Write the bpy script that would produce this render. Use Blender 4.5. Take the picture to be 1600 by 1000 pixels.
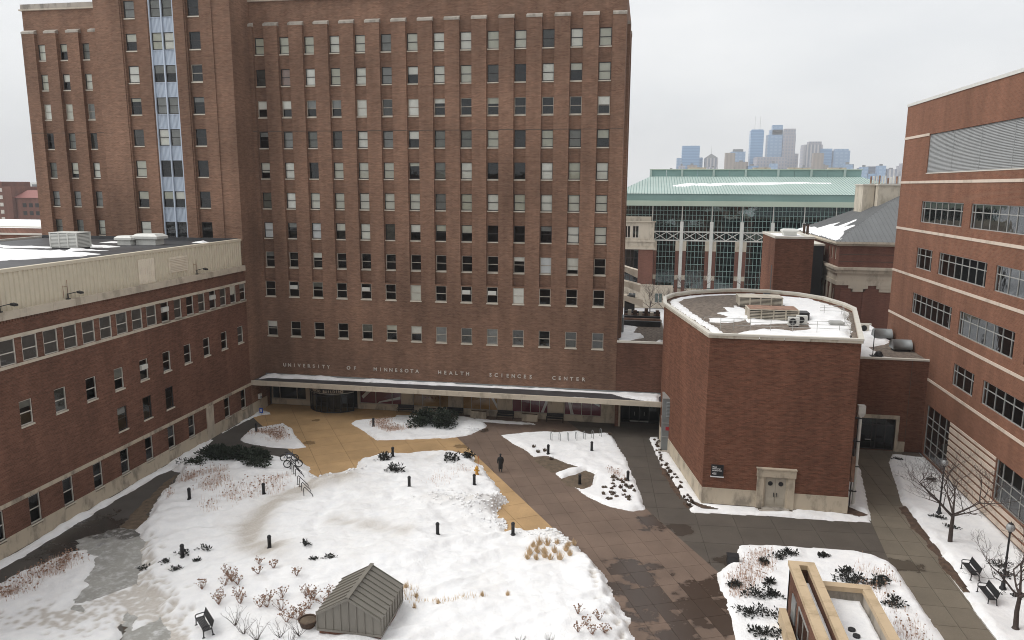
import bpy, math, random
import numpy as np
from mathutils import Matrix, Vector

for o in list(bpy.data.objects):
    bpy.data.objects.remove(o, do_unlink=True)
scene = bpy.context.scene
COL = scene.collection

# ------------------------------------------------------------------ camera
CAM_H = 26.4
PITCH, ROLL, YAW = 0.176412861, -0.00538639058, 0.17408
cy, sy, cp, sp = math.cos(YAW), math.sin(YAW), math.cos(PITCH), math.sin(PITCH)
fwd = Vector((-sy * cp, cy * cp, -sp))
right0 = Vector((cy, sy, 0))
down0 = fwd.cross(right0)
right = right0 * math.cos(ROLL) + down0 * math.sin(ROLL)
down = -right0 * math.sin(ROLL) + down0 * math.cos(ROLL)
cam_data = bpy.data.cameras.new('camera')
cam = bpy.data.objects.new('camera', cam_data)
COL.objects.link(cam)
cam.matrix_world = Matrix(((right.x, -down.x, -fwd.x, 0), (right.y, -down.y, -fwd.y, 0),
                           (right.z, -down.z, -fwd.z, CAM_H), (0, 0, 0, 1)))
cam_data.sensor_width = 36.0
cam_data.lens = 1171.055 * 36.0 / 1600.0
cam_data.clip_start = 0.1
cam_data.clip_end = 20000
scene.camera = cam

# ------------------------------------------------------------------ overcast sky
SUN_EL, SUN_AZ = math.radians(50), math.radians(-98)     # azimuth from +Y, clockwise: light from the left
world = bpy.data.worlds.new('World')
scene.world = world
world.use_nodes = True
wn = world.node_tree
for n in list(wn.nodes):
    wn.nodes.remove(n)
w_out = wn.nodes.new('ShaderNodeOutputWorld')
w_bg = wn.nodes.new('ShaderNodeBackground')
w_bg.inputs['Strength'].default_value = 0.1
sky = wn.nodes.new('ShaderNodeTexSky')
sky.sky_type = 'NISHITA'
sky.sun_disc = False
sky.sun_elevation = SUN_EL
sky.sun_rotation = SUN_AZ
sky.air_density = 1.0
sky.dust_density = 3.0
w_tc = wn.nodes.new('ShaderNodeTexCoord')
w_map = wn.nodes.new('ShaderNodeMapping')
w_map.inputs['Scale'].default_value = (1.0, 1.0, 2.6)
w_noise = wn.nodes.new('ShaderNodeTexNoise')
w_noise.inputs['Scale'].default_value = 3.0
w_noise.inputs['Detail'].default_value = 5.0
w_noise.inputs['Roughness'].default_value = 0.55
w_ramp = wn.nodes.new('ShaderNodeValToRGB')
w_ramp.color_ramp.elements[0].position = 0.3
w_ramp.color_ramp.elements[0].color = (0.79, 0.805, 0.82, 1)
w_ramp.color_ramp.elements[1].position = 0.72
w_ramp.color_ramp.elements[1].color = (0.96, 0.96, 0.955, 1)
w_scale = wn.nodes.new('ShaderNodeVectorMath')
w_scale.operation = 'SCALE'
w_scale.inputs['Scale'].default_value = 6.85
w_mix = wn.nodes.new('ShaderNodeMixRGB')
w_mix.inputs['Fac'].default_value = 0.93
wn.links.new(w_tc.outputs['Generated'], w_map.inputs['Vector'])
wn.links.new(w_map.outputs['Vector'], w_noise.inputs['Vector'])
wn.links.new(w_noise.outputs['Fac'], w_ramp.inputs['Fac'])
wn.links.new(w_ramp.outputs['Color'], w_scale.inputs[0])
wn.links.new(sky.outputs['Color'], w_mix.inputs[1])
wn.links.new(w_scale.outputs['Vector'], w_mix.inputs[2])
wn.links.new(w_mix.outputs['Color'], w_bg.inputs['Color'])
wn.links.new(w_bg.outputs['Background'], w_out.inputs['Surface'])

sun_data = bpy.data.lights.new('sun', 'SUN')
sun_data.energy = 1.5
sun_data.angle = math.radians(50)
sun_data.color = (1.0, 0.985, 0.96)
sun = bpy.data.objects.new('sun', sun_data)
COL.objects.link(sun)
sd = Vector((math.sin(SUN_AZ) * math.cos(SUN_EL), math.cos(SUN_AZ) * math.cos(SUN_EL), math.sin(SUN_EL)))
sun.rotation_euler = sd.to_track_quat('Z', 'Y').to_euler()
sun.location = (0, 40, 120)

vs = scene.view_settings
vs.view_transform = 'Standard'
vs.look = 'None'
vs.gamma = 1.0
vs.exposure = 0.70
vs.use_curve_mapping = False
scene.render.engine = 'CYCLES'
scene.cycles.max_bounces = 6
scene.cycles.diffuse_bounces = 4
scene.cycles.glossy_bounces = 2
scene.cycles.transparent_max_bounces = 8
scene.cycles.volume_bounces = 0
scene.cycles.filter_width = 1.0

# ------------------------------------------------------------------ helpers
rnd = random.Random(7)
OFF = {}


def lin(r, g, b):
    f = lambda c: (c / 255 / 12.92) if c / 255 <= 0.04045 else ((c / 255 + 0.055) / 1.055) ** 2.4
    return (f(r), f(g), f(b))


def tag(o, label=None, cat=None, group=None, kind=None):
    if label: o['label'] = label
    if cat: o['category'] = cat
    if group: o['group'] = group
    if kind: o['kind'] = kind
    return o


def thing(name, label, cat, loc=(0, 0, 0), rz=0.0, group=None):
    o = bpy.data.objects.new(name, None)
    o.empty_display_size = 0.3
    COL.objects.link(o)
    o.location = loc
    o.rotation_euler = (0, 0, rz)
    tag(o, label, cat, group)
    OFF[o.name] = tuple(loc)
    return o


def link_mesh(name, me, mat, parent=None, loc=(0, 0, 0), rz=0.0):
    o = bpy.data.objects.new(name, me)
    COL.objects.link(o)
    if mat is not None and not me.materials:
        me.materials.append(mat)
    o.location = loc
    o.rotation_euler = (0, 0, rz)
    if parent is not None:
        o.parent = parent
    return o


class MB:
    """collects boxes, prisms, tubes; build() links them as one mesh object"""
    def __init__(s):
        s.v, s.f = [], []

    def add(s, verts, faces):
        n = len(s.v)
        s.v.extend(verts)
        s.f.extend([tuple(i + n for i in f) for f in faces])
        return s

    def box(s, x0, x1, y0, y1, z0, z1):
        if x1 < x0: x0, x1 = x1, x0
        if y1 < y0: y0, y1 = y1, y0
        if z1 < z0: z0, z1 = z1, z0
        return s.add([(x0, y0, z0), (x1, y0, z0), (x1, y1, z0), (x0, y1, z0), (x0, y0, z1), (x1, y0, z1), (x1, y1, z1), (x0, y1, z1)],
                     [(0, 3, 2, 1), (4, 5, 6, 7), (0, 1, 5, 4), (1, 2, 6, 5), (2, 3, 7, 6), (3, 0, 4, 7)])

    def hexa(s, p):
        return s.add(list(p), [(0, 3, 2, 1), (4, 5, 6, 7), (0, 1, 5, 4), (1, 2, 6, 5), (2, 3, 7, 6), (3, 0, 4, 7)])

    def prism(s, poly, z0, z1):
        n = len(poly)
        zf0 = z0 if callable(z0) else (lambda x, y: z0)
        zf1 = z1 if callable(z1) else (lambda x, y: z1)
        vs_ = [(x, y, zf0(x, y)) for x, y in poly] + [(x, y, zf1(x, y)) for x, y in poly]
        fs = [tuple(range(n - 1, -1, -1)), tuple(range(n, 2 * n))]
        fs += [(i, (i + 1) % n, n + (i + 1) % n, n + i) for i in range(n)]
        return s.add(vs_, fs)

    def tube(s, p0, p1, r0, r1=None, n=6, cap=True):
        if r1 is None: r1 = r0
        p0, p1 = Vector(p0), Vector(p1)
        d = p1 - p0
        if d.length < 1e-6: return s
        d.normalize()
        a = Vector((0, 0, 1)) if abs(d.z) < 0.9 else Vector((1, 0, 0))
        u = d.cross(a).normalized()
        w = d.cross(u)
        vs_ = []
        for p, r in ((p0, r0), (p1, r1)):
            for i in range(n):
                t = 2 * math.pi * i / n
                vs_.append(tuple(p + u * (r * math.cos(t)) + w * (r * math.sin(t))))
        fs = [(i, (i + 1) % n, n + (i + 1) % n, n + i) for i in range(n)]
        if cap:
            fs += [tuple(range(n - 1, -1, -1)), tuple(range(n, 2 * n))]
        return s.add(vs_, fs)

    def path(s, pts, r, n=6):
        for a, b in zip(pts[:-1], pts[1:]):
            s.tube(a, b, r, r, n)
        return s

    def ring(s, c, axis, R, r, n=24, m=6):
        c, ax = Vector(c), Vector(axis).normalized()
        a = Vector((0, 0, 1)) if abs(ax.z) < 0.9 else Vector((1, 0, 0))
        u = ax.cross(a).normalized()
        w = ax.cross(u)
        vs_, fs = [], []
        for i in range(n):
            t = 2 * math.pi * i / n
            e = u * math.cos(t) + w * math.sin(t)
            for j in range(m):
                q = 2 * math.pi * j / m
                vs_.append(tuple(c + e * (R + r * math.cos(q)) + ax * (r * math.sin(q))))
        for i in range(n):
            for j in range(m):
                fs.append((i * m + j, ((i + 1) % n) * m + j, ((i + 1) % n) * m + (j + 1) % m, i * m + (j + 1) % m))
        return s.add(vs_, fs)

    def lathe(s, c, prof, n=12):
        vs_, fs = [], []
        for r, z in prof:
            for i in range(n):
                t = 2 * math.pi * i / n
                vs_.append((c[0] + r * math.cos(t), c[1] + r * math.sin(t), c[2] + z))
        for k in range(len(prof) - 1):
            for i in range(n):
                fs.append((k * n + i, k * n + (i + 1) % n, (k + 1) * n + (i + 1) % n, (k + 1) * n + i))
        fs.append(tuple(range(n - 1, -1, -1)))
        fs.append(tuple(range((len(prof) - 1) * n, len(prof) * n)))
        return s.add(vs_, fs)

    def sphere(s, c, r, n=10, m=6, sq=(1, 1, 1)):
        prof = [(max(1e-3, r * math.sin(math.pi * k / m)), -r * math.cos(math.pi * k / m)) for k in range(m + 1)]
        b = MB().lathe((0, 0, 0), prof, n)
        return s.add([(c[0] + x * sq[0], c[1] + y * sq[1], c[2] + z * sq[2]) for x, y, z in b.v], b.f)

    def mesh(s, name, smooth=False, off=(0, 0, 0)):
        me = bpy.data.meshes.new(name)
        ox, oy, oz = off
        me.from_pydata([(x - ox, y - oy, z - oz) for x, y, z in s.v], [], s.f)
        if smooth:
            me.polygons.foreach_set('use_smooth', [True] * len(me.polygons))
        me.update()
        return me

    def build(s, name, mat, parent=None, smooth=False, kind=None, label=None):
        """verts are in world coordinates when parent is an unrotated thing or its part"""
        off = OFF.get(parent.name, (0, 0, 0)) if parent is not None else (0, 0, 0)
        o = link_mesh(name, s.mesh(name, smooth, off), mat, parent)
        OFF[o.name] = off
        tag(o, label=label, kind=kind)
        return o


def wall(mb, axis, pos, u0, u1, z0, z1, holes=(), depth=0.25, face=-1, zcap=None):
    """flat wall in the plane axis=pos with rectangular openings and their reveals"""
    us = sorted(set([u0, u1] + [c for h in holes for c in h[:2] if u0 < c < u1]))
    zs = sorted(set([z0, z1] + [c for h in holes for c in h[2:] if z0 < c < z1]))
    P = (lambda u, d, z: (u, pos - face * d, z)) if axis == 'y' else (lambda u, d, z: (pos - face * d, u, z))
    for a, b in zip(us[:-1], us[1:]):
        for c, d in zip(zs[:-1], zs[1:]):
            um, zm = (a + b) / 2, (c + d) / 2
            if any(h[0] < um < h[1] and h[2] < zm < h[3] for h in holes):
                continue
            mb.add([P(a, 0, c), P(b, 0, c), P(b, 0, d), P(a, 0, d)], [(0, 1, 2, 3)])
    for h in holes:
        a, b = max(h[0], u0), min(h[1], u1)
        c, d = max(h[2], z0), min(h[3], z1)
        mb.add([P(a, 0, c), P(a, depth, c), P(a, depth, d), P(a, 0, d), P(b, 0, c), P(b, depth, c), P(b, depth, d), P(b, 0, d)],
               [(0, 1, 2, 3), (4, 5, 6, 7), (0, 1, 5, 4), (3, 2, 6, 7)])
    return mb


def copy_tree(o, parent=None, loc=None, rz=None, label=None, group=None):
    c = o.copy()
    COL.objects.link(c)
    c.parent = parent
    if loc is not None: c.location = loc
    if rz is not None: c.rotation_euler = (0, 0, rz)
    if label: c['label'] = label
    if group: c['group'] = group
    for ch in [k for k in o.children]:
        copy_tree(ch, c)
    return c


# numpy value noise
def vnoise(x, y, seed=0):
    xi, yi = np.floor(x).astype(np.int64), np.floor(y).astype(np.int64)
    xf, yf = x - xi, y - yi

    def hsh(a, b):
        n = (a * 374761393 + b * 668265263 + seed * 144269) & 0x7fffffff
        n = ((n ^ (n >> 13)) * 1274126177) & 0x7fffffff
        return ((n ^ (n >> 16)) & 0xffff) / 65535.0
    u, v = xf * xf * (3 - 2 * xf), yf * yf * (3 - 2 * yf)
    return (hsh(xi, yi) * (1 - u) + hsh(xi + 1, yi) * u) * (1 - v) + (hsh(xi, yi + 1) * (1 - u) + hsh(xi + 1, yi + 1) * u) * v


def fbm(x, y, seed=0, oct=4):
    t, a, s = 0, 0.5, 1.0
    for k in range(oct):
        t = t + a * vnoise(x * s, y * s, seed + k * 17)
        a *= 0.5
        s *= 2.03
    return t


def poly_sd(px, py, poly):
    """signed distance to a polygon, positive inside"""
    d2 = np.full(px.shape, 1e9)
    ins = np.zeros(px.shape, bool)
    n = len(poly)
    for i in range(n):
        ax, ay = poly[i]
        bx, by = poly[(i + 1) % n]
        ex, ey = bx - ax, by - ay
        L = ex * ex + ey * ey
        if L < 1e-9: continue
        t = np.clip(((px - ax) * ex + (py - ay) * ey) / L, 0, 1)
        d2 = np.minimum(d2, (px - ax - t * ex) ** 2 + (py - ay - t * ey) ** 2)
        if abs(ey) > 1e-9:
            c = ((ay > py) != (by > py)) & (px < (bx - ax) * (py - ay) / ey + ax)
            ins ^= c
    d = np.sqrt(d2)
    return np.where(ins, d, -d)


def seg_d(px, py, pts):
    d2 = np.full(px.shape, 1e9)
    for (ax, ay), (bx, by) in zip(pts[:-1], pts[1:]):
        ex, ey = bx - ax, by - ay
        L = ex * ex + ey * ey
        t = np.clip(((px - ax) * ex + (py - ay) * ey) / L, 0, 1)
        d2 = np.minimum(d2, (px - ax - t * ex) ** 2 + (py - ay - t * ey) ** 2)
    return np.sqrt(d2)


def inside(x, y, poly):
    c = False
    n = len(poly)
    for i in range(n):
        ax, ay = poly[i]
        bx, by = poly[(i + 1) % n]
        if (ay > y) != (by > y) and x < (bx - ax) * (y - ay) / (by - ay) + ax:
            c = not c
    return c


def scatter(poly, n, r):
    xs, ys = [p[0] for p in poly], [p[1] for p in poly]
    out = []
    while len(out) < n:
        x, y = r.uniform(min(xs), max(xs)), r.uniform(min(ys), max(ys))
        if inside(x, y, poly): out.append((x, y))
    return out
# ------------------------------------------------------------------ materials
def nodes_of(m):
    nt = m.node_tree
    return nt, nt.nodes, nt.links


def new_mat(name):
    m = bpy.data.materials.new(name)
    m.use_nodes = True
    nt, N, L = nodes_of(m)
    for n in list(N): N.remove(n)
    out = N.new('ShaderNodeOutputMaterial')
    b = N.new('ShaderNodeBsdfPrincipled')
    L.new(b.outputs[0], out.inputs['Surface'])
    return m, N, L, b


def math_node(N, L, op, a, b=None, clamp=False):
    n = N.new('ShaderNodeMath')
    n.operation = op
    n.use_clamp = clamp
    for i, v in enumerate((a, b)):
        if v is None: continue
        if isinstance(v, (int, float)): n.inputs[i].default_value = v
        else: L.new(v, n.inputs[i])
    return n.outputs[0]


def noise_node(N, L, vec, scale, detail=3, rough=0.5, mscale=None):
    if mscale:
        mp = N.new('ShaderNodeMapping')
        mp.inputs['Scale'].default_value = mscale
        L.new(vec, mp.inputs['Vector'])
        vec = mp.outputs['Vector']
    n = N.new('ShaderNodeTexNoise')
    n.inputs['Scale'].default_value = scale
    n.inputs['Detail'].default_value = detail
    n.inputs['Roughness'].default_value = rough
    L.new(vec, n.inputs['Vector'])
    return n.outputs['Fac']


def ramp_node(N, L, fac, stops):
    r = N.new('ShaderNodeValToRGB')
    e = r.color_ramp.elements
    while len(e) < len(stops): e.new(0.5)
    for el, (p, c) in zip(e, stops):
        el.position = p
        el.color = tuple(c) + (1,) if len(c) == 3 else c
    L.new(fac, r.inputs['Fac'])
    return r.outputs['Color']


def mix_node(N, L, fac, a, b, mode='MIX'):
    n = N.new('ShaderNodeMixRGB')
    n.blend_type = mode
    for i, v in enumerate((fac, a, b)):
        if isinstance(v, (int, float)): n.inputs[i].default_value = v
        elif isinstance(v, tuple): n.inputs[i].default_value = v + (1,)
        else: L.new(v, n.inputs[i])
    return n.outputs[0]


def bump_node(N, L, h, strength, dist):
    b = N.new('ShaderNodeBump')
    b.inputs['Strength'].default_value = strength
    b.inputs['Distance'].default_value = dist
    L.new(h, b.inputs['Height'])
    return b.outputs[0]


def k(c, s): return tuple(min(1, x * s) for x in c)


def plain(name, col, rough=0.7, metal=0.0, var=0.12, scale=1.5, bump=0.0, mscale=None, orand=0.0):
    m, N, L, b = new_mat(name)
    g = N.new('ShaderNodeNewGeometry')
    f = noise_node(N, L, g.outputs['Position'], scale, 4, 0.6, mscale)
    c = ramp_node(N, L, f, [(0.3, k(col, 1 - var)), (0.7, k(col, 1 + var))])
    if orand:
        oi = N.new('ShaderNodeObjectInfo')
        c = mix_node(N, L, 1.0, c, ramp_node(N, L, oi.outputs['Random'], [(0.0, (1 - orand, 1 - orand, 1 - orand * 1.25)), (1.0, (1 + orand * .3,) * 3)]), 'MULTIPLY')
    L.new(c, b.inputs['Base Color'])
    b.inputs['Roughness'].default_value = rough
    b.inputs['Metallic'].default_value = metal
    if bump:
        L.new(bump_node(N, L, noise_node(N, L, g.outputs['Position'], scale * 6, 4), bump, 0.05), b.inputs['Normal'])
    return m


def brick_mat(name, c1, c2, mortar, stain=0.28, streak=0.24):
    m, N, L, b = new_mat(name)
    g = N.new('ShaderNodeNewGeometry')
    sx = N.new('ShaderNodeSeparateXYZ')
    L.new(g.outputs['Position'], sx.inputs[0])
    u = math_node(N, L, 'ADD', sx.outputs['X'], sx.outputs['Y'])
    cx = N.new('ShaderNodeCombineXYZ')
    L.new(u, cx.inputs['X'])
    L.new(sx.outputs['Z'], cx.inputs['Y'])
    br = N.new('ShaderNodeTexBrick')
    br.inputs['Color1'].default_value = c1 + (1,)
    br.inputs['Color2'].default_value = c2 + (1,)
    br.inputs['Mortar'].default_value = mortar + (1,)
    br.inputs['Scale'].default_value = 1.0
    br.inputs['Mortar Size'].default_value = 0.012
    br.inputs['Mortar Smooth'].default_value = 0.2
    br.inputs['Bias'].default_value = -0.1
    br.inputs['Brick Width'].default_value = 0.28
    br.inputs['Row Height'].default_value = 0.095
    L.new(cx.outputs[0], br.inputs['Vector'])
    # blotches of darker and paler brick, in streaks along the courses, and large weather stains
    n1 = noise_node(N, L, cx.outputs[0], 1.0, 4, 0.65, (0.9, 5.5, 1))
    s1 = ramp_node(N, L, n1, [(0.3, (1 - streak,) * 3), (0.7, (1 + streak * 0.8,) * 3)])
    n2 = noise_node(N, L, g.outputs['Position'], 0.09, 4, 0.6)
    s2 = ramp_node(N, L, n2, [(0.32, (1 - stain, 1 - stain, 1 - stain)), (0.68, (1 + stain * 0.5, 1 + stain * 0.45, 1 + stain * 0.4))])
    n3 = noise_node(N, L, cx.outputs[0], 1.0, 3, 0.6, (0.55, 0.05, 1))
    s3 = ramp_node(N, L, n3, [(0.3, (0.80, 0.80, 0.80)), (0.65, (1.08, 1.07, 1.06))])
    c = mix_node(N, L, 1.0, br.outputs['Color'], s1, 'MULTIPLY')
    c = mix_node(N, L, 1.0, c, s2, 'MULTIPLY')
    c = mix_node(N, L, 1.0, c, s3, 'MULTIPLY')
    L.new(c, b.inputs['Base Color'])
    b.inputs['Roughness'].default_value = 0.88
    b.inputs['Specular IOR Level'].default_value = 0.1
    L.new(bump_node(N, L, br.outputs['Fac'], -0.4, 0.01), b.inputs['Normal'])
    return m


def stone_mat(name, col, dirt, rough=0.8, amount=0.5):
    m, N, L, b = new_mat(name)
    g = N.new('ShaderNodeNewGeometry')
    f = noise_node(N, L, g.outputs['Position'], 0.8, 5, 0.65, (1, 1, 0.45))
    c = ramp_node(N, L, f, [(0.36, dirt), (0.36 + 0.3 * amount, col), (0.85, k(col, 1.12))])
    L.new(c, b.inputs['Base Color'])
    b.inputs['Roughness'].default_value = rough
    return m


def glass_mat(name, tint, refl=0.05, rough=0.02, gain=1.3):
    m = bpy.data.materials.new(name)
    m.use_nodes = True
    nt, N, L = nodes_of(m)
    for n in list(N): N.remove(n)
    out = N.new('ShaderNodeOutputMaterial')
    tr = N.new('ShaderNodeBsdfTransparent')
    tr.inputs['Color'].default_value = tint + (1,)
    gl = N.new('ShaderNodeBsdfGlossy')
    gl.inputs['Roughness'].default_value = rough
    gl.inputs['Color'].default_value = (0.9, 0.93, 0.95, 1)
    fr = N.new('ShaderNodeFresnel')
    fr.inputs['IOR'].default_value = 1.45
    fac = math_node(N, L, 'ADD', math_node(N, L, 'MULTIPLY', fr.outputs[0], gain), refl, True)
    # old panes are not quite flat
    g = N.new('ShaderNodeNewGeometry')
    bp = bump_node(N, L, noise_node(N, L, g.outputs['Position'], 1.1, 2), 0.06, 0.1)
    L.new(bp, gl.inputs['Normal'])
    mx = N.new('ShaderNodeMixShader')
    L.new(fac, mx.inputs[0])
    L.new(tr.outputs[0], mx.inputs[1])
    L.new(gl.outputs[0], mx.inputs[2])
    L.new(mx.outputs[0], out.inputs['Surface'])
    return m


def snow_mat():
    m, N, L, b = new_mat('snow')
    g = N.new('ShaderNodeNewGeometry')
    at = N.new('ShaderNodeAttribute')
    at.attribute_name = 'dirt'  # real dirt, plus the painted shade of the footprints
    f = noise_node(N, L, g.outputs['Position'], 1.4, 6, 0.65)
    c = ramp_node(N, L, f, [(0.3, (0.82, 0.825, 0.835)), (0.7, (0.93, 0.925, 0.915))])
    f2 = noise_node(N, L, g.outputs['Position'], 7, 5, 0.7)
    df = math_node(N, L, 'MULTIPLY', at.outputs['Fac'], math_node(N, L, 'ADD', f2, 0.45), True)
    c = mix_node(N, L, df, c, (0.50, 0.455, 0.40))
    L.new(c, b.inputs['Base Color'])
    b.inputs['Roughness'].default_value = 0.75
    b.inputs['Specular IOR Level'].default_value = 0.3
    h = math_node(N, L, 'ADD', noise_node(N, L, g.outputs['Position'], 1.6, 7, 0.72), math_node(N, L, 'MULTIPLY', f2, 0.35))
    L.new(bump_node(N, L, h, 0.5, 0.26), b.inputs['Normal'])
    return m


def pave_mat(name, col, wet_spots=(), seam=0.12, blot=0.16, wet_amt=0.6, ice=0.0):
    m, N, L, b = new_mat(name)
    g = N.new('ShaderNodeNewGeometry')
    oi = N.new('ShaderNodeObjectInfo')
    pos = g.outputs['Position']
    f = noise_node(N, L, pos, 0.35, 5, 0.6)
    c = ramp_node(N, L, f, [(0.3, k(col, 1 - blot)), (0.7, k(col, 1 + blot))])
    f3 = noise_node(N, L, pos, 9, 3, 0.6)
    c = mix_node(N, L, 1.0, c, ramp_node(N, L, f3, [(0.3, (0.92,) * 3), (0.7, (1.06,) * 3)]), 'MULTIPLY')
    c = mix_node(N, L, 1.0, c, ramp_node(N, L, oi.outputs['Random'], [(0.0, (1 - seam,) * 3), (1.0, (1 + seam * 0.7,) * 3)]), 'MULTIPLY')
    wet = None
    wn_ = noise_node(N, L, pos, 0.8, 6, 0.62)
    for (x, y, r) in wet_spots:
        vm = N.new('ShaderNodeVectorMath')
        vm.operation = 'DISTANCE'
        L.new(pos, vm.inputs[0])
        vm.inputs[1].default_value = (x, y, 0)
        d = math_node(N, L, 'SUBTRACT', 1.0, math_node(N, L, 'DIVIDE', vm.outputs['Value'], r))
        d = math_node(N, L, 'ADD', d, math_node(N, L, 'MULTIPLY', math_node(N, L, 'SUBTRACT', wn_, 0.5), 3.2))
        d = math_node(N, L, 'ADD', d, math_node(N, L, 'MULTIPLY', math_node(N, L, 'SUBTRACT', oi.outputs['Random'], 0.5), 0.9 if seam > 0 else 0.0))
        d = math_node(N, L, 'MULTIPLY', d, 4.0, True)
        wet = d if wet is None else math_node(N, L, 'MAXIMUM', wet, d)
    rough = 0.75
    b.inputs['Roughness'].default_value = rough
    if wet is not None:
        c = mix_node(N, L, math_node(N, L, 'MULTIPLY', wet, wet_amt), c, k(col, 0.25))
        L.new(math_node(N, L, 'SUBTRACT', rough, math_node(N, L, 'MULTIPLY', wet, 0.5)), b.inputs['Roughness'])
    if ice:
        fi = noise_node(N, L, pos, 1.6, 6, 0.7)
        ic = ramp_node(N, L, fi, [(0.5 - ice * 0.3, (0, 0, 0)), (0.75, (1, 1, 1))])
        c = mix_node(N, L, ic, c, (0.62, 0.62, 0.62))
    L.new(c, b.inputs['Base Color'])
    b.inputs['Specular IOR Level'].default_value = 0.35
    L.new(bump_node(N, L, f3, 0.2, 0.01), b.inputs['Normal'])
    return m


def striped(name, a, b_, period, axis='Z', duty=0.5, rough=0.4, metal=0.0, period2=None):
    """far tower skin: storey bands (and optional piers) too fine to pick apart"""
    m, N, L, b = new_mat(name)
    g = N.new('ShaderNodeNewGeometry')
    s = N.new('ShaderNodeSeparateXYZ')
    L.new(g.outputs['Position'], s.inputs[0])
    src = s.outputs['Z'] if axis == 'Z' else math_node(N, L, 'ADD', s.outputs['X'], s.outputs['Y'])
    fr = math_node(N, L, 'FRACT', math_node(N, L, 'DIVIDE', src, period))
    st = math_node(N, L, 'GREATER_THAN', fr, duty)
    if period2:
        src2 = math_node(N, L, 'ADD', s.outputs['X'], s.outputs['Y']) if axis == 'Z' else s.outputs['Z']
        fr2 = math_node(N, L, 'FRACT', math_node(N, L, 'DIVIDE', src2, period2))
        st = math_node(N, L, 'MULTIPLY', st, math_node(N, L, 'GREATER_THAN', fr2, 0.4))
    c = mix_node(N, L, st, a, b_)
    L.new(c, b.inputs['Base Color'])
    b.inputs['Roughness'].default_value = rough
    b.inputs['Metallic'].default_value = metal
    return m


M = {}
M['brick_main'] = brick_mat('brick_main', (0.258, 0.148, 0.102), (0.176, 0.096, 0.065), (0.25, 0.175, 0.13))
M['brick_wing'] = brick_mat('brick_wing', (0.198, 0.096, 0.066), (0.134, 0.063, 0.043), (0.19, 0.12, 0.09))
M['brick_red'] = brick_mat('brick_red', (0.200, 0.088, 0.056), (0.134, 0.056, 0.036), (0.185, 0.105, 0.072), 0.2, 0.3)
M['brick_new'] = brick_mat('brick_new', (0.250, 0.116, 0.074), (0.196, 0.086, 0.055), (0.25, 0.155, 0.11), 0.14, 0.14)
M['brick_far'] = brick_mat('brick_far', (0.205, 0.090, 0.066), (0.16, 0.068, 0.05), (0.2, 0.12, 0.095), 0.15, 0.15)
M['stone'] = stone_mat('stone', (0.50, 0.43, 0.33), (0.25, 0.215, 0.17))
M['stone_clean'] = stone_mat('stone_clean', (0.52, 0.46, 0.37), (0.38, 0.33, 0.26), 0.8, 0.4)
M['stone_cap'] = stone_mat('stone_cap', (0.40, 0.36, 0.31), (0.22, 0.20, 0.17))
M['stone_pale'] = stone_mat('stone_pale', (0.62, 0.52, 0.43), (0.50, 0.42, 0.34), 0.8, 0.4)
M['tan_cap'] = stone_mat('tan_cap', (0.52, 0.40, 0.26), (0.42, 0.32, 0.20), 0.75, 0.4)
M['sill'] = plain('sill', (0.58, 0.53, 0.44), 0.8)
M['frame_dark'] = plain('frame_dark', (0.035, 0.03, 0.028), 0.5)
M['frame_light'] = plain('frame_light', (0.42, 0.38, 0.32), 0.55)
M['frame_pale'] = plain('frame_pale', (0.55, 0.52, 0.46), 0.5)
M['alu'] = plain('alu', (0.40, 0.40, 0.38), 0.45, 0.3)
M['glass'] = glass_mat('glass', (0.93, 0.94, 0.94), 0.02, 0.02, 0.8)
M['glass_dark'] = glass_mat('glass_dark', (0.45, 0.48, 0.50), 0.015, 0.03, 0.6)
M['glass_tint'] = glass_mat('glass_tint', (0.40, 0.43, 0.46), 0.006, 0.03, 0.22)
M['glass_teal'] = glass_mat('glass_teal', (0.16, 0.42, 0.40), 0.10)
M['interior'] = plain('interior', (0.022, 0.021, 0.02), 0.95)
M['blind_L'] = plain('blind_L', (0.90, 0.88, 0.81), 0.9, 0, 0.06, orand=0.35)
M['blind_W'] = plain('blind_W', (0.86, 0.87, 0.86), 0.85, 0, 0.04)
M['blind_M'] = plain('blind_M', (0.30, 0.30, 0.285), 0.9, 0, 0.12, orand=0.35)
M['blind_P'] = plain('blind_P', (0.36, 0.25, 0.21), 0.9, 0, 0.1, orand=0.35)
M['blind_G'] = plain('blind_G', (0.095, 0.09, 0.082), 0.9, 0, 0.15, orand=0.35)
M['screen'] = plain('screen', (0.115, 0.108, 0.098), 0.75, 0, 0.12, 3)
M['blue_panel'] = plain('blue_panel', (0.46, 0.52, 0.60), 0.5, 0, 0.15, 1.2, mscale=(2.5, 2.5, 0.2))
M['siding'] = plain('siding', (0.62, 0.56, 0.44), 0.6, 0, 0.04)
M['siding_door'] = plain('siding_door', (0.74, 0.67, 0.55), 0.6, 0, 0.06)
M['membrane'] = plain('membrane', (0.045, 0.045, 0.048), 0.55, 0, 0.3, 0.4)
M['white_metal'] = plain('white_metal', (0.62, 0.62, 0.58), 0.5, 0, 0.06)
M['grey_metal'] = plain('grey_metal', (0.22, 0.235, 0.235), 0.45, 0.2, 0.1)
M['dark_metal'] = plain('dark_metal', (0.03, 0.03, 0.032), 0.5, 0.3)
M['black'] = plain('black', (0.014, 0.014, 0.016), 0.6)
M['coping'] = plain('coping', (0.60, 0.57, 0.50), 0.55, 0, 0.06)
M['coping_tan'] = stone_mat('coping_tan', (0.52, 0.47, 0.385), (0.36, 0.32, 0.25), 0.7)
M['gravel'] = plain('gravel', (0.165, 0.132, 0.105), 0.95, 0, 0.55, 3.2, 0.6)
M['snow'] = snow_mat()
M['mulch'] = plain('mulch', (0.085, 0.052, 0.034), 0.95, 0, 0.45, 2.6, 0.8)
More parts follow.
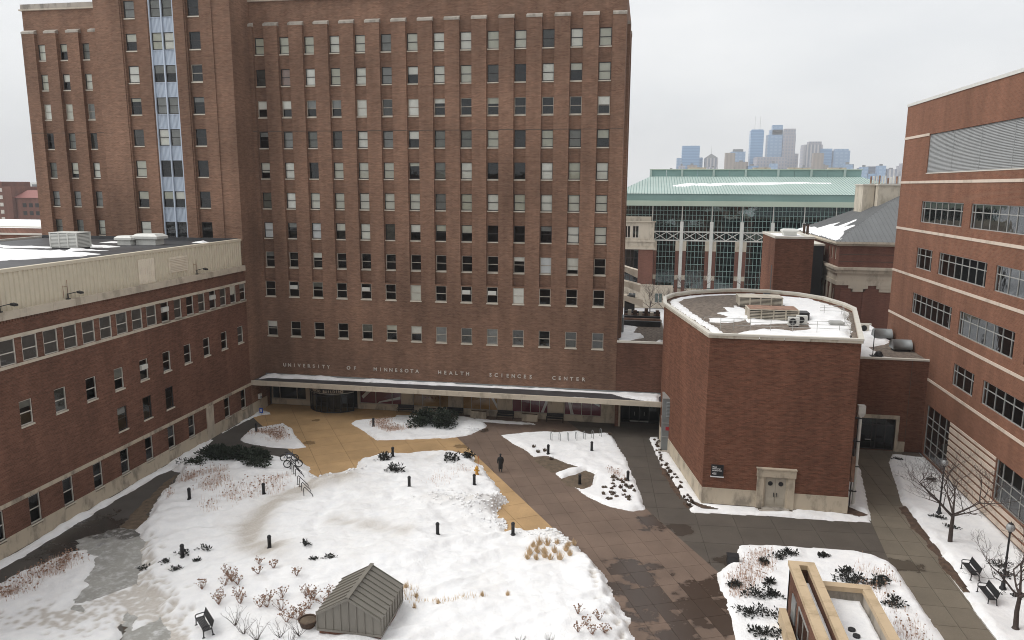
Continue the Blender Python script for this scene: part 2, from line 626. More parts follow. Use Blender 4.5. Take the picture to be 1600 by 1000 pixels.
M['soil'] = plain('soil', (0.125, 0.092, 0.062), 0.95, 0, 0.35, 2.0, 0.8)
M['asphalt'] = pave_mat('asphalt', (0.082, 0.074, 0.066), [(-41.5, 47, 4.0)], 0.0, 0.2, 0.6)
M['ice_path'] = pave_mat('ice_path', (0.33, 0.325, 0.30), [(-39.6, 48.4, 2.4), (-38.0, 47.6, 1.2)], 0.0, 0.14, 0.8, 0.05)
M['tan_pave'] = pave_mat('tan_pave', (0.43, 0.28, 0.14), [(-36.2, 77.2, 0.55), (-33.8, 69.8, 0.7), (-17.9, 71.9, .6)], 0.07, 0.16, 0.55)
M['brown_pave'] = pave_mat('brown_pave', (0.165, 0.116, 0.088), [(0.3, 48.6, 1.9), (0.8, 44.6, 2.5), (4.6, 46.0, 2.2), (1.6, 57.6, 1.5), (2.4, 41.6, 2.8), (5.6, 48.4, 1.2), (-16.5, 77.2, .9), (-1.0, 46.8, 1.6), (4.2, 43.6, 1.6)], 0.06, 0.16, 0.85)
M['dark_pave'] = pave_mat('dark_pave', (0.088, 0.074, 0.061), [(7, 52, 1.6), (3.5, 56.5, .8)], 0.06, 0.16, 0.5)
M['walk_pave'] = pave_mat('walk_pave', (0.165, 0.140, 0.106), [(19.6, 53.3, 0.9), (18.6, 53.4, 0.8)], 0.07, 0.14, 0.7)
M['joint'] = plain('joint', (0.095, 0.072, 0.055), 0.95)
M['needle'] = plain('needle', (0.020, 0.030, 0.017), 0.8, 0, 0.5, 2.5)
M['needle_dark'] = plain('needle_dark', (0.018, 0.020, 0.016), 0.85, 0, 0.5, 2.5)
M['dry'] = plain('dry', (0.235, 0.130, 0.085), 0.9, 0, 0.4, 4)
M['dry_pink'] = plain('dry_pink', (0.56, 0.40, 0.32), 0.9, 0, 0.4, 4)
M['teal_dark'] = plain('teal_dark', (0.05, 0.15, 0.14), 0.9, 0, 0.4, 0.5)
M['seed'] = plain('seed', (0.27, 0.165, 0.11), 0.9, 0, 0.4, 4)
M['straw'] = plain('straw', (0.62, 0.46, 0.28), 0.9, 0, 0.3, 4)
M['bark'] = plain('bark', (0.062, 0.046, 0.040), 0.95, 0, 0.35, 5)
M['twig'] = plain('twig', (0.070, 0.052, 0.046), 0.95, 0, 0.3, 5)
M['maroon'] = plain('maroon', (0.155, 0.012, 0.032), 0.6, 0, 0.15, 0.8)
M['gold'] = plain('gold', (0.42, 0.245, 0.085), 0.6, 0, 0.2, 0.8)
M['white_stripe'] = plain('white_stripe', (0.62, 0.60, 0.57), 0.6, 0, 0.05)
M['letter_metal'] = plain('letter_metal', (0.66, 0.62, 0.56), 0.4, 0.2, 0.05)
M['white_print'] = plain('white_print', (0.8, 0.8, 0.8), 0.6, 0, 0.02)
M['brown_print'] = plain('brown_print', (0.18, 0.035, 0.02), 0.6, 0, 0.02)
M['red_sign'] = plain('red_sign', (0.35, 0.02, 0.03), 0.5, 0, 0.1)
M['blue_sign'] = plain('blue_sign', (0.03, 0.09, 0.45), 0.5, 0, 0.1)
M['yellow'] = plain('yellow', (0.52, 0.26, 0.03), 0.5, 0, 0.15, 3)
M['orange'] = plain('orange', (0.42, 0.12, 0.04), 0.5)
M['zinc_roof'] = plain('zinc_roof', (0.215, 0.20, 0.172), 0.45, 0.15, 0.08, 0.6)
M['hip_metal'] = plain('hip_metal', (0.145, 0.15, 0.152), 0.5, 0.2, 0.12, 0.3)
M['copper_green'] = plain('copper_green', (0.38, 0.46, 0.425), 0.6, 0, 0.10, 0.12)
M['copper_band'] = plain('copper_band', (0.20, 0.31, 0.29), 0.6, 0, 0.08, 0.12)
M['copper_fascia'] = plain('copper_fascia', (0.43, 0.50, 0.41), 0.6, 0, 0.06, 0.1)
M['coat'] = plain('coat', (0.011, 0.012, 0.014), 0.85)
M['skin'] = plain('skin', (0.42, 0.26, 0.19), 0.6)
M['tyre'] = plain('tyre', (0.015, 0.015, 0.016), 0.7)
M['bike_paint'] = plain('bike_paint', (0.05, 0.07, 0.12), 0.35)
M['rust'] = plain('rust', (0.27, 0.16, 0.11), 0.85, 0, 0.4, 1.5)
M['louver'] = plain('louver', (0.32, 0.33, 0.33), 0.6, 0.0, 0.08)
M['door_paint'] = plain('door_paint', (0.42, 0.38, 0.31), 0.6, 0, 0.08)
M['globe'] = plain('globe', (0.30, 0.31, 0.31), 0.25, 0, 0.05)
M['city'] = plain('city', (0.55, 0.55, 0.56), 0.9, 0, 0.5, 0.02)
# ------------------------------------------------------------------ ground, paving, snow
def sheet(name, poly, z, mat, parent=None, kind='structure', thick=0.03):
    o = MB().prism(poly, z - thick, z).build(name, mat, parent)
    if parent is None: tag(o, kind=kind)
    return o


g = MB().box(-4000, 4000, -300, 6000, -0.6, -0.12).build('ground', M['city'])
tag(g, 'snow dusted city ground reaching to the horizon', None, None, 'structure')
bed = sheet('courtyard_ground', [(-44.3, 26), (28.2, 26), (28.2, 96), (-44.3, 96)], -0.05, M['joint'])
bed['label'] = 'dark bedding below the courtyard paving slabs'


def clip_convex(subject, clip):
    out = list(subject)
    n = len(clip)
    for i in range(n):
        ax, ay = clip[i]
        bx, by = clip[(i + 1) % n]
        inp, out = out, []
        if not inp: break
        side = lambda p: (bx - ax) * (p[1] - ay) - (by - ay) * (p[0] - ax)
        for j in range(len(inp)):
            p, q = inp[j], inp[(j + 1) % len(inp)]
            sp_, sq = side(p), side(q)
            if sp_ >= 0: out.append(p)
            if (sp_ >= 0) != (sq >= 0):
                t = sp_ / (sp_ - sq)
                out.append((p[0] + t * (q[0] - p[0]), p[1] + t * (q[1] - p[1])))
    return out


def area(p):
    return 0.5 * sum(p[i][0] * p[(i + 1) % len(p)][1] - p[(i + 1) % len(p)][0] * p[i][1] for i in range(len(p)))


def slabs(name, region, ang, w, l, mat, label, gap=0.03, stagger=False, slabname='slab', keep=None):
    root = bpy.data.objects.new(name, None)
    COL.objects.link(root)
    tag(root, label, None, None, 'structure')
    if area(region) < 0: region = region[::-1]
    ca, sa = math.cos(ang), math.sin(ang)
    loc = [(x * ca + y * sa, -x * sa + y * ca) for x, y in region]
    x0, x1 = min(p[0] for p in loc), max(p[0] for p in loc)
    y0, y1 = min(p[1] for p in loc), max(p[1] for p in loc)
    full = None
    h = gap / 2
    cnt = 0
    for i in range(int(math.floor(x0 / w)), int(math.ceil(x1 / w))):
        for j in range(int(math.floor(y0 / l)) - 1, int(math.ceil(y1 / l)) + 1):
            sh = (l / 2 if (stagger and i % 2) else 0)
            cell = [(i * w + h, j * l + sh + h), ((i + 1) * w - h, j * l + sh + h), ((i + 1) * w - h, (j + 1) * l + sh - h), (i * w + h, (j + 1) * l + sh - h)]
            c = clip_convex(loc, cell)
            if len(c) < 3 or area(c) < 0.02: continue
            cxm, cym = (i + .5) * w, (j + .5) * l + sh
            wx, wy = cxm * ca - cym * sa, cxm * sa + cym * ca
            if keep and not keep(wx, wy): continue
            if abs(area(c) - (w - gap) * (l - gap)) < 1e-4:
                if full is None:
                    full = MB().prism([(-w / 2 + h, -l / 2 + h), (w / 2 - h, -l / 2 + h), (w / 2 - h, l / 2 - h), (-w / 2 + h, l / 2 - h)], -0.045, 0).mesh('slab')
                    full.materials.append(mat)
                o = link_mesh(slabname, full, None, root, (wx, wy, 0), ang)
            else:
                cc = [(x - cxm, y - cym) for x, y in c]
                # drop duplicate points left by the clipping
                pp = [p for n_, p in enumerate(cc) if math.dist(p, cc[n_ - 1]) > 1e-4]
                if len(pp) < 3: continue
                o = link_mesh(slabname, MB().prism(pp, -0.045, 0).mesh('slab'), mat, root, (wx, wy, 0), ang)
            cnt += 1
    return root


# snow outlines on the ground plane (metres)
SNOW = {}
SNOW['main'] = [(-43.5, 64.0), (-41.6, 64.2), (-39.9, 65.0), (-36.0, 65.1), (-33.1, 65.4), (-31.6, 64.1), (-30.5, 63.0), (-29.0, 61.3), (-28.4, 59.5), (-28.0, 60.3), (-27.3, 61.3), (-26.2, 62.2), (-25.4, 62.5), (-26.3, 64.2), (-26.6, 65.5), (-25.4, 66.7), (-23.2, 68.3), (-20.9, 69.4), (-18.4, 70.1), (-15.9, 69.1), (-15.1, 67.5), (-13.2, 64.5), (-11.9, 62.0), (-11.6, 60.9), (-10.8, 59.6), (-10.6, 58.9), (-11.1, 57.8), (-11.0, 56.3), (-10.2, 55.3), (-9.6, 53.5), (-8.3, 53.8), (-7.2, 53.8), (-5.6, 53.6), (-4.6, 52.6), (-3.0, 50.2), (-2.0, 48.5), (-1.1, 46.0), (-0.4, 43.6), (0.2, 41.4), (0.7, 38.6), (1.0, 36.1), (0.8, 27), (-28, 27), (-27.5, 33), (-26.9, 36.0), (-29.0, 38.3), (-31.0, 39.1), (-33.0, 41.3), (-34.4, 44.3), (-37.2, 47.7), (-38.2, 48.3), (-38.0, 49.4), (-38.7, 50.4), (-39.8, 52.1), (-40.7, 54.6), (-41.3, 57.1), (-41.8, 59.6), (-43.0, 60.2)]
SNOW['wing_strip'] = [(-43.1, 26), (-43.2, 43.4), (-43.3, 48.3), (-43.3, 54.7), (-43.3, 58.7), (-42.9, 60.9), (-42.9, 65.0), (-43.8, 68.7), (-44.33, 68.9), (-44.33, 26)]
SNOW['corner_strip'] = [(-44.1, 70.8), (-43.9, 73.6), (-43.7, 76.6), (-43.2, 77.7), (-42.2, 78.1), (-42.6, 78.8), (-43.6, 79.4), (-44.33, 79.4), (-44.33, 71)]
SNOW['small_island'] = [(-41.1, 69.2), (-41.8, 72.0), (-41.5, 73.5), (-40.3, 74.6), (-39.4, 75.5), (-37.6, 73.9), (-35.4, 70.9), (-33.3, 68.5), (-34.4, 67.8), (-36.7, 67.6), (-38.8, 68.1), (-40.4, 68.6)]
SNOW['upper_island'] = [(-32.0, 76.8), (-31.8, 78.0), (-29.9, 78.8), (-27.7, 79.5), (-28.0, 80.9), (-25.4, 81.0), (-20.2, 80.9), (-18.4, 80.5), (-16.8, 79.0), (-16.6, 78.2), (-17.4, 76.3), (-18.2, 74.9), (-20.0, 73.8), (-23.6, 72.8), (-27.0, 71.9), (-29.3, 74.2)]
SNOW['bench_strip'] = [(-20.5, 80.7), (-19.2, 80.6), (-15.1, 80.9), (-11.6, 80.8), (-11.2, 80.2), (-13.7, 79.9), (-16.1, 80.0), (-18.7, 79.8)]
SNOW['hoop_island'] = [(-14.5, 76.0), (-13.2, 76.7), (-11.6, 77.6), (-8.8, 78.2), (-6.4, 78.6), (-5.0, 78.2), (-3.8, 78.0), (-2.8, 78.0), (-2.1, 75.4), (-1.2, 71.9), (-0.0, 65.3), (0.9, 59.6), (-0.2, 59.1), (-2.0, 59.6), (-4.2, 61.4), (-5.9, 63.8), (-6.7, 65.0), (-7.7, 66.3), (-8.8, 67.9), (-10.0, 69.8), (-11.2, 71.7), (-12.6, 73.3)]
SNOW['aud_strip'] = [(1.2, 77.7), (1.4, 78.5), (2.2, 78.7), (2.2, 75.4), (3.0, 75), (5.55, 62.1), (5.55, 61.9), (9.9, 61.9), (10.2, 61.2), (12.7, 61.2), (13.0, 61.9), (17.3, 61.9), (18.1, 65.1), (20.4, 75.5), (21.4, 75.5), (21.1, 72.8), (20.0, 66.8), (18.7, 60.4), (14.4, 60.2), (10.7, 60.2), (4.6, 59.7), (4.4, 60.5), (3.6, 63.7), (2.4, 69.3), (1.7, 74.0)]
SNOW['lawn'] = [(25.4, 77.9), (24.3, 75.2), (23.5, 71.2), (22.4, 65.3), (21.9, 62.3), (21.8, 57.1), (21.7, 53.0), (21.5, 48.0), (21.4, 44.6), (21.3, 26), (28.25, 26), (28.25, 77.4), (26.7, 77.6)]
SNOW['se_island'] = [(7.7, 54.5), (8.2, 54.8), (9.6, 55.0), (13.1, 55.2), (16.1, 55.3), (17.4, 54.8), (18.1, 54.0), (18.35, 52.8), (18.35, 48.9), (18.35, 44.1), (18.3, 26), (7, 26), (6.3, 41.1), (6.1, 42.1), (6.1, 44.2), (6.0, 45.5), (6.0, 46.6), (5.6, 49.0), (5.8, 50.0), (6.5, 51.1), (7.4, 51.5), (7.5, 53.0)]
SNOW['lobe'] = [(-41.9, 39.8), (-41.7, 40.9), (-41.4, 42.6), (-40.7, 44.2), (-39.6, 44.8), (-37.7, 44.0), (-36.7, 42.7), (-35.9, 40.8), (-34.9, 38.0), (-33.4, 37.8), (-32.4, 38.6), (-31.4, 38.5), (-30.1, 36.5), (-28.5, 33.4), (-29, 26), (-42.2, 26)]

buried = lambda x, y: not any(
    inside(x, y, SNOW[q]) and float(poly_sd(np.array([x]), np.array([y]), SNOW[q])[0]) > 2.2
    for q in ('main', 'hoop_island', 'upper_island', 'se_island'))

sheet('asphalt_path', [(-44.33, 26), (-44.33, 77.4), (-43.3, 76.2), (-30.77, 63.34), (-31, 58), (-40, 50), (-35, 42), (-27, 33), (-27, 26)], -0.004, M['asphalt'])['label'] = 'dark grey asphalt path along the long brick wing'
ICE_POLY = ( [(-39.6, 48.9), (-38.4, 49.4), (-37.2, 47.9), (-34.2, 44.6), (-32.6, 41.5), (-30.6, 39.4), (-26.7, 36.4), (-27.4, 33.0), (-31.8, 38.2), (-35, 37.6), (-36.6, 41.0), (-38.2, 44.2), (-39.9, 45.2), (-41.2, 46.2)])[0:]
slabs('tan_plaza', [(-43.3, 76.2), (-44.33, 77.4), (-44.33, 82.3), (-24.1, 82.3), (-5.46, 53.54), (-8.6, 51.8), (-28, 58), (-30.77, 63.34)], math.radians(-57), 2.6, 3.2, M['tan_pave'], 'ochre tinted concrete plaza in front of the curved entrance', keep=buried)
slabs('brown_plaza', [(-24.1, 82.3), (-8, 82.3), (-4, 75), (0.84, 59.93), (5.78, 50.34), (8, 46), (8, 26), (-2, 26), (-2, 46), (-5.46, 53.54)], math.radians(-67), 2.05, 1.35, M['brown_pave'], 'brown tinted concrete walk with wet dark joints', 0.02, keep=buried)
slabs('grey_plaza', [(-8, 82.3), (2.5, 82.3), (2.5, 75), (5.5, 61.2), (18.75, 61.2), (18.72, 60.35), (18.15, 54.1), (18.2, 52), (8, 46), (5.78, 50.34), (0.84, 59.93), (-4, 75)], math.radians(4), 3.0, 3.0, M['dark_pave'], 'dark grey concrete plaza before the brick auditorium', 0.025, keep=buried)
slabs('concrete_walk', [(21.7, 78.65), (26.7, 78.65), (25.4, 76), (22.6, 65), (21.95, 62), (21.9, 26), (18.2, 26), (18.15, 54.1), (18.72, 60.35), (21.2, 74.5)], math.radians(0), 1.65, 2.3, M['walk_pave'], 'taupe concrete walk beside the snowy lawn', 0.03)
MULCH = {
    'mulch_bed': [([(-10.2, 69.9), (-8.9, 70.6), (-5.5, 68.2), (-7.7, 66.2), (-8.9, 67.8)], M['soil'], 'bare brown soil wedge beside the bike hoop snow bed'),
                  ([(-7.0, 64.6), (-4.7, 67.5), (-3.9, 66.7), (-3.8, 64.2), (-4.6, 63.0), (-6.1, 63.6)], M['soil'], 'bare brown soil corner around the bollard'),
                  ([(2.1, 69.5), (2.7, 69.3), (4.0, 62.6), (4.6, 60.9), (4.3, 60.2), (3.5, 63.5)], M['mulch'], 'brown leaf mulch strip along the auditorium bed'),
                  ([(21.75, 64), (22.5, 64.5), (22.35, 58), (22.2, 50.5), (21.7, 50.5)], M['mulch'], 'dark mulch edging along the concrete walk'),
                  ([(-41.9, 59.8), (-41.2, 58.0), (-40.1, 53.8), (-39.1, 51.2), (-37.9, 49.9), (-38.2, 48.4), (-39.4, 48.6), (-40.4, 51.5), (-41.7, 57)], M['soil'], 'matted brown grass at the edge of the path'),
                  ([(5.0, 62), (6.8, 60.9), (5.6, 60.8), (4.6, 62)], M['mulch'], 'brown mulch wedge at the left front corner of the auditorium'),
                  ([(17.25, 64), (18.9, 61.9), (18, 61.6), (17.25, 62)], M['mulch'], 'brown mulch wedge at the right front corner of the auditorium')]}


GRIDS = []


def snow_z(x, y):
    """height of the snow or paving surface at a point of the courtyard"""
    z = 0.0
    for x0, y0, rs, Zg, dg in GRIDS:
        i, j = int(round((x - x0) / rs)), int(round((y - y0) / rs))
        if 0 <= j < Zg.shape[0] and 0 <= i < Zg.shape[1] and dg[j, i] > 0:
            z = max(z, float(Zg[j, i]))
    return z


def snow_patch(name, poly, res=0.3, h=0.2, z0=0.0, edge=0.35, rough=0.25, holes=(), bump=None, dirt=None, parent=None, seed=1, label=None, base=-0.07, lump=1.0, mat=None, amp=1.0):
    xs = np.arange(min(p[0] for p in poly) - 0.4, max(p[0] for p in poly) + 0.4 + res, res)
    ys = np.arange(min(p[1] for p in poly) - 0.4, max(p[1] for p in poly) + 0.4 + res, res)
    X, Y = np.meshgrid(xs, ys)
    jx = (fbm(X * 3.1, Y * 3.1, seed + 5, 2) - 0.4) * res * 0.5
    X = X + jx
    d = poly_sd(X, Y, poly)
    for hp in holes:
        d = np.minimum(d, -poly_sd(X, Y, hp))
    d = d + (fbm(X * 0.9, Y * 0.9, seed, 4) - 0.47) * rough * 2.2
    t = np.clip(d / edge, 0, 1)
    t = t * t * (3 - 2 * t)
    n = ((fbm(X * 0.30, Y * 0.30, seed + 3, 4) - 0.47) * 0.75 + (fbm(X * 1.3, Y * 1.3, seed + 9, 3) - 0.43) * 0.20 * lump) * amp
    H = h + n
    if bump is not None: H = H + bump(X, Y)
    Z = z0 + t * np.maximum(H, 0.07 if mat is None else 0.02) + (1 - t) * np.clip(d * 0.3, base, 0.0)
    Z = np.where(d < 0, z0 + base, Z)
    if parent is None: GRIDS.append((xs[0], ys[0], res, Z, d))
    ny, nx = X.shape
    keepv = d > -res * 1.2
    idx = np.arange(ny * nx).reshape(ny, nx)
    q = np.stack([idx[:-1, :-1], idx[:-1, 1:], idx[1:, 1:], idx[1:, :-1]], -1).reshape(-1, 4)
    dm = (d > 0).ravel()
    q = q[dm[q].any(axis=1)]
    used = np.unique(q)
    remap = np.full(ny * nx, -1)
    remap[used] = np.arange(len(used))
    off = OFF.get(parent.name, (0, 0, 0)) if parent is not None else (0, 0, 0)
    co = np.stack([X.ravel()[used] - off[0], Y.ravel()[used] - off[1], Z.ravel()[used] - off[2]], -1)
    me = bpy.data.meshes.new(name)
    me.from_pydata(co.tolist(), [], remap[q].tolist())
    me.polygons.foreach_set('use_smooth', [True] * len(me.polygons))
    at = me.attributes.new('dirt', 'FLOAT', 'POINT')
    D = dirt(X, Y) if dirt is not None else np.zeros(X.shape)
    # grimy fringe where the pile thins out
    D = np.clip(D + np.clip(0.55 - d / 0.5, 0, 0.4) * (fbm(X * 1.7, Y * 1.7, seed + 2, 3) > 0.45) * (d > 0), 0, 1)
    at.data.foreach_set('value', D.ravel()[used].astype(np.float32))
    me.update()
    o = link_mesh(name, me, mat or M['snow'], parent)
    OFF[o.name] = off
    if parent is None: tag(o, label, None, None, 'structure')
    return o


def gauss(X, Y, cx_, cy_, r): return np.exp(-((X - cx_) ** 2 + (Y - cy_) ** 2) / (r * r))


SNOW['trodden'] = [(-35.2, 38.4), (-33.4, 40.0), (-32.4, 41.8), (-30.6, 39.8), (-28.4, 38.2), (-29.4, 36.2), (-31.6, 38.0), (-33.6, 37.4)]
snow_patch('icy_path', ICE_POLY, 0.2, 0.025, rough=0.9, seed=14, label='pale icy path trodden between the snow beds', mat=M['ice_path'], amp=0.02, edge=0.3, base=-0.01)
for i_, (poly, mat, lab) in enumerate(MULCH['mulch_bed']):
    snow_patch('mulch_bed', poly, 0.16, 0.045, rough=0.32, seed=200 + i_, label=lab, mat=mat, amp=0.06, edge=0.2, base=-0.01)

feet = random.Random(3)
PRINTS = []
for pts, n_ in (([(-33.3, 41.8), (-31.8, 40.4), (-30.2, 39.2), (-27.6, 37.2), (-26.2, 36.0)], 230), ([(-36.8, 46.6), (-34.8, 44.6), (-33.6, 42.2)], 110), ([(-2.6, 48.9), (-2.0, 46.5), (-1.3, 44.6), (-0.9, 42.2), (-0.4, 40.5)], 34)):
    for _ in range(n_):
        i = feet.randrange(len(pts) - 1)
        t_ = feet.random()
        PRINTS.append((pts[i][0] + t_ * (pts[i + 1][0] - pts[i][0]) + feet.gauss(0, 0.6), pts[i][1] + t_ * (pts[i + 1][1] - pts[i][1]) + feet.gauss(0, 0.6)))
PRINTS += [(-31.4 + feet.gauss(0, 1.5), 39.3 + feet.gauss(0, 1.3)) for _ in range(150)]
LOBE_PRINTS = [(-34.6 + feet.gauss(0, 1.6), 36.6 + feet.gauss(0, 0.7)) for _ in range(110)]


def main_bump(X, Y):
    # heaps pushed up by the plough, a raised lawn and the buried footprints
    b = 0.55 * gauss(X, Y, -25.4, 60.3, 1.7) + 0.35 * gauss(X, Y, -27.2, 59.0, 1.4)
    heap = np.clip(1 - np.abs(seg_d(X, Y, [(-16.4, 56.8), (-13.2, 57.0), (-11.6, 58.2)])) / 1.7, 0, 1)
    b += heap * (0.25 + 0.8 * (fbm(X * 1.2, Y * 1.2, 77, 4) - 0.3))
    fr = np.clip(1 - np.abs(seg_d(X, Y, [(-6.8, 53.0), (-5.0, 52.0), (-3.6, 50.2)])) / 1.0, 0, 1)
    b += fr * 0.5 * (fbm(X * 1.8, Y * 1.8, 78, 3) - 0.25)
    b += 0.35 * gauss(X, Y, -20, 48, 9) + 0.25 * gauss(X, Y, -35, 58, 6)
    # wind drifts lying across the lawn and long ridges left by the plough
    u, v = X * 0.82 + Y * 0.57, -X * 0.57 + Y * 0.82
    b += 0.34 * (1 - np.abs(2 * fbm(u * 0.10, v * 0.34, 91, 3) - 0.95)) ** 3
    b += 0.13 * (1 - np.abs(2 * fbm(u * 0.35, v * 0.9, 92, 3) - 0.95)) ** 3
    # plough and wheel tracks
    for pts, w in (([(-29, 58.6), (-31, 55), (-29.5, 50.5), (-27.5, 47)], 0.8), ([(-26.5, 61.5), (-25, 56), (-24, 50)], 0.5)):
        b -= 0.16 * np.exp(-(seg_d(X, Y, pts) / w) ** 2)
    for (x, y) in PRINTS:
        b -= 0.20 * gauss(X, Y, x, y, 0.19)
    return b


def main_dirt_and_shade(X, Y):
    D = 0.8 * np.exp(-(seg_d(X, Y, [(-26.8, 60.0), (-29.5, 55), (-29.2, 50), (-27.5, 46.8), (-25.5, 46.2)]) / 1.2) ** 2)
    D += 0.45 * np.exp(-(seg_d(X, Y, [(-23, 51.5), (-17, 50.6)]) / 0.9) ** 2)
    D += 0.30 * gauss(X, Y, -20.3, 67.3, 1.6) + 0.5 * gauss(X, Y, -25.5, 60.2, 1.3)
    D += 0.40 * np.clip(1 - seg_d(X, Y, [(-16.4, 56.8), (-13.2, 57.0), (-11.2, 58.2)]) / 1.6, 0, 1)
    D += 0.3 * np.clip(1 - seg_d(X, Y, [(-8, 53.4), (-5.0, 52.4), (-3.6, 50.6)]) / 0.9, 0, 1)
    D += 0.16 * (fbm(X * 0.22, Y * 0.22, 35, 4) > 0.5) * fbm(X * 0.5, Y * 0.5, 36, 3)
    u, v = X * 0.5 + Y * 0.87, -X * 0.87 + Y * 0.5
    D *= (0.2 + 1.9 * fbm(u * 0.25, v * 1.3, 31, 4))
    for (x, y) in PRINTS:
        D += 0.85 * gauss(X, Y, x, y, 0.16)  # grey painted into each footprint for its shade and bared ice
    return np.clip(D, 0, 0.9)


def lobe_bump(X, Y):
    b = 0.12 * gauss(X, Y, -38.5, 42, 2.5)
    for (x, y) in LOBE_PRINTS: b = b - 0.20 * gauss(X, Y, x, y, 0.19)
    return b


def trod_bump(X, Y):
    b = 0
    for (x, y) in PRINTS + LOBE_PRINTS: b = b - 0.16 * gauss(X, Y, x, y, 0.2)
    return b


def print_shade(X, Y):
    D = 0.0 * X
    for (x, y) in PRINTS + LOBE_PRINTS: D = D + 0.8 * gauss(X, Y, x, y, 0.16)  # greys the footprints: painted shade, with some ice showing
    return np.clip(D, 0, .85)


LAB = {'main': 'wide field of trampled snow over the courtyard lawn', 'wing_strip': 'narrow snow strip at the foot of the long brick wing',
       'corner_strip': 'snow strip in the inner corner by the canopy', 'small_island': 'small snow bed between asphalt path and ochre plaza',
       'upper_island': 'snow bed before the storefront with dark evergreen', 'bench_strip': 'thin leftover snow along the storefront benches',
       'hoop_island': 'snow bed with the row of bicycle hoops', 'aud_strip': 'snow border round the foot of the auditorium',
       'lawn': 'snowy lawn between concrete walk and banded brick building', 'se_island': 'snow bed round the stone capped stair pavilion',
       'lobe': 'rounded snow bed by the icy path and brick wing'}
snow_patch('snow_field', SNOW['main'], 0.135, 0.22, edge=0.8, rough=0.42, bump=main_bump, dirt=main_dirt_and_shade, seed=11, label=LAB['main'],
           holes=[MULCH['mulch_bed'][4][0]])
hoop_holes = [MULCH['mulch_bed'][0][0], MULCH['mulch_bed'][1][0]]
for nm, res, h_, sd_, holes_, bump_, rg in (('wing_strip', 0.2, 0.16, 21, (), None, 0.2), ('corner_strip', 0.2, 0.14, 22, (), None, 0.15), ('small_island', 0.2, 0.17, 23, (), None, 0.2),
                                        ('upper_island', 0.22, 0.2, 24, (), None, 0.2), ('bench_strip', 0.15, 0.1, 25, (), None, 0.2), ('hoop_island', 0.2, 0.2, 26, hoop_holes, None, 0.2),
                                        ('aud_strip', 0.18, 0.13, 27, [MULCH['mulch_bed'][2][0], [(5.0, 62), (6.8, 60.9), (5.6, 60.8), (4.6, 62)], [(17.2, 64), (18.9, 61.9), (18, 61.6), (17.2, 62)]], None, 0.12), ('lawn', 0.25, 0.2, 28, [MULCH['mulch_bed'][3][0]], None, 0.12),
                                        ('se_island', 0.2, 0.18, 29, (), None, 0.15), ('lobe', 0.11, 0.2, 30, (), lobe_bump, 0.55)):
    snow_patch('snow_bed', SNOW[nm], res, h_, rough=rg, holes=holes_, bump=bump_, dirt=print_shade if nm == 'lobe' else None, seed=sd_, label=LAB[nm], edge=0.8 if nm == 'lobe' else 0.4)
snow_patch('snow_bed', SNOW['trodden'], 0.1, 0.10, rough=0.9, bump=trod_bump, dirt=print_shade, seed=33, label='trampled thin snow full of footprints across the icy path', edge=0.5)
# ------------------------------------------------------------------ windows
WIN = {}


def win_meshes(w, h, fm):
    key = (round(w, 3), round(h, 3))
    if key not in WIN:
        f = 0.065
        fr = MB()
        fr.box(-w / 2, -w / 2 + f, .06, .16, 0, h).box(w / 2 - f, w / 2, .06, .16, 0, h)
        fr.box(-w / 2 + f, w / 2 - f, .06, .16, 0, f * 1.3).box(-w / 2 + f, w / 2 - f, .06, .16, h - f, h)
        fr.box(-w / 2 + f, w / 2 - f, .075, .145, h * .5 - .035, h * .5 + .035)
        pa = MB().add([(-w / 2 + f, 0, 0), (w / 2 - f, 0, 0), (w / 2 - f, 0, h / 2 - f), (-w / 2 + f, 0, h / 2 - f)], [(0, 1, 2, 3)])
        si = MB().box(-w / 2 - .05, w / 2 + .05, -.07, .16, -.13, 0)
        WIN[key] = dict(frame=fr, pane=pa.mesh('pane'), sill=si.mesh('sill'), frames={}, blinds={})
        WIN[key]['pane'].materials.append(M['glass'])
        WIN[key]['sill'].materials.append(M['sill'])
    W = WIN[key]
    if fm not in W['frames']:
        W['frames'][fm] = W['frame'].mesh('window')
        W['frames'][fm].materials.append(M[fm])
    return W


BL = {'L': [('blind_L', 0, 1)], 'W': [('blind_W', 0, 1)], 'M': [('blind_M', 0, 1)], 'P': [('blind_P', 0, 1)], 'G': [('blind_G', 0, 1)], 'D': [],
      'H': [('blind_L', .5, 1)], 'T': [('blind_L', .68, 1)], 'h': [('blind_M', .5, 1)], 't': [('blind_M', .66, 1)], 'B': [('blind_L', .28, 1)]}


def blind_mesh(W, w, h, spec):
    if spec not in W['blinds']:
        m_, a, b = spec
        me = MB().box(-w / 2 + .07, w / 2 - .07, .15, .17, h * a + .07, h * b - .06).mesh('blind')
        me.materials.append(M[m_])
        W['blinds'][spec] = me
    return W['blinds'][spec]


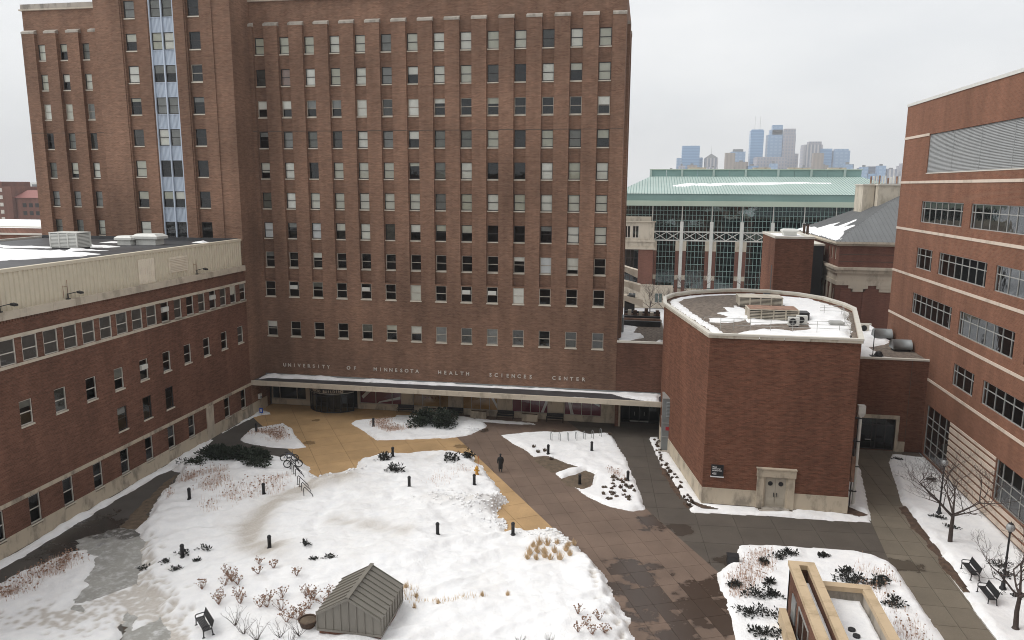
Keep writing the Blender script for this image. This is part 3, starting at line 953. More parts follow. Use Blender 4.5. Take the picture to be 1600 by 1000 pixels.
def window(parent, x, y, z, w, h, rz=0.0, fm='frame_dark', state='D', sill=True, aircon=False):
    """sash window set in an opening: parent part tree window > pane, pane, blind, sill"""
    W = win_meshes(w, h, fm)
    off = OFF.get(parent.name, (0, 0, 0))
    o = link_mesh('window', W['frames'][fm], None, parent, (x - off[0], y - off[1], z - off[2]), rz)
    link_mesh('pane', W['pane'], None, o, (0, .12, .075))
    link_mesh('pane', W['pane'], None, o, (0, .095, h / 2 + .02))
    for sp_ in BL[state]:
        if state in 'HTBL' and sp_[1] > 0:
            a = min(.92, max(.08, sp_[1] + rnd.choice((-.06, 0, 0, .06))))
            sp_ = (sp_[0], a, 1)
        link_mesh('blind', blind_mesh(W, w, h, sp_), None, o)
    if sill: link_mesh('sill', W['sill'], None, o)
    if aircon:
        if 'ac' not in W:
            b = MB().box(-w * .36, w * .36, -.12, .12, h * .52, h * .52 + .42)
            for q in range(5): b.box(-w * .31, w * .31, -.135, -.12, h * .52 + .05 + q * .07, h * .52 + .085 + q * .07)
            W['ac'] = b.mesh('air_conditioner')
            W['ac'].materials.append(M['white_metal'])
        link_mesh('air_conditioner', W['ac'], None, o)
    return o


def grid_window(parent, axis, pos, u0, u1, z0, z1, umull, zmull, face, fm='alu', glass='glass_dark', depth=.12, bar=.06, name='window', split=True):
    """fixed window or curtain wall in a plane: one frame mesh and one pane for each light"""
    P = (lambda a, b, d0, d1, c, e: (min(a, b), max(a, b), pos - face * d0, pos - face * d1, c, e)) if axis == 'y' else (lambda a, b, d0, d1, c, e: (pos - face * d0, pos - face * d1, min(a, b), max(a, b), c, e))
    m = MB()
    us = [u0] + sorted(umull) + [u1]
    zs = [z0] + sorted(zmull) + [z1]
    m.box(*P(u0, u0 + bar, depth - .03, depth + .07, z0, z1)).box(*P(u1 - bar, u1, depth - .03, depth + .07, z0, z1))
    m.box(*P(u0 + bar, u1 - bar, depth - .03, depth + .07, z0, z0 + bar)).box(*P(u0 + bar, u1 - bar, depth - .03, depth + .07, z1 - bar, z1))
    for u in umull: m.box(*P(u - bar / 2, u + bar / 2, depth - .02, depth + .06, z0 + bar, z1 - bar))
    for z in zmull: m.box(*P(u0 + bar, u1 - bar, depth - .012, depth + .05, z - bar / 2, z + bar / 2))
    o = m.build(name, M[fm], parent)
    Q = (lambda u, z: (u, pos - face * (depth + .03), z)) if axis == 'y' else (lambda u, z: (pos - face * (depth + .03), u, z))
    if split:
        for a, b in zip(us[:-1], us[1:]):
            for c, e in zip(zs[:-1], zs[1:]):
                MB().add([Q(a + .01, c + .01), Q(b - .01, c + .01), Q(b - .01, e - .01), Q(a + .01, e - .01)], [(0, 1, 2, 3)]).build('pane', M[glass], o)
    else:
        MB().add([Q(u0 + .01, z0 + .01), Q(u1 - .01, z0 + .01), Q(u1 - .01, z1 - .01), Q(u0 + .01, z1 - .01)], [(0, 1, 2, 3)]).build('glazing', M[glass], o)
    return o


def text_mesh(txt, size, extrude, pitch=None):
    """letters as meshes from the built-in font, set at an even pitch; returns an MB in the XZ plane facing -Y"""
    mb = MB()
    x = 0.0
    for ch in (txt if pitch else [txt]):
        if ch == ' ':
            x += pitch
            continue
        cu = bpy.data.curves.new('glyph', 'FONT')
        cu.body = ch
        cu.size = size
        cu.extrude = extrude
        cu.offset = size * 0.018
        cu.resolution_u = 3
        if pitch: cu.align_x = 'CENTER'
        ob = bpy.data.objects.new('glyph', cu)
        COL.objects.link(ob)
        bpy.context.view_layer.update()
        me = bpy.data.meshes.new_from_object(ob.evaluated_get(bpy.context.evaluated_depsgraph_get()))
        mb.add([(v.co.x + x, -v.co.z, v.co.y) for v in me.vertices], [tuple(p.vertices) for p in me.polygons])
        bpy.data.objects.remove(ob, do_unlink=True)
        bpy.data.meshes.remove(me)
        x += pitch or 0
    return mb


def moved(mb, x, y, z, rz=0.0):
    c, s = math.cos(rz), math.sin(rz)
    mb.v = [(x + a * c - b * s, y + a * s + b * c, z + d) for a, b, d in mb.v]
    return mb
# ------------------------------------------------------------------ main hospital block
YM, YB, YT, XW = 81.32, 81.76, 77.70, -44.36
XE = -2.60
main = thing('hospital_building', 'tall brown brick hospital block with long lettering above its canopy', 'building', (-38, 84, 0))
COLX = [-43.2 + 2.96 * i for i in range(14)]
SILL = [40.79 - 3.41 * i for i in range(9)] + [8.77]
LEFTX = [-70.86, -67.92, -64.96, -62.0]
STATE = ["LLLLLMLLLLLGLL", "GPLLLMHLLGDLHL", "HHhhLGLTDTDDDH", "tMMGLMHMMLDLMH", "BLDLLLTMLDDLLL", "MLLLLLLMLLLLLL",
         "WtWHLGHHHDDtLL", "tDTDDDDDDDTWBD", "DDtDDDLDDDLDDD", "HDDDhTHMGMGDGG"]
AC = {(8, 1), (8, 4), (8, 8), (8, 9)}
LSTATE = ["LHM", "LHL", "LLM", "DMG", "MBL", "MMM", "MML", "MMM", "LMM"]
WH, WW = 1.80, 1.26

lo_holes, hi_holes = [], []
for r, z in enumerate(SILL):
    for x in COLX:
        (lo_holes if r >= 8 else hi_holes).append((x - WW / 2, x + WW / 2, z, z + WH))
w_ = MB()
wall(w_, 'y', YM, XW, XE, 3.62, 15.45, lo_holes, .3)
wall(w_, 'y', YB, XW, XE, 15.45, 46.4, hi_holes, .3)
w_.add([(XW, YM, 15.45), (XE, YM, 15.45), (XE, YB, 15.45), (XW, YB, 15.45)], [(0, 1, 2, 3)])
w_.add([(XW, YM, 3.62), (XE, YM, 3.62), (XE, 82.42, 3.62), (XW, 82.42, 3.62)], [(0, 1, 2, 3)])
# left flank with three visible bays, flank ends, back
wall(w_, 'y', YB, -73.2, -60.6, 0, 46.4, [(x - WW / 2, x + WW / 2, z, z + WH) for z in SILL[:9] for x in LEFTX[:3]], .3)
wall(w_, 'x', XE, YB, 100, 0, 46.4, face=1)
wall(w_, 'x', XE, YM, YB, 0, 15.45, face=1)
wall(w_, 'x', -73.2, YB, 100, 0, 46.4, face=-1)
wall(w_, 'y', 100, -73.2, XE, 0, 46.4, face=1)
w_.build('wall', M['brick_main'], main)
MB().box(-73.0, XE - .2, YB + .25, 99.8, 45.6, 45.9).build('roof', M['membrane'], main)
MB().box(-73.0, XE - .15, YB + .9, 99.5, 4.0, 45.5).build('interior', M['interior'], main)

# pilasters with weathered stone caps
PILX = [(-41.72 + 2.96 * i - .81, -41.72 + 2.96 * i + .81) for i in range(13)] + [(XW + .004, -43.93), (-3.98, XE)]
PILX += [(-73.2, -71.52), (-70.2, -68.65), (-67.28, -65.67), (-64.36, -62.75)]
for a, b in PILX:
    zb = 15.45 if a > -60 else 0
    p = MB().box(a, b, YM, YB, zb, 43.75).build('pilaster', M['brick_main'], main)
    MB().hexa([(a - .03, YM - .04, 43.75), (b + .03, YM - .04, 43.75), (b + .03, YB, 43.75), (a - .03, YB, 43.75),
               (a - .03, YM - .04, 43.98), (b + .03, YM - .04, 43.98), (b + .03, YB, 44.22), (a - .03, YB, 44.22)]).build('cap', M['stone_cap'], p)
for y in (84.5, 90):
    p = MB().box(XE, XE + .32, y, y + 1.6, 0, 43.4).build('pilaster', M['brick_main'], main)
    MB().box(XE, XE + .36, y - .03, y + 1.63, 43.4, 43.75).build('cap', M['stone_cap'], p)
# parapet stones
for a, b in ((-73.3, -60.62), (XW + .005, XE + .1)):
    n = max(1, round((b - a) / 1.55))
    for i in range(n):
        u0, u1 = a + (b - a) * i / n, a + (b - a) * (i + 1) / n
        MB().box(u0 + .008, u1 - .008, YB - .08, YB + .5, 46.55, 47.12).build('parapet_stone', M['stone_cap'], main)
    MB().box(a - .12, b + .06, YB - .26, YB + .4, 46.4, 46.55).build('cornice', M['stone_clean'], main)

for r, z in enumerate(SILL):
    fm = 'frame_light' if r in (2, 7, 8, 9) else 'frame_dark'
    for c, x in enumerate(COLX):
        st = STATE[r][c]
        if st in 'TBHL' and r >= 7 and st == 'L': st = 'L'
        window(main, x, YM if r >= 8 else YB, z, WW, WH, 0, fm, st, True, (r, c) in AC)
    if r < 9:
        for c, x in enumerate(LEFTX[:3]):
            window(main, x, YB, z, WW, WH, 0, 'frame_light' if r == 2 else 'frame_dark', LSTATE[r][c])

jt = MB()
for a, b in PILX: jt.box(a - .002, b + .002, YM - .006, YM + .05, 32.35, 32.43)
jt.box(XW + .01, XE - .01, YB - .006, YB + .05, 32.36, 32.42).box(-73.1, -60.7, YB - .006, YB + .05, 32.36, 32.42)
jt.build('expansion_joint', M['joint'], main)
# ---- projecting tower
TZ = [20.44 + 3.41 * i for i in range(9)]
BAYS = [(-57.2, -55.6), (-53.95, -51.0), (-49.55, -47.95)]
TOP = 56.0
t_ = MB()
wall(t_, 'y', YT, -60.6, XW, 0, TOP, [(a, b, 18.9, 50.2) for a, b in BAYS], .28)
t_.box(-58.9, -57.35, YT - .10, YT + .01, 0, TOP).box(-55.45, -54.05, YT - .10, YT + .01, 0, TOP).box(-50.9, -49.7, YT - .10, YT + .01, 0, TOP).box(-47.8, -46.45, YT - .10, YT + .01, 0, TOP)
wall(t_, 'x', XW, YT, YB + .3, 0, TOP, face=1)
wall(t_, 'x', -60.6, YT, YB + .3, 0, TOP, face=-1)
wall(t_, 'y', YT + .28, -57.2, -55.6, 18.9, 50.2, [(-56.4 - .68, -56.4 + .68, z, z + WH) for z in TZ], .28)
wall(t_, 'y', YT + .28, -49.55, -47.95, 18.9, 50.2, [(-48.75 - .68, -48.75 + .68, z, z + WH) for z in TZ], .28)
t_.build('tower_wall', M['brick_main'], main)
MB().box(-60.4, XW - .2, YT + .2, 82.2, TOP - .4, TOP).build('roof', M['membrane'], main)
MB().box(-60.3, XW - .3, YT + 1.0, YB + .5, 1, TOP - .5).build('interior', M['interior'], main)
T1 = "MMHLTGLHLG"
T3 = "DDDDtDDDGD"
TB = ["DD", "HH", "DD", "LM", "MM", "hh", "LL", "MM", "MG"]
for i, z in enumerate(TZ):
    window(main, -56.4, YT + .28, z, 1.36, WH, 0, 'frame_dark', (T1[::-1])[i + 1] if i < 9 else 'M')
    window(main, -48.75, YT + .28, z, 1.36, WH, 0, 'frame_light' if i == 5 else 'frame_dark', T3[i])
    for q, x in enumerate((-53.19, -51.76)):
        window(main, x, YT + .12, z, 1.27, WH, 0, 'frame_dark', TB[i][q], False)
        pz0, pz1 = z + WH + .005, z + 3.405
        pn = MB()
        pn.box(x - .635, x + .635, YT + .22, YT + .26, pz0, pz1)
        for s in range(8):
            pn.box(x - .60 + s * .155, x - .60 + s * .155 + .08, YT + .185, YT + .22, pz0 + .06, pz1 - .06)
        pn.box(x - .635, x + .635, YT + .15, YT + .22, pz0, pz0 + .06).box(x - .635, x + .635, YT + .13, YT + .22, pz1 - .06, pz1)
        pn.build('spandrel_panel', M['blue_panel'], main)
for x in (-53.89, -52.475, -51.06):
    MB().box(x - .07, x + .07, YT + .02, YT + .29, 18.95, 50.15).build('mullion', M['blue_panel'], main)

# ---- canopy over the ground floor
cn = MB().box(XW + .03, 2.38, 77.83, YM - .004, 3.64, 3.98).build('canopy', M['stone'], main)
for i in range(14):
    u0 = XW + .03 + i * (46.71 / 14)
    MB().box(u0 + .008, u0 + 46.71 / 14 - .008, 77.70, 77.95, 3.56, 4.10).build('fascia_stone', M['stone_clean'], cn)
MB().box(XW + .03, 2.38, 77.95, 81.2, 3.98, 4.0).build('roof_membrane', M['membrane'], cn)
MB().box(XW + .03, 2.38, 81.18, YM - .003, 3.98, 4.14).build('flashing', M['grey_metal'], cn)
snow_patch('snow', [(XW + .3, 78.6), (-43.2, 79.6), (-38, 79.9), (-30, 79.95), (-20, 80.25), (-10, 80.45), (-3, 80.4), (-1.5, 79.2), (.5, 78.4), (2.2, 78.2), (2.2, 81.15), (XW + .3, 81.15)], 0.2, .10, 4.0, .3, .12, seed=41, parent=cn, base=-.01)
snow_patch('snow', [(-20, 77.96), (-4, 77.95), (-4, 78.12), (-20, 78.1)], 0.1, .02, 4.0, .1, .1, seed=42, parent=cn, base=-.01)

MB().box(XW + .03, 2.38, 77.96, 82.4, 3.60, 3.615).build('soffit', M['white_metal'], cn)  # white sheet added below the canopy to bounce light onto the storefront
# ---- storefront below the canopy
YS, S_ = 82.42, 82.42 / 81.32
sf = MB()
groups = [(-43.7, -39.35, (-42.75, -40.53), None), (-32.6, -27.42, (-30.6, -28.59), 'maroon'), (-26.01, -21.73, (-24.85, -22.78), 'gold'),
          (-20.06, -15.92, (-19.02, -17.94, -16.91), 'gold'), (-14.25, -10.12, (-13.19, -12.13, -11.08), 'maroon'), (-8.26, -4.09, (-7.4, -6.32, -5.24), 'maroon')]
hs = [(a * S_, b * S_, .66, 3.3) for a, b, _, _ in groups]
wall(sf, 'y', YS, XW, -2.42, 0, 3.62, hs + [(-38.6, -33.3, 0.001, 3.3)], .25)
sfo = sf.build('storefront_wall', M['stone'], main)
for a, b in ((XW, -38.72), (-33.2, -2.45)):
    MB().box(a, b, YS - .06, YS - .003, .0, .62).build('base_course', M['stone'], main)
MB().box(XW + .1, -2.5, YS + 1.6, YS + 2.0, 0, 3.6).build('interior', M['interior'], main)
for a, b, mu, gr in groups:
    o = grid_window(main, 'y', YS, a * S_, b * S_, .66, 3.3, [m_ * S_ for m_ in mu], [], -1, 'frame_light', 'glass_dark' if gr is None else 'glass', .12, .07)
    if gr:
        MB().box(a * S_ + .06, b * S_ - .06, YS + .22, YS + .25, .72, 3.24).build('banner', M[gr], o)
y0, y1 = YS + .195, YS + .215
for x0, x1, xb0, xb1 in ((-10.0, -9.72, -10.95, -10.62), (-8.1, -7.8, -7.55, -7.2), (-17.3, -17.0, -15.95, -15.65)):
    z0, z1 = (.74, 3.2)
    MB().add([(xb0 * S_, y0, z0), (xb1 * S_, y0, z0), (x1 * S_, y0, z1), (x0 * S_, y0, z1), (xb0 * S_, y1, z0), (xb1 * S_, y1, z0), (x1 * S_, y1, z1), (x0 * S_, y1, z1)],
             [(0, 1, 2, 3), (7, 6, 5, 4), (0, 4, 5, 1), (1, 5, 6, 2), (2, 6, 7, 3), (3, 7, 4, 0)]).build('banner_stripe', M['white_stripe'], main)
MB().add([(-32.4 * S_, y0, 1.5), (-32.2 * S_, y0, 1.2), (-30.7 * S_, y0, 2.6), (-31.0 * S_, y0, 2.9)], [(0, 1, 2, 3)]).build('banner_stripe', M['white_stripe'], main)
MB().add([(-30.4 * S_, y0, .75), (-27.6 * S_, y0, 1.35), (-27.6 * S_, y0, 1.7), (-30.2 * S_, y0, .95)], [(0, 1, 2, 3)]).build('banner_stripe', M['white_stripe'], main)
MB().add([(-6.9 * S_, y0, 3.1), (-6.5 * S_, y0, 3.2), (-4.3 * S_, y0, 2.0), (-4.3 * S_, y0, 1.75)], [(0, 1, 2, 3)]).build('banner_stripe', M['white_stripe'], main)
moved(text_mesh('MAKING', .34, .004, .42), -24.55 * S_, YS + .19, 1.65).build('lettering', M['brown_print'], main)
MB().box(-15.55, -14.75, YS - .1, YS - .01, 2.35, 2.85).build('notice_board', M['black'], main)

# curved dark entrance vestibule
RC, RR = (-36.05, 83.2), 3.3
angs = [math.radians(-145 + 110 * i / 8) for i in range(9)]
arc = [(RC[0] + RR * math.cos(t), RC[1] + RR * math.sin(t)) for t in angs]
ev = MB()
for (x, y) in arc: ev.box(x - .05, x + .05, y - .05, y + .05, 0, 2.4)
for (a, b), (c, d) in zip(arc[:-1], arc[1:]):
    ev.tube((a, b, .08), (c, d, .08), .08, n=4).tube((a, b, 2.33), (c, d, 2.33), .06, n=4).tube((a, b, 2.0), (c, d, 2.0), .035, n=4)
evo = ev.build('entrance_vestibule', M['black'], main)
for (a, b), (c, d) in zip(arc[:-1], arc[1:]):
    MB().add([(a, b, .1), (c, d, .1), (c, d, 2.35), (a, b, 2.35)], [(0, 1, 2, 3)]).build('pane', M['glass_dark'], evo)
big = [(RC[0] + (RR + .12) * math.cos(t), RC[1] + (RR + .12) * math.sin(t)) for t in angs]
MB().prism(big + [(arc[-1][0], 82.3), (arc[0][0], 82.3)], 2.38, 3.55).build('fascia', M['dark_metal'], evo)
MB().prism([(x, y) for x, y in [(RC[0] + (RR + .16) * math.cos(t), RC[1] + (RR + .16) * math.sin(t)) for t in angs]] + [(RC[0] + (RR - .1) * math.cos(t), RC[1] + (RR - .1) * math.sin(t)) for t in angs[::-1]], 2.32, 2.40).build('trim', M['alu'], evo)
MB().prism([(RC[0] + .8 * math.cos(t), RC[1] - 1 + .8 * math.sin(t)) for t in [i * math.pi / 6 for i in range(12)]], .02, 2.5).build('revolving_core', M['interior'], evo)
txt = 'MAYO BUILDING'
lt = MB()
for i, ch in enumerate(txt):
    if ch == ' ': continue
    t = math.radians(-90 + (i - 6) * 5.1)
    g1 = text_mesh(ch, .44, .02, .1)
    moved(g1, RC[0] + (RR + .17) * math.cos(t), RC[1] + (RR + .17) * math.sin(t), 2.50, t + math.pi / 2)
    lt.add(g1.v, g1.f)
lt.build('lettering', M['letter_metal'], evo)

for word, x0, x1 in (('UNIVERSITY', -42.03, -36.15), ('OF', -33.98, -32.85), ('MINNESOTA', -30.67, -25.25), ('HEALTH', -22.89, -19.25), ('SCIENCES', -16.91, -11.95), ('CENTER', -9.65, -6.0)):
    n = len(word)
    pitch = (x1 - x0 - .34) / (n - 1)
    moved(text_mesh(word, .58, .025, pitch), x0 + .17, YM - .06, 5.06).build('lettering', M['letter_metal'], main, label=None)

# low extension seen past the left flank
ext = thing('low_brick_extension', 'low brick extension with snowy coping behind the black wing roof', 'building', (-84, 84, 0))
MB().box(-120, -73.25, 81.9, 95, 0, 20.1).build('wall', M['brick_wing'], ext)
MB().box(-120, -73.25, 81.8, 82.3, 20.1, 20.3).build('coping', M['coping'], ext)

# ------------------------------------------------------------------ brick link left of the auditorium
lk = thing('brick_link', 'low brick link with dark glass entrance between hospital block and auditorium', 'building', (0, 84, 0))
b_ = MB()
wall(b_, 'y', YM + .05, XE, 2.42, 3.62, 9.6)
wall(b_, 'y', YM + .05, XE, -2.2, 0, 3.62)
wall(b_, 'x', 2.42, YM + .05, 84, 0, 9.6, face=1)
b_.build('wall', M['brick_wing'], lk)
MB().box(XE + .01, 2.6, YM + .3, 95.5, 9.2, 9.42).build('roof', M['gravel'], lk)
MB().box(XE + .01, 2.5, YM - .02, YM + .34, 9.6, 9.8).build('coping', M['coping'], lk)
MB().box(XE + .01, 2.5, 95.4, 95.7, 9.42, 9.8).build('coping', M['coping'], lk)
snow_patch('snow', [(XE + .1, YM + .4), (-1.4, YM + .4), (-1.2, 83.5), (.2, 85.5), (.2, 87), (-1.1, 87.5), (-.5, 92), (XE + .1, 93)], .2, .12, 9.42, .3, .2, seed=51, parent=lk, base=-.01)
snow_patch('snow', [(1.5, YM + .4), (2.4, YM + .4), (2.4, 84.5), (1.7, 84)], .15, .1, 9.42, .3, .15, seed=52, parent=lk, base=-.01)
MB().box(-2.2, 2.42, YM + .3, 84.6, 3.5, 3.6).build('soffit', M['stone'], lk)
MB().box(-2.2, -2.0, YM + .1, 84.0, 0, 3.6).build('jamb', M['stone'], lk)
MB().box(-2.0, 2.42, 84.3, 84.6, 0, 3.5).build('interior', M['interior'], lk)
grid_window(lk, 'y', 83.1, -2.0, 2.42, .02, 3.4, [-1.0, 0.1, 1.2], [2.25], -1, 'frame_dark', 'glass_dark', .05, .09, name='entrance_glazing')
for x in (-.45, .65):
    MB().box(x - .5, x + .5, 83.02, 83.08, .15, .28).box(x - .02, x + .02, 82.98, 83.08, .9, 1.3).build('door_handle', M['alu'], lk)

# grey metal duct riser beside the link entrance
rs = thing('duct_riser', 'tall grey metal duct riser with red sign at the canopy end', 'duct', (3.0, 75, 0))
MB().box(2.4, 3.75, 74.2, 76.6, 0, 5.55).build('casing', M['grey_metal'], rs)
lv = MB().box(2.72, 3.62, 74.15, 74.2, 3.6, 5.3)
for i in range(11): lv.hexa([(2.75, 74.09, 3.66 + i * .145), (3.59, 74.09, 3.66 + i * .145), (3.59, 74.15, 3.70 + i * .145), (2.75, 74.15, 3.70 + i * .145), (2.75, 74.09, 3.69 + i * .145), (3.59, 74.09, 3.69 + i * .145), (3.59, 74.15, 3.76 + i * .145), (2.75, 74.15, 3.76 + i * .145)])
lv.build('louver', M['grey_metal'], rs)
for z in (1.5, 2.95, 5.5): MB().box(2.37, 3.78, 74.16, 76.63, z, z + .07).build('flange', M['alu'], rs)
MB().box(2.75, 3.5, 74.1, 74.19, 2.25, 2.6).build('sign_plate', M['red_sign'], rs)
MB().prism([(2.1, 73.9), (3.9, 73.6), (3.9, 76.7), (2.1, 76.7)], 0, .12).build('plinth', M['stone_cap'], rs)
# ------------------------------------------------------------------ long brick wing on the left
wg = thing('brick_wing', 'long low brick wing with ribbed cream metal storey and black roof', 'building', (-57, 56, 0))
RZ = math.pi / 2
WY0 = 26.0
RIB = [45.05 + 2.0 * i for i in range(-8, 17)]
MID = [46.1 + 3.33 * i for i in range(-5, 10)]
LOW = [56.1, 59.45, 62.75]
GND = [45.93 + 3.33 * i for i in range(-5, 7)] + [72.5, 75.9]
ribw = lambda y: 1.4 if y < 62 else 1.2
holes = [(y - ribw(y) / 2, y + ribw(y) / 2, 13.62, 15.5) for y in RIB]
holes += [(y - .58, y + .58, 8.9, 10.78) for y in MID] + [(y - .6, y + .6, 5.22, 7.3) for y in LOW] + [(y - .53, y + .53, 1.32, 3.5) for y in GND]
b_ = MB()
wall(b_, 'x', XW, WY0, YT, 1.3, 16.9, holes, .3, face=1)
wall(b_, 'y', WY0, -70, XW, 0, 16.9, face=-1)
wall(b_, 'x', -70, WY0, YT, 0, 20, face=-1)
b_.build('wall', M['brick_wing'], wg)
MB().box(-69.8, XW - .9, WY0 + .3, YT - .2, .5, 16.8).build('interior', M['interior'], wg)
st = MB()
wall(st, 'x', XW + .06, WY0, YT + 3.5, 0, 1.32, [(y - .53, y + .53, 1.1, 1.33) for y in GND], .2, face=1)
st.add([(XW, WY0, 1.32), (XW + .06, WY0, 1.32), (XW + .06, YT + 3.5, 1.32), (XW, YT + 3.5, 1.32)], [(0, 1, 2, 3)])
st.build('stone_base', M['stone'], wg)
for i in range(24):
    y0 = WY0 + i * 2.17
    MB().box(XW, XW + .08, y0 + .008, min(YT, y0 + 2.17) - .008, 3.56, 3.86).build('band_stone', M['stone'], wg)
for z0, z1 in ((15.5, 15.74), (13.40, 13.61)):
    for i in range(20):
        y0 = WY0 + i * 2.585
        MB().box(XW, XW + .07, y0 + .006, y0 + 2.585 - .006, z0, z1).build('band_stone', M['stone_clean'], wg)
for i in range(22):
    y0 = WY0 + i * 2.35
    MB().box(-44.9, XW + .16, y0 + .008, y0 + 2.35 - .008, 16.9, 17.48).build('ledge_stone', M['stone_clean'], wg)
den = MB()
for i in range(int((YT - WY0) / .25)): den.box(XW - .02, XW + .05, WY0 + i * .25, WY0 + i * .25 + .12, 16.68, 16.9)
den.build('dentil_course', M['brick_wing'], wg, kind='stuff')
MB().box(XW, XW + .1, 68.5, 69.75, 0, 3.56).build('stone_pier', M['stone_clean'], wg)
# ribbed metal storey
rb = MB()
y = WY0
prof = []
while y < YT:
    prof += [(y, 0.0), (y + .26, 0.0), (y + .30, .10), (y + .40, .10), (y + .44, 0.0)]
    y += .44
prof = [(a, d) for a, d in prof if a <= YT - .02] + [(YT - .01, 0)]
for (a, d), (c, e) in zip(prof[:-1], prof[1:]):
    if c - a < 1e-6: continue
    rb.add([(-44.62 + d, a, 17.48), (-44.62 + e, c, 17.48), (-44.62 + e, c, 20.2), (-44.62 + d, a, 20.2)], [(0, 1, 2, 3)])
rb.build('ribbed_siding', M['siding'], wg)
MB().box(-44.95, -44.5, WY0, YT - .01, 20.2, 20.45).build('coping', M['siding'], wg)
MB().box(-69.9, -44.9, WY0 + .1, YT - .02, 19.8, 20.15).build('roof', M['membrane'], wg)
MB().box(-70.2, -69.8, WY0, YT, 20.0, 20.35).build('coping', M['coping'], wg)
MB().box(-69.8, -44.95, YT - .2, YT - .02, 20.15, 20.5).build('flashing', M['membrane'], wg)
d_ = MB().box(-44.62, -44.48, 59.95, 62.2, 17.5, 19.75)
for i in range(8): d_.box(-44.48, -44.45, 60.05 + i * .27, 60.2 + i * .27, 17.55, 19.65)
d_.build('metal_door', M['siding_door'], wg)
l_ = MB().box(-44.62, -44.5, 64.4, 67.4, 18.05, 19.55)
for i in range(9): l_.box(-44.5, -44.44, 64.5, 67.3, 18.12 + i * .155, 18.20 + i * .155)
l_.build('louver', M['siding_door'], wg)
MIDS = "ttttthtttDDDDDt"
for i, y in enumerate(RIB):
    if y < 62:
        o = grid_window(wg, 'x', XW, y - .7, y + .7, 13.62, 15.5, [], [14.5], 1, 'frame_pale', 'glass', .06, .07)
        MB().box(XW - .14, XW - .12, y - .63, y + .63, 13.70, 15.43).build('screen', M['screen'], o)
    else:
        j = i - 17
        window(wg, XW, y, 13.62, 1.2, 1.88, RZ, 'frame_pale', 'DGDGDGHt'[j % 8], True, j in (0, 4))
for i, y in enumerate(MID): window(wg, XW, y, 8.9, 1.16, 1.88, RZ, 'frame_pale', 'DDDDDtGDhDDDDDG'[i % 15], True, i == 9)
for i, y in enumerate(LOW): window(wg, XW, y, 5.22, 1.2, 2.08, RZ, 'frame_dark', 'tDD'[i])
for i, y in enumerate(GND): window(wg, XW, y, 1.32, 1.06, 2.18, RZ, 'frame_pale', 'D')
for (pts, sd_) in (([(-69, 45), (-60, 45), (-55, 50), (-51, 55), (-48.5, 58), (-49, 60.5), (-53, 62), (-57, 63), (-69, 63.5)], 61), ([(-69, 64.6), (-58, 65), (-58.5, 66.2), (-69, 67)], 62), ([(-54, 62.6), (-50.3, 63.8), (-51, 64.4), (-54, 63.9)], 63),
                   ([(-55.5, 67), (-52, 67.4), (-52.5, 68.6), (-57, 69)], 64), ([(-57.8, 72.5), (-54.7, 73), (-55, 74), (-58, 74)], 65), ([(-48.5, 74.7), (-47, 74.8), (-47.2, 75.4), (-48.6, 75.4)], 66)):
    snow_patch('snow', pts, .3, .06, 20.15, .4, .9, seed=sd_, parent=wg, base=-.01)


def louver_box(name, label, x0, x1, y0, y1, z0, z1, mat, n=9, cap=True, curb=True):
    t = thing(name, label, 'vent', ((x0 + x1) / 2, (y0 + y1) / 2, z0))
    if curb: MB().box(x0 + .1, x1 - .1, y0 + .1, y1 - .1, z0, z0 + .12).build('curb', M['membrane'], t)
    h = z1 - z0
    MB().box(x0 + .12, x1 - .12, y0 + .12, y1 - .12, z0 + .12, z1 - .08).build('casing', M['grey_metal'] if mat == M['white_metal'] else M['black'], t)
    npst = max(2, round((x1 - x0) / 1.1) + 1)
    for i in range(npst):
        xx = x0 + (x1 - x0 - .12) * i / (npst - 1)
        for yy in (y0 - .01, y1 - .11):
            MB().box(xx, xx + .12, yy, yy + .12, z0 + .12, z1 - .08).build('post', mat, t)
    for i in range(n):
        a = z0 + .14 + (h - .26) * i / n
        MB().box(x0 + .02, x1 - .02, y0 + .02, y1 - .02, a, a + (h - .26) / n * (.5 if mat != M['white_metal'] else .72)).build('louver_blade', mat, t)
    if cap: MB().box(x0 - .02, x1 + .02, y0 - .02, y1 + .02, z1 - .08, z1).build('lid', mat, t)
    return t


def hood(name, label, x, y, z, w, d, h, mat):
    t = thing(name, label, 'vent', (x, y, z))
    MB().box(x - w * .38, x + w * .38, y - d * .38, y + d * .38, z, z + h * .55).build('curb', mat, t)
    MB().hexa([(x - w / 2, y - d / 2, z + h * .55), (x + w / 2, y - d / 2, z + h * .55), (x + w / 2, y + d / 2, z + h * .55), (x - w / 2, y + d / 2, z + h * .55),
               (x - w * .5, y - d * .5, z + h * .78), (x + w * .5, y - d * .5, z + h * .78), (x + w * .5, y + d * .5, z + h * .78), (x - w * .5, y + d * .5, z + h * .78)]).build('skirt', mat, t)
    MB().hexa([(x - w / 2, y - d / 2, z + h * .78), (x + w / 2, y - d / 2, z + h * .78), (x + w / 2, y + d / 2, z + h * .78), (x - w / 2, y + d / 2, z + h * .78),
               (x - w * .36, y - d * .36, z + h), (x + w * .36, y - d * .36, z + h), (x + w * .36, y + d * .36, z + h), (x - w * .36, y + d * .36, z + h)]).build('top', mat, t)
    return t


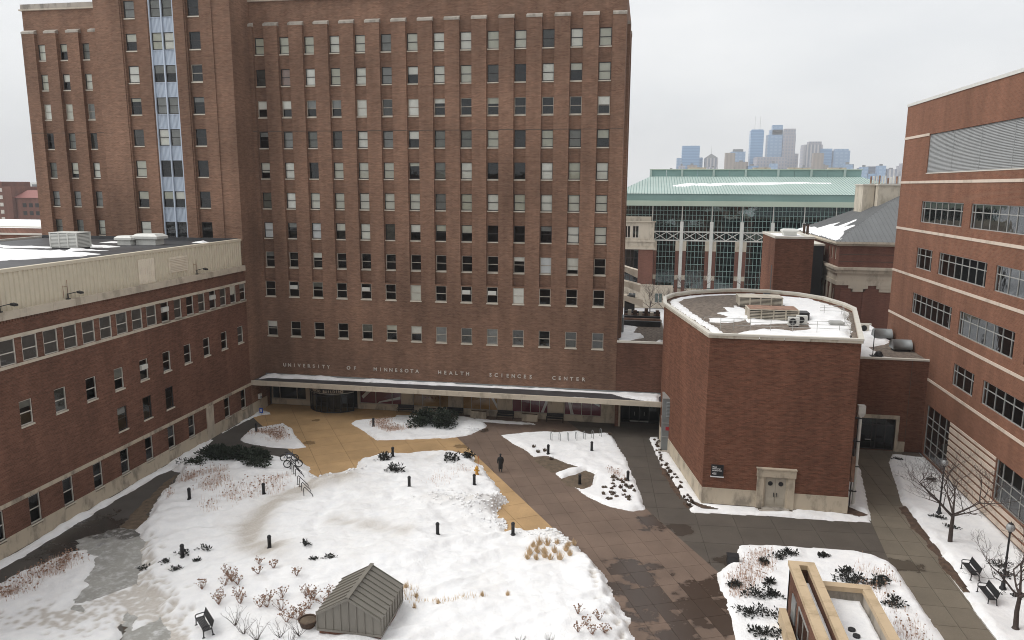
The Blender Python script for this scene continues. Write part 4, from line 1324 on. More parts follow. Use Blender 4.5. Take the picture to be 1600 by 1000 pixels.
louver_box('rooftop_unit', 'large white louvred box standing on the black wing roof', -57.3, -54.25, 64.5, 66.4, 20.15, 21.75, M['white_metal'], 10)
hood('roof_ventilator', 'smaller white mushroom ventilator on the black wing roof', -53.6, 70.9, 20.15, 2.0, 1.6, .95, M['white_metal'])
hood('roof_ventilator', 'wider white mushroom ventilator on the black wing roof', -51.5, 71.6, 20.15, 3.0, 1.9, 1.15, M['white_metal'])
for i, (y, lab) in enumerate(((44.9, 'black floodlight on ledge at the near end of the cream metal storey'), (51.3, 'black floodlight on ledge along the middle of the cream metal storey'), (68.7, 'black floodlight on ledge beside the wall louvre'))):
    t = thing('floodlight', lab, 'lamp', (-44.5, y, 17.48), group='floodlights on the wing ledge')
    MB().tube((-44.42, y, 17.48), (-44.42, y, 17.95), .05).box(-44.54, -44.3, y - .12, y + .12, 17.48, 17.56).build('post', M['dark_metal'], t)
    MB().path([(-44.42, y, 17.9), (-44.1, y + .35, 18.0), (-43.9, y + .62, 18.02)], .035).build('arm', M['dark_metal'], t)
    MB().hexa([(-44.05, y + .5, 17.92), (-43.7, y + .5, 17.86), (-43.7, y + .85, 17.86), (-44.05, y + .85, 17.92), (-44.05, y + .5, 18.08), (-43.7, y + .5, 18.0), (-43.7, y + .85, 18.0), (-44.05, y + .85, 18.08)]).build('lamp_head', M['dark_metal'], t)
    MB().tube((-44.5, y + .1, 17.9), (-44.5, y + .1, 19.0), .02).tube((-44.5, y - .35, 18.5), (-44.5, y + .1, 18.5), .02).tube((-44.5, y - .35, 17.6), (-44.5, y - .35, 18.6), .02).build('conduit', M['rust'], t)
# ------------------------------------------------------------------ brick auditorium
aud = thing('auditorium', 'windowless fan shaped brick auditorium with curved back and gravel roof', 'building', (11, 72, 0))
FOOT = [(5.55, 62.0), (17.2, 62.0), (20.85, 78.6), (20.6, 81.9), (19.5, 86.0), (17.3, 89.0), (14.4, 90.6), (11.4, 91.0), (9.0, 90.1), (5.8, 88.1), (3.4, 85.4), (2.35, 82.4), (2.3, 78.0)]
FN = len(FOOT)
cx0, cy0 = 11.3, 76.0


def inset(poly, d):
    out = []
    n = len(poly)
    for i in range(n):
        p, q, r_ = Vector(poly[i - 1]), Vector(poly[i]), Vector(poly[(i + 1) % n])
        e1, e2 = (q - p).normalized(), (r_ - q).normalized()
        n1, n2 = Vector((-e1.y, e1.x)), Vector((-e2.y, e2.x))
        b = (n1 + n2)
        b = b / max(.3, b.length_squared) * 2
        v = q + b * d
        out.append((v.x, v.y))
    return out


for i in range(FN):
    pass
body = MB().prism(FOOT, 1.35, 14.32)
wb = MB()
for i in range(FN):
    p, q = FOOT[i], FOOT[(i + 1) % FN]
    wb.add([(*p, 1.35), (*q, 1.35), (*q, 14.32), (*p, 14.32)], [(0, 1, 2, 3)])
    pi_, qi = inset(FOOT, .18)[i], inset(FOOT, .18)[(i + 1) % FN]
    wb.add([(*pi_, 14.0), (*qi, 14.0), (*qi, 14.32), (*pi_, 14.32)], [(0, 1, 2, 3)])
wb.build('wall', M['brick_red'], aud)
base = MB()
outer = inset(FOOT, -.05)
for i in range(FN): 
    p, q = outer[i], outer[(i + 1) % FN]
    if i == 0:
        for a, b in ((p[0], 9.95), (12.95, q[0])):
            base.hexa([(a, p[1], 0), (b, p[1], 0), (b, p[1] + .3, 0), (a, p[1] + .3, 0), (a, p[1], 1.4), (b, p[1], 1.4), (b, p[1] + .3, 1.4), (a, p[1] + .3, 1.4)])
    else:
        pi_, qi = inset(FOOT, .2)[i], inset(FOOT, .2)[(i + 1) % FN]
        base.hexa([(*p, 0), (*q, 0), (*qi, 0), (*pi_, 0), (*p, 1.4), (*q, 1.4), (*qi, 1.4), (*pi_, 1.4)])
base.build('stone_base', M['stone'], aud)
for i in range(FN):
    a, b = outer[i], outer[(i + 1) % FN]
    L_ = math.dist(a, b)
    n = max(1, round(L_ / 1.9))
    ia, ib = inset(FOOT, .2)[i], inset(FOOT, .2)[(i + 1) % FN]
    oa, ob = inset(FOOT, -.13)[i], inset(FOOT, -.13)[(i + 1) % FN]
    lerp = lambda p, q, t: (p[0] + (q[0] - p[0]) * t, p[1] + (q[1] - p[1]) * t)
    for j in range(n):
        t0, t1 = j / n + .003, (j + 1) / n - .003
        MB().prism([lerp(oa, ob, t0), lerp(oa, ob, t1), lerp(ia, ib, t1), lerp(ia, ib, t0)], 14.32, 14.54).build('cornice_stone', M['coping_tan'], aud)
    oa2, ob2 = inset(FOOT, -.17)[i], inset(FOOT, -.17)[(i + 1) % FN]
    MB().prism([oa2, ob2, ib, ia], 14.54, 14.70).build('coping', M['coping'], aud)
    ia2, ib2 = inset(FOOT, .12)[i], inset(FOOT, .12)[(i + 1) % FN]
    oa3, ob3 = inset(FOOT, -.12)[i], inset(FOOT, -.12)[(i + 1) % FN]
dn = MB()
for i in range(46): dn.box(5.6 + i * .252, 5.6 + i * .252 + .12, 61.94, 62.02, 14.08, 14.32)
dn.build('dentil_course', M['brick_red'], aud, kind='stuff')
roofp = inset(FOOT, .15)
MB().prism(roofp, 14.1, 14.16).build('roof', M['gravel'], aud)
snow_patch('snow', [(9.0, 66), (7.2, 63.5), (6.0, 62.7), (16.7, 62.7), (17.6, 67), (20.2, 78.6), (20.0, 81.8), (18.9, 85.7), (16.8, 88.5), (15.5, 89.4), (12.6, 88.6), (12.9, 85), (14.6, 84.0), (14.8, 80.0), (14.9, 77.5), (13.5, 76.0), (10.8, 77.2), (9.6, 80.8), (9.5, 79.2), (8.2, 79.6), (8.6, 77), (7.2, 75.5), (8.2, 73.5), (9.8, 72.4), (9.7, 69.6), (11.5, 68.2)], .25, .10, 14.16, .3, .35, seed=71, parent=aud, base=-.01,
           holes=[[(9.9, 69.5), (15.2, 71.8), (14.6, 68.6), (12.8, 67.2)]])
snow_patch('snow', [(3.2, 79), (4.0, 75), (5.9, 66), (6.2, 62.8), (7.2, 63), (6.4, 68), (5.2, 73.4), (4.2, 79), (3.9, 82.4), (4.6, 84.6), (7, 87.4), (10, 89), (13, 89.6), (13, 90), (9, 89.6), (5, 87), (3.4, 84.2), (2.9, 82)], .22, .1, 14.16, .25, .18, seed=72, parent=aud, base=-.01)
snow_patch('snow', [(6.0, 70.2), (7.8, 70), (9.4, 72), (8.3, 73), (6.4, 72.2)], .2, .06, 14.16, .3, .4, seed=73, parent=aud, base=-.01)
# doorway
d_ = MB()
d_.box(9.95, 10.5, 61.78, 62.2, 0, 3.0).box(12.4, 12.95, 61.78, 62.2, 0, 3.0).box(9.9, 13.0, 61.7, 62.2, 2.78, 3.42)
d_.box(10.5, 10.62, 61.86, 62.2, 0, 2.78).box(12.28, 12.4, 61.86, 62.2, 0, 2.78).box(9.85, 13.05, 61.64, 62.1, 3.42, 3.52)
dr = d_.build('door_surround', M['stone'], aud)
MB().box(10.4, 12.6, 61.4, 62.2, 0.0, .10).box(10.15, 12.85, 61.1, 61.45, 0, .05).build('doorstep', M['stone_cap'], dr)
for s, (a, b) in ((0, (10.62, 11.44)), (1, (11.46, 12.28))):
    dd = MB().box(a, b, 61.96, 62.02, .1, 2.72).build('door', M['door_paint'], aud)
    xm = (a + b) / 2
    MB().ring((xm, 61.95, 2.15), (0, 1, 0), .17, .03, 16, 6).build('porthole_ring', M['dark_metal'], dd)
    MB().lathe((0, 0, 0), [(.16, 0), (.16, .01)], 14)
    po = MB()
    po.v = [(xm + .16 * math.cos(i * math.pi / 7), 61.945, 2.15 + .16 * math.sin(i * math.pi / 7)) for i in range(14)]
    po.f = [tuple(range(14))]
    po.build('porthole', M['black'], dd)
    MB().box(b - .12 if s == 0 else a + .08, b - .08 if s == 0 else a + .12, 61.88, 61.96, 1.0, 1.35).build('handle', M['dark_metal'], dd)
    MB().box(a + .1, b - .1, 61.94, 61.96, .3, .9).build('kick_panel', M['door_paint'], dd)
sg = MB().box(6.2, 7.2, 61.86, 61.95, 2.5, 3.48).build('sign', M['black'], aud)
MB().box(6.15, 7.25, 61.83, 61.95, 2.40, 2.48).build('sign_ledge', M['white_print'], sg)
for i, (s, z, sz) in enumerate((('Mayo', 3.26, .17), ('Memorial', 3.10, .17), ('Auditorium', 2.94, .17), ('425', 2.64, .24))):
    moved(text_mesh(s, sz, .003), 6.29, 61.85, z).build('lettering', M['white_print'], sg)

# roof gear on the auditorium
louver_box('rooftop_unit', 'rusty lidded louvred unit on auditorium roof beside the small condensers', 9.8, 14.3, 71.8, 74.4, 14.16, 15.25, M['coping_tan'], 6)
louver_box('rooftop_unit', 'pale louvred unit further back on the auditorium roof', 9.9, 14.3, 80.3, 82.8, 14.16, 15.2, M['coping_tan'], 6)
MB().box(9.9, 14.2, 71.9, 74.3, 15.25, 15.28).build('rust_patch', M['rust'], bpy.data.objects['rooftop_unit.001'])
MB().box(14.35, 15.3, 72.2, 73.6, 14.16, 15.0).build('side_duct', M['dark_metal'], bpy.data.objects['rooftop_unit.001'])


def condenser(label, x, y, z, rz=0.0, w=.95, h=.85, d=.4, mat='white_metal'):
    t = thing('condenser', label, 'condenser', (x, y, z), rz)
    link_mesh('casing', MB().box(-w / 2, w / 2, -d / 2, d / 2, .1, h).mesh('casing'), M[mat], t)
    link_mesh('feet', MB().box(-w / 2 + .08, -w / 2 + .18, -d / 2, d / 2, 0, .1).box(w / 2 - .18, w / 2 - .08, -d / 2, d / 2, 0, .1).mesh('feet'), M['dark_metal'], t)
    fan = MB().ring((-.1, -d / 2 - .01, h * .55), (0, 1, 0), h * .33, .03, 18, 5)
    for i in range(4): fan.ring((-.1, -d / 2 - .01, h * .55), (0, 1, 0), h * .07 * (i + 1), .012, 14, 4)
    link_mesh('fan_guard', fan.mesh('fan_guard'), M['dark_metal'], t)
    gr = MB().add([(-.1 + h * .32 * math.cos(i * math.pi / 8), -d / 2 - .004, h * .55 + h * .32 * math.sin(i * math.pi / 8)) for i in range(16)], [tuple(range(16))])
    link_mesh('fan_opening', gr.mesh('fan_opening'), M['black'], t)
    return t


condenser('white condenser nearest the roof railing on the auditorium', 13.4, 69.5, 14.16)
condenser('white condenser tucked behind another by the rusty unit', 14.3, 70.6, 14.16)
hood('roof_ventilator', 'low grey hood ventilator in the snow of the auditorium roof', 17.3, 70.7, 14.16, 1.3, .8, .45, M['alu'])
hood('roof_ventilator', 'small dark hood ventilator at the back rim of the auditorium', 14.0, 88.7, 14.16, .8, .6, .4, M['dark_metal'])
rl = thing('roof_railing', 'thin metal guard railing along the front of the auditorium roof', 'railing', (12, 66.5, 14.16))
X_ = [6.8, 7.9, 9.3, 11.0, 12.8, 14.8, 16.6, 17.5]
for x in X_: MB().tube((x, 66.6, 14.16), (x, 66.6, 15.2), .022, n=5).build('post', M['alu'], rl)
for z in (14.6, 14.9, 15.2): MB().tube((6.8, 66.6, z), (17.5, 66.6, z), .018, n=5).build('rail', M['alu'], rl)
MB().path([(6.8, 66.6, 15.2), (5.9, 67.6, 15.1), (5.6, 69, 14.8), (5.5, 69.5, 14.16)], .02, 5).path([(6.8, 66.6, 14.7), (6.0, 67.6, 14.6), (5.7, 69, 14.4)], .02, 5).build('return_rail', M['alu'], rl)
rl2 = thing('roof_railing', 'short side guard railing on the right edge of the auditorium roof', 'railing', (18.6, 73, 14.16))
for (x, y) in ((17.4, 75.9), (19.0, 75.9), (17.9, 70.2)): MB().tube((x, y, 14.16), (x, y, 15.25), .022, n=5).build('post', M['alu'], rl2)
for z in (14.7, 15.0, 15.25):
    MB().path([(17.0, 75.9, z), (19.1, 75.9, z), (17.9, 70.2, z), (17.5, 66.9, z)], .018, 5).build('rail', M['alu'], rl2)
rl = thing('roof_drain_box', 'small grey scupper box at the right front roof corner', 'drain', (17.0, 63.0, 14.16))
MB().box(16.5, 17.1, 62.7, 63.1, 14.16, 14.5).build('box', M['alu'], rl)
MB().tube((16.6, 62.9, 14.5), (16.6, 62.9, 14.75), .06).build('spout', M['dark_metal'], rl)
ds = thing('downspout', 'weathered grey downspout with box head on the auditorium corner', 'pipe', (18.0, 63.6, 0))
MB().tube((18.15, 63.9, 0), (18.15, 63.9, 7.8), .13, n=10).build('pipe', M['white_metal'], ds)
MB().hexa([(17.97, 63.72, 7.8), (18.33, 63.72, 7.8), (18.33, 64.1, 7.8), (17.97, 64.1, 7.8), (17.87, 63.6, 8.1), (18.43, 63.6, 8.1), (18.43, 64.15, 8.1), (17.87, 64.15, 8.1)]).box(17.87, 18.43, 63.6, 64.15, 8.1, 8.75).build('hopper_head', M['white_metal'], ds)
for z in (1.2, 3.4, 5.6, 7.6): MB().box(17.75, 18.32, 63.76, 64.04, z, z + .09).build('bracket', M['dark_metal'], ds)
ds = thing('conduit', 'thin dark conduit pipes on the auditorium side wall', 'pipe', (17.7, 63.2, 0))
MB().tube((17.62, 63.0, .2), (17.62, 63.0, 6.2), .05).tube((17.75, 63.4, .2), (17.75, 63.4, 5), .04).build('pipe', M['dark_metal'], ds)
MB().box(17.5, 17.8, 62.9, 63.2, 2.4, 4.6).build('trunking', M['rust'], ds)

# ------------------------------------------------------------------ brick link right of the auditorium
YC, XR = 78.7, 28.3
rc = thing('brick_link', 'dark brick link with glazed doorway against the banded brick building', 'building', (25, 82, 0))
b_ = MB()
wall(b_, 'y', YC, 20.8, XR, 0, 9.5, [(22.1, 25.75, .005, 3.38)], .35)
b_.build('wall', M['brick_red'], rc)
MB().box(26.72, 26.76, YC - .02, YC, 0, 9.5).build('joint', M['joint'], rc)
MB().box(20.8, XR - .005, YC + .3, 98.6, 9.3, 9.5).build('roof', M['gravel'], rc)
MB().box(20.8, XR - .004, YC - .08, YC + .3, 9.5, 9.68).build('coping', M['coping'], rc)
MB().box(20.8, XR - .004, 98.5, 98.8, 9.4, 9.75).build('coping', M['coping'], rc)
snow_patch('snow', [(20.9, 79.1), (23.0, 79.1), (24.3, 82.2), (24.2, 84.6), (26.4, 86.4), (28, 90), (28.1, 98.3), (20.9, 98.3)], .25, .13, 9.5, .35, .25, seed=75, parent=rc, base=-.01)
snow_patch('snow', [(24.0, 79.1), (26.0, 79.1), (25.4, 79.7), (24.1, 79.8)], .15, .08, 9.5, .25, .15, seed=76, parent=rc, base=-.01)
lin_ = MB().box(22.0, 26.05, YC - .12, YC + .2, 3.38, 3.75).box(25.75, 26.05, YC - .12, YC + .2, 0, 3.38).box(25.9, 26.72, YC - .16, YC - .004, 0, 1.05).build('stone_surround', M['stone'], rc)
gl = grid_window(rc, 'y', YC, 22.1, 25.75, .02, 3.38, [23.6, 24.0, 24.9], [2.62], -1, 'frame_dark', 'glass_dark', .22, .1, name='entrance_glazing')
MB().box(20.9, 28.2, 81.5, 81.8, 0, 9.2).build('interior', M['interior'], rc)
MB().box(23.0, 23.55, YC + .1, YC + .2, 1.0, 1.08).build('door_handle', M['alu'], gl)
for lab, x, y in (('grey barrel roof hood on the right hand link, further from its coping', 27.0, 89.8), ('grey barrel roof hood on the right hand link, closer to its coping', 27.1, 83.6)):
    t = thing('barrel_hood', lab, 'vent', (x, y, 9.5))
    pf = [(.75 * math.cos(a), .95 * math.sin(a)) for a in [math.pi * i / 8 for i in range(9)]]
    m_ = MB()
    n = len(pf)
    m_.v = [(x - .95, y + a, 9.75 + b) for a, b in pf] + [(x + .95, y + a, 9.75 + b) for a, b in pf]
    m_.f = [(i, i + 1, n + i + 1, n + i) for i in range(n - 1)] + [tuple(range(n)), tuple(range(2 * n - 1, n - 1, -1)), (0, n, 2 * n - 1, n - 1)]
    m_.build('shell', M['grey_metal'], t, True)
    MB().box(x - .8, x + .8, y - .6, y + .6, 9.5, 9.75).build('curb', M['dark_metal'], t)
condenser('cream condenser on the right hand link roof by the auditorium', 26.1, 93.6, 9.5, 0, 1.0, 1.0, .45, 'coping')
t = thing('vent_pipe', 'thin dark vent pole on the right hand link roof', 'pipe', (23.4, 80.2, 9.5))
MB().tube((23.4, 80.2, 9.5), (23.4, 80.2, 12.2), .045).build('pole', M['dark_metal'], t)
MB().box(23.1, 23.7, 79.9, 80.5, 9.5, 9.58).build('flashing', M['dark_metal'], t)
t = thing('roof_drain', 'lumpy dark roof fan at the coping of the right hand link', 'vent', (24.0, 80.3, 9.5))
MB().lathe((24.0, 80.3, 9.5), [(.42, 0), (.45, .15), (.33, .3), (.34, .4), (.12, .52)], 12).build('housing', M['dark_metal'], t, True)
MB().lathe((24.0, 80.3, 9.5), [(.5, 0), (.5, .06)], 12).build('base_flange', M['dark_metal'], t)

# ------------------------------------------------------------------ banded brick building on the right
rb_ = thing('banded_brick_building', 'tall red brick building with pale stone bands and grid windows', 'building', (36, 66, 0))
Y0, Y1, ZT = 26.0, 92.5, 35.3
NARROW = .65


def mull(a, b):
    inner = [a + NARROW, b - NARROW]
    n = round((inner[1] - inner[0]) / 1.55)
    return [inner[0] + (inner[1] - inner[0]) * i / n for i in range(n + 1)]


RW = []
for z0, z1, spans in ((8.66, 10.70, ((68.5, 72.96), (56.2, 66.77), (50.0, 54.5), (37.7, 48.3))), (13.40, 15.55, ((74.7, 85.22), (62.4, 72.98), (50.1, 60.7), (37.9, 48.4))),
                      (18.18, 20.31, ((80.9, 85.27), (68.5, 79.13), (56.3, 66.86), (50.2, 54.6), (37.9, 48.4))), (22.95, 25.12, ((74.65, 85.25), (62.35, 72.95), (50.1, 60.6), (37.9, 48.4)))):
    RW += [(a, b, z0, z1) for a, b in spans]
CW = [(72.22, 78.14, .12, 5.27), (50.0, 62.9, 1.9, 5.25)]
LVR = (30.0, 84.9, 28.0, 31.86)
b_ = MB()
wall(b_, 'x', XR, Y0, Y1, 0, ZT, RW + CW + [LVR], .35, face=-1)
wall(b_, 'y', Y1, XR, 50, 0, ZT, face=1)
b_.build('wall', M['brick_new'], rb_)
MB().box(XR + .9, 50, Y0, Y1 - .3, .3, 35.0).build('interior', M['interior'], rb_)
MB().box(XR + .2, 50, Y0, Y1 - .2, ZT - .3, ZT - .1).build('roof', M['membrane'], rb_)
MB().box(XR - .08, XR + .4, Y0, Y1 + .08, ZT, ZT + .3).box(XR + .4, 50, Y1 - .35, Y1 + .08, ZT, ZT + .3).build('coping', M['white_metal'], rb_)
for z, a, b in ((7.70, Y0, YC - .02), (12.40, Y0, Y1), (17.25, Y0, Y1), (22.03, Y0, Y1), (27.07, Y0, Y1), (31.86, LVR[1], Y1)):
    n = max(1, round((b - a) / 2.6))
    for i in range(n):
        u0, u1 = a + (b - a) * i / n, a + (b - a) * (i + 1) / n
        MB().box(XR - .05, XR + .02, u0 + .007, u1 - .007, z - .13, z + .13).build('band_stone', M['stone_pale'], rb_)
for a, b, z0, z1 in RW:
    grid_window(rb_, 'x', XR, a, b, z0, z1, mull(a, b), [z0 + .66 * (z1 - z0)], -1, 'alu', 'glass_tint', .12, .07)
grid_window(rb_, 'x', XR, *CW[0], [73.54, 75.11, 76.64], [.98, 1.86, 3.3, 4.05], -1, 'alu', 'glass_tint', .15, .07, name='curtain_wall')
grid_window(rb_, 'x', XR, *CW[1], [50 + 1.52 * i - .3 for i in range(1, 9)], [3.18, 3.88], -1, 'alu', 'glass_tint', .15, .07, name='curtain_wall')
gl = MB()
z = LVR[2] + .02
while z < LVR[3] - .05:
    gl.hexa([(XR + .10, LVR[0], z), (XR + .10, LVR[1] - .02, z), (XR + .15, LVR[1] - .02, z + .05), (XR + .15, LVR[0], z + .05), (XR + .10, LVR[0], z + .03), (XR + .10, LVR[1] - .02, z + .03), (XR + .15, LVR[1] - .02, z + .1), (XR + .15, LVR[0], z + .1)])
    z += .125
gl.build('louver_slats', M['louver'], rb_, kind='stuff')
for y in [84.9 - 6.1 * i for i in range(9)]: MB().box(XR + .085, XR + .3, y - .05, y - .01, LVR[2], LVR[3]).build('louver_mullion', M['louver'], rb_)
MB().box(XR - .03, XR + .09, LVR[0], LVR[1], LVR[2] - .1, LVR[2] - .003).build('louver_sill', M['coping'], rb_)
MB().box(XR + .16, XR + .2, LVR[0], LVR[1], LVR[2], LVR[3]).build('louver_back', M['louver'], rb_)
# courses of pale stone alternating with brick
z = .12
while z < 5.2:
    top = min(z + .40, 5.28)
    a = 62.9 if z > 1.45 else 50.0
    n = round((72.2 - a) / 1.85)
    for i in range(n):
        u0, u1 = a + (72.2 - a) * i / n, a + (72.2 - a) * (i + 1) / n
        MB().box(XR - .06, XR + .02, u0 + .008, u1 - .008, z, top).build('course_stone', M['stone_pale'], rb_)
    z += .615

# ------------------------------------------------------------------ stair pavilion bottom right
pv = thing('stair_pavilion', 'brick stair pavilion with wide tan stone cap and sunken snowy roof', 'pavilion', (11, 38, 0))
b_ = MB()
b_.box(9.6, 10.0, 24, 45.55, 0, 3.3).box(9.6, 10.95, 45.2, 45.56, 0, 3.3).box(10.6, 10.95, 24, 45.2, 0, 3.3)
b_.build('tall_wall', M['brick_wing'], pv)
MB().box(11.0, 14.1, 24, 45.2, 0, 1.3).build('low_block', M['brick_wing'], pv)
b_ = MB().box(11.0, 11.15, 24, 45.2, 1.3, 2.2).box(11.0, 14.1, 44.9, 45.2, 1.3, 2.3).box(13.8, 14.1, 24, 44.9, 1.3, 2.3).build('low_parapet', M['stone_cap'], pv)
y = 45.62
while y > 25:
    for x0, x1 in ((9.5, 10.05), (10.55, 11.05)):
        MB().box(x0, x1, y - 3.0 + .01, y - .01 if y < 45 else y - .5, 3.3, 3.6).build('cap_stone', M['tan_cap'], pv)
    y -= 3.0
MB().box(9.5, 11.05, 45.12, 45.62, 3.3, 3.6).build('cap_stone', M['tan_cap'], pv)
MB().box(11.06, 14.25, 44.75, 45.3, 2.3, 2.6).build('cap_stone', M['tan_cap'], pv)
y = 44.74
while y > 25:
    MB().box(13.7, 14.25, y - 2.6, y - .015, 2.3, 2.6).build('cap_stone', M['tan_cap'], pv)
    y -= 2.6
MB().box(10.0, 10.6, 24, 45.2, 2.5, 2.6).build('gutter_floor', M['black'], pv)
snow_patch('snow', [(10.02, 24), (10.58, 24), (10.58, 44.2), (10.02, 44.2)], .12, .42, 2.6, .08, .02, seed=81, amp=.3, parent=pv, base=-.01)
snow_patch('snow', [(11.16, 24), (13.78, 24), (13.78, 44.88), (11.16, 44.88)], .2, .6, 1.3, .18, .03, seed=82, amp=.4, parent=pv, base=-.01)
for (x, y) in ((12.25, 41.2), (12.35, 40.6)):
    MB().lathe((x, y, 1.3), [(.2, 0), (.2, .72), (.14, .74), (.02, .72)], 14).build('vent_cap', M['dark_metal'], pv)
MB().box(9.53, 9.6, 42.9, 44.0, .8, 2.3).build('vent_panel', M['grey_metal'], pv)
gw = grid_window(pv, 'x', 9.6, 39.6, 42.2, .6, 2.5, [40.9], [], -1, 'alu', 'glass_dark', -.03, .08)
MB().box(8.9, 9.3, 26, 44.3, 0, 1.1).build('flank_wall', M['tan_cap'], pv)

# ------------------------------------------------------------------ metal skylight hut
hx0, hx1, hy0, hy1 = -18.08, -14.16, 37.5, 41.4
hm = (hx0 + hx1) / 2
ht = thing('skylight_hut', 'grey standing seam metal gable hut on a low brick base in the snow', 'hut', (hm, 39.4, 0))
MB().box(hx0 + .08, hx1 - .08, hy0 + .08, hy1 - .08, 0, .72).build('brick_base', M['brick_wing'], ht)
MB().box(hx0 - .04, hx1 + .04, hy0 - .04, hy1 + .04, .72, .86).build('curb_cap', M['zinc_roof'], ht)
b_ = MB()
za, zr = 1.82, 2.95
b_.add([(hx0, hy0, .86), (hx1, hy0, .86), (hx1, hy0, za), (hm, hy0, zr), (hx0, hy0, za), (hx0, hy1, .86), (hx1, hy1, .86), (hx1, hy1, za), (hm, hy1, zr), (hx0, hy1, za)],
       [(0, 1, 2, 3, 4), (9, 8, 7, 6, 5), (0, 4, 9, 5), (1, 6, 7, 2)])
b_.build('wall_cladding', M['zinc_roof'], ht)
for s, xe in ((-1, hx0), (1, hx1)):
    nrm = Vector((s * (zr - za), 0, abs(xe - hm))).normalized() * .03
    e = .04 * s
    MB().hexa([(hm, hy0 - .05, zr), (xe + e, hy0 - .05, za - .02), (xe + e, hy1 + .05, za - .02), (hm, hy1 + .05, zr),
               (hm + nrm.x, hy0 - .05, zr + nrm.z), (xe + e + nrm.x, hy0 - .05, za - .02 + nrm.z), (xe + e + nrm.x, hy1 + .05, za - .02 + nrm.z), (hm + nrm.x, hy1 + .05, zr + nrm.z)]).build('roof_panel', M['zinc_roof'], ht)
    for i in range(9):
        yy = hy0 + .02 + i * (hy1 - hy0 - .04) / 8
        MB().hexa([(hm + nrm.x, yy - .02, zr + nrm.z), (xe + e + nrm.x, yy - .02, za - .02 + nrm.z), (xe + e + nrm.x, yy + .02, za - .02 + nrm.z), (hm + nrm.x, yy + .02, zr + nrm.z),
                   (hm + nrm.x * 3.2, yy - .02, zr + nrm.z * 3.2), (xe + e + nrm.x * 3.2, yy - .02, za - .02 + nrm.z * 3.2), (xe + e + nrm.x * 3.2, yy + .02, za - .02 + nrm.z * 3.2), (hm + nrm.x * 3.2, yy + .02, zr + nrm.z * 3.2)]).build('seam', M['zinc_roof'], ht)
        MB().box(xe - (.05 if s < 0 else 0), xe + (.05 if s > 0 else 0), yy - .02, yy + .02, .86, za).build('seam', M['zinc_roof'], ht)
for i in range(9):
    x = hx0 + .02 + i * (hx1 - hx0 - .04) / 8
    zt = za + (zr - za) * (1 - abs(x - hm) / (hx1 - hm))
    MB().box(x - .02, x + .02, hy0 - .045, hy0, .86, zt - .02).build('seam', M['zinc_roof'], ht)
for s in (-1, 1):
    xe = hx0 if s < 0 else hx1
    MB().hexa([(hm, hy0 - .10, zr - .09), (xe, hy0 - .10, za - .12), (xe, hy0 - .046, za - .12), (hm, hy0 - .046, zr - .09), (hm, hy0 - .10, zr + .05), (xe, hy0 - .10, za + .03), (xe, hy0 - .046, za + .03), (hm, hy0 - .046, zr + .05)]).build('verge_trim', M['zinc_roof'], ht)
MB().box(hm - .12, hm + .12, hy0 - .1, hy1 + .06, zr + .06, zr + .13).build('ridge_cap', M['zinc_roof'], ht)

# ------------------------------------------------------------------ building behind the camera: unseen, added and sized for its shade
nb = thing('unseen_shading_building', 'unseen brick building behind the camera, added to shade the courtyard', 'building', (0, -10, 0))
nbw = MB()
wall(nbw, 'y', -6, -70, 70, 0, 29, [(-66 + 4.2 * i, -64 + 4.2 * i, 3 + 3.8 * j, 5 + 3.8 * j) for i in range(32) for j in range(6)], .3, face=1)
nbw.box(-70, 70, -20, -7, 0, 29)
nbw.build('wall', M['brick_wing'], nb)
MB().box(-70.3, 70.3, -20, -5.8, 29, 29.4).build('coping', M['stone_cap'], nb)
# ------------------------------------------------------------------ behind the courtyard
# brick stair tower, dark link, hipped hall
bt = thing('brick_stair_tower', 'plain red brick stair tower with flat snowy top behind the auditorium', 'building', (19.6, 110, 0))
MB().box(17.2, 22.1, 105, 116, 0, 19.75).build('wall', M['brick_red'], bt)
for x0, x1, y0, y1 in ((17.1, 22.2, 104.9, 105.4), (17.1, 17.5, 105.4, 116.1), (21.8, 22.2, 105.4, 116.1), (17.5, 21.8, 115.7, 116.1)):
    MB().box(x0, x1, y0, y1, 19.75, 20.05).build('coping', M['coping'], bt)
snow_patch('snow', [(17.5, 105.4), (21.8, 105.4), (21.8, 115.6), (17.5, 115.6)], .35, .12, 19.76, .2, .1, seed=91, parent=bt, base=-.01)
MB().box(17.19, 17.26, 106.2, 107.0, 8, 16).build('slot_window', M['black'], bt)
hood('roof_ventilator', 'white box ventilator on top of the brick stair tower', 20.0, 111, 19.85, 2.2, 2.2, .9, M['white_metal'])
dl = thing('dark_link_block', 'narrow dark clad block between stair tower and hipped hall', 'building', (24.5, 119, 0))
MB().box(22.1, 26.2, 117.5, 128, 0, 18.0).build('wall', M['black'], dl)
MB().box(22.1, 26.3, 117.4, 128, 18.0, 18.25).build('coping', M['coping'], dl)
for x in (23.5, 24.0):
    t = thing('chimney_flue', 'slim dark flue stack above the dark clad block', 'chimney', (x, 119, 18.2), group='flues on the dark block')
    MB().tube((x, 119, 18.2), (x, 119, 21.0), .2, n=8).build('pipe', M['mulch'], t)
    MB().lathe((x, 119, 21.0), [(.26, 0), (.26, .15)], 8).build('cap', M['dark_metal'], t)
hh = thing('hipped_hall', 'brick hall with stone cornices and grey metal hipped roof with snow', 'building', (40, 126, 0))
hx = 27.05
HW = [(y - .45, y + .45, 16.35, 18.0) for y in (114.2, 116.2, 118.2, 121, 123, 125)]
HL = [(y - .6, y + .6, 5.0, 12.2) for y in (113.8, 116.2, 118.6, 121, 123.4)]
b_ = MB()
wall(b_, 'x', hx, 112, 140, 0, 18.7, HW + HL, .3, face=-1)
wall(b_, 'y', 112, hx, 60, 0, 18.7)
b_.build('wall', M['brick_far'], hh)
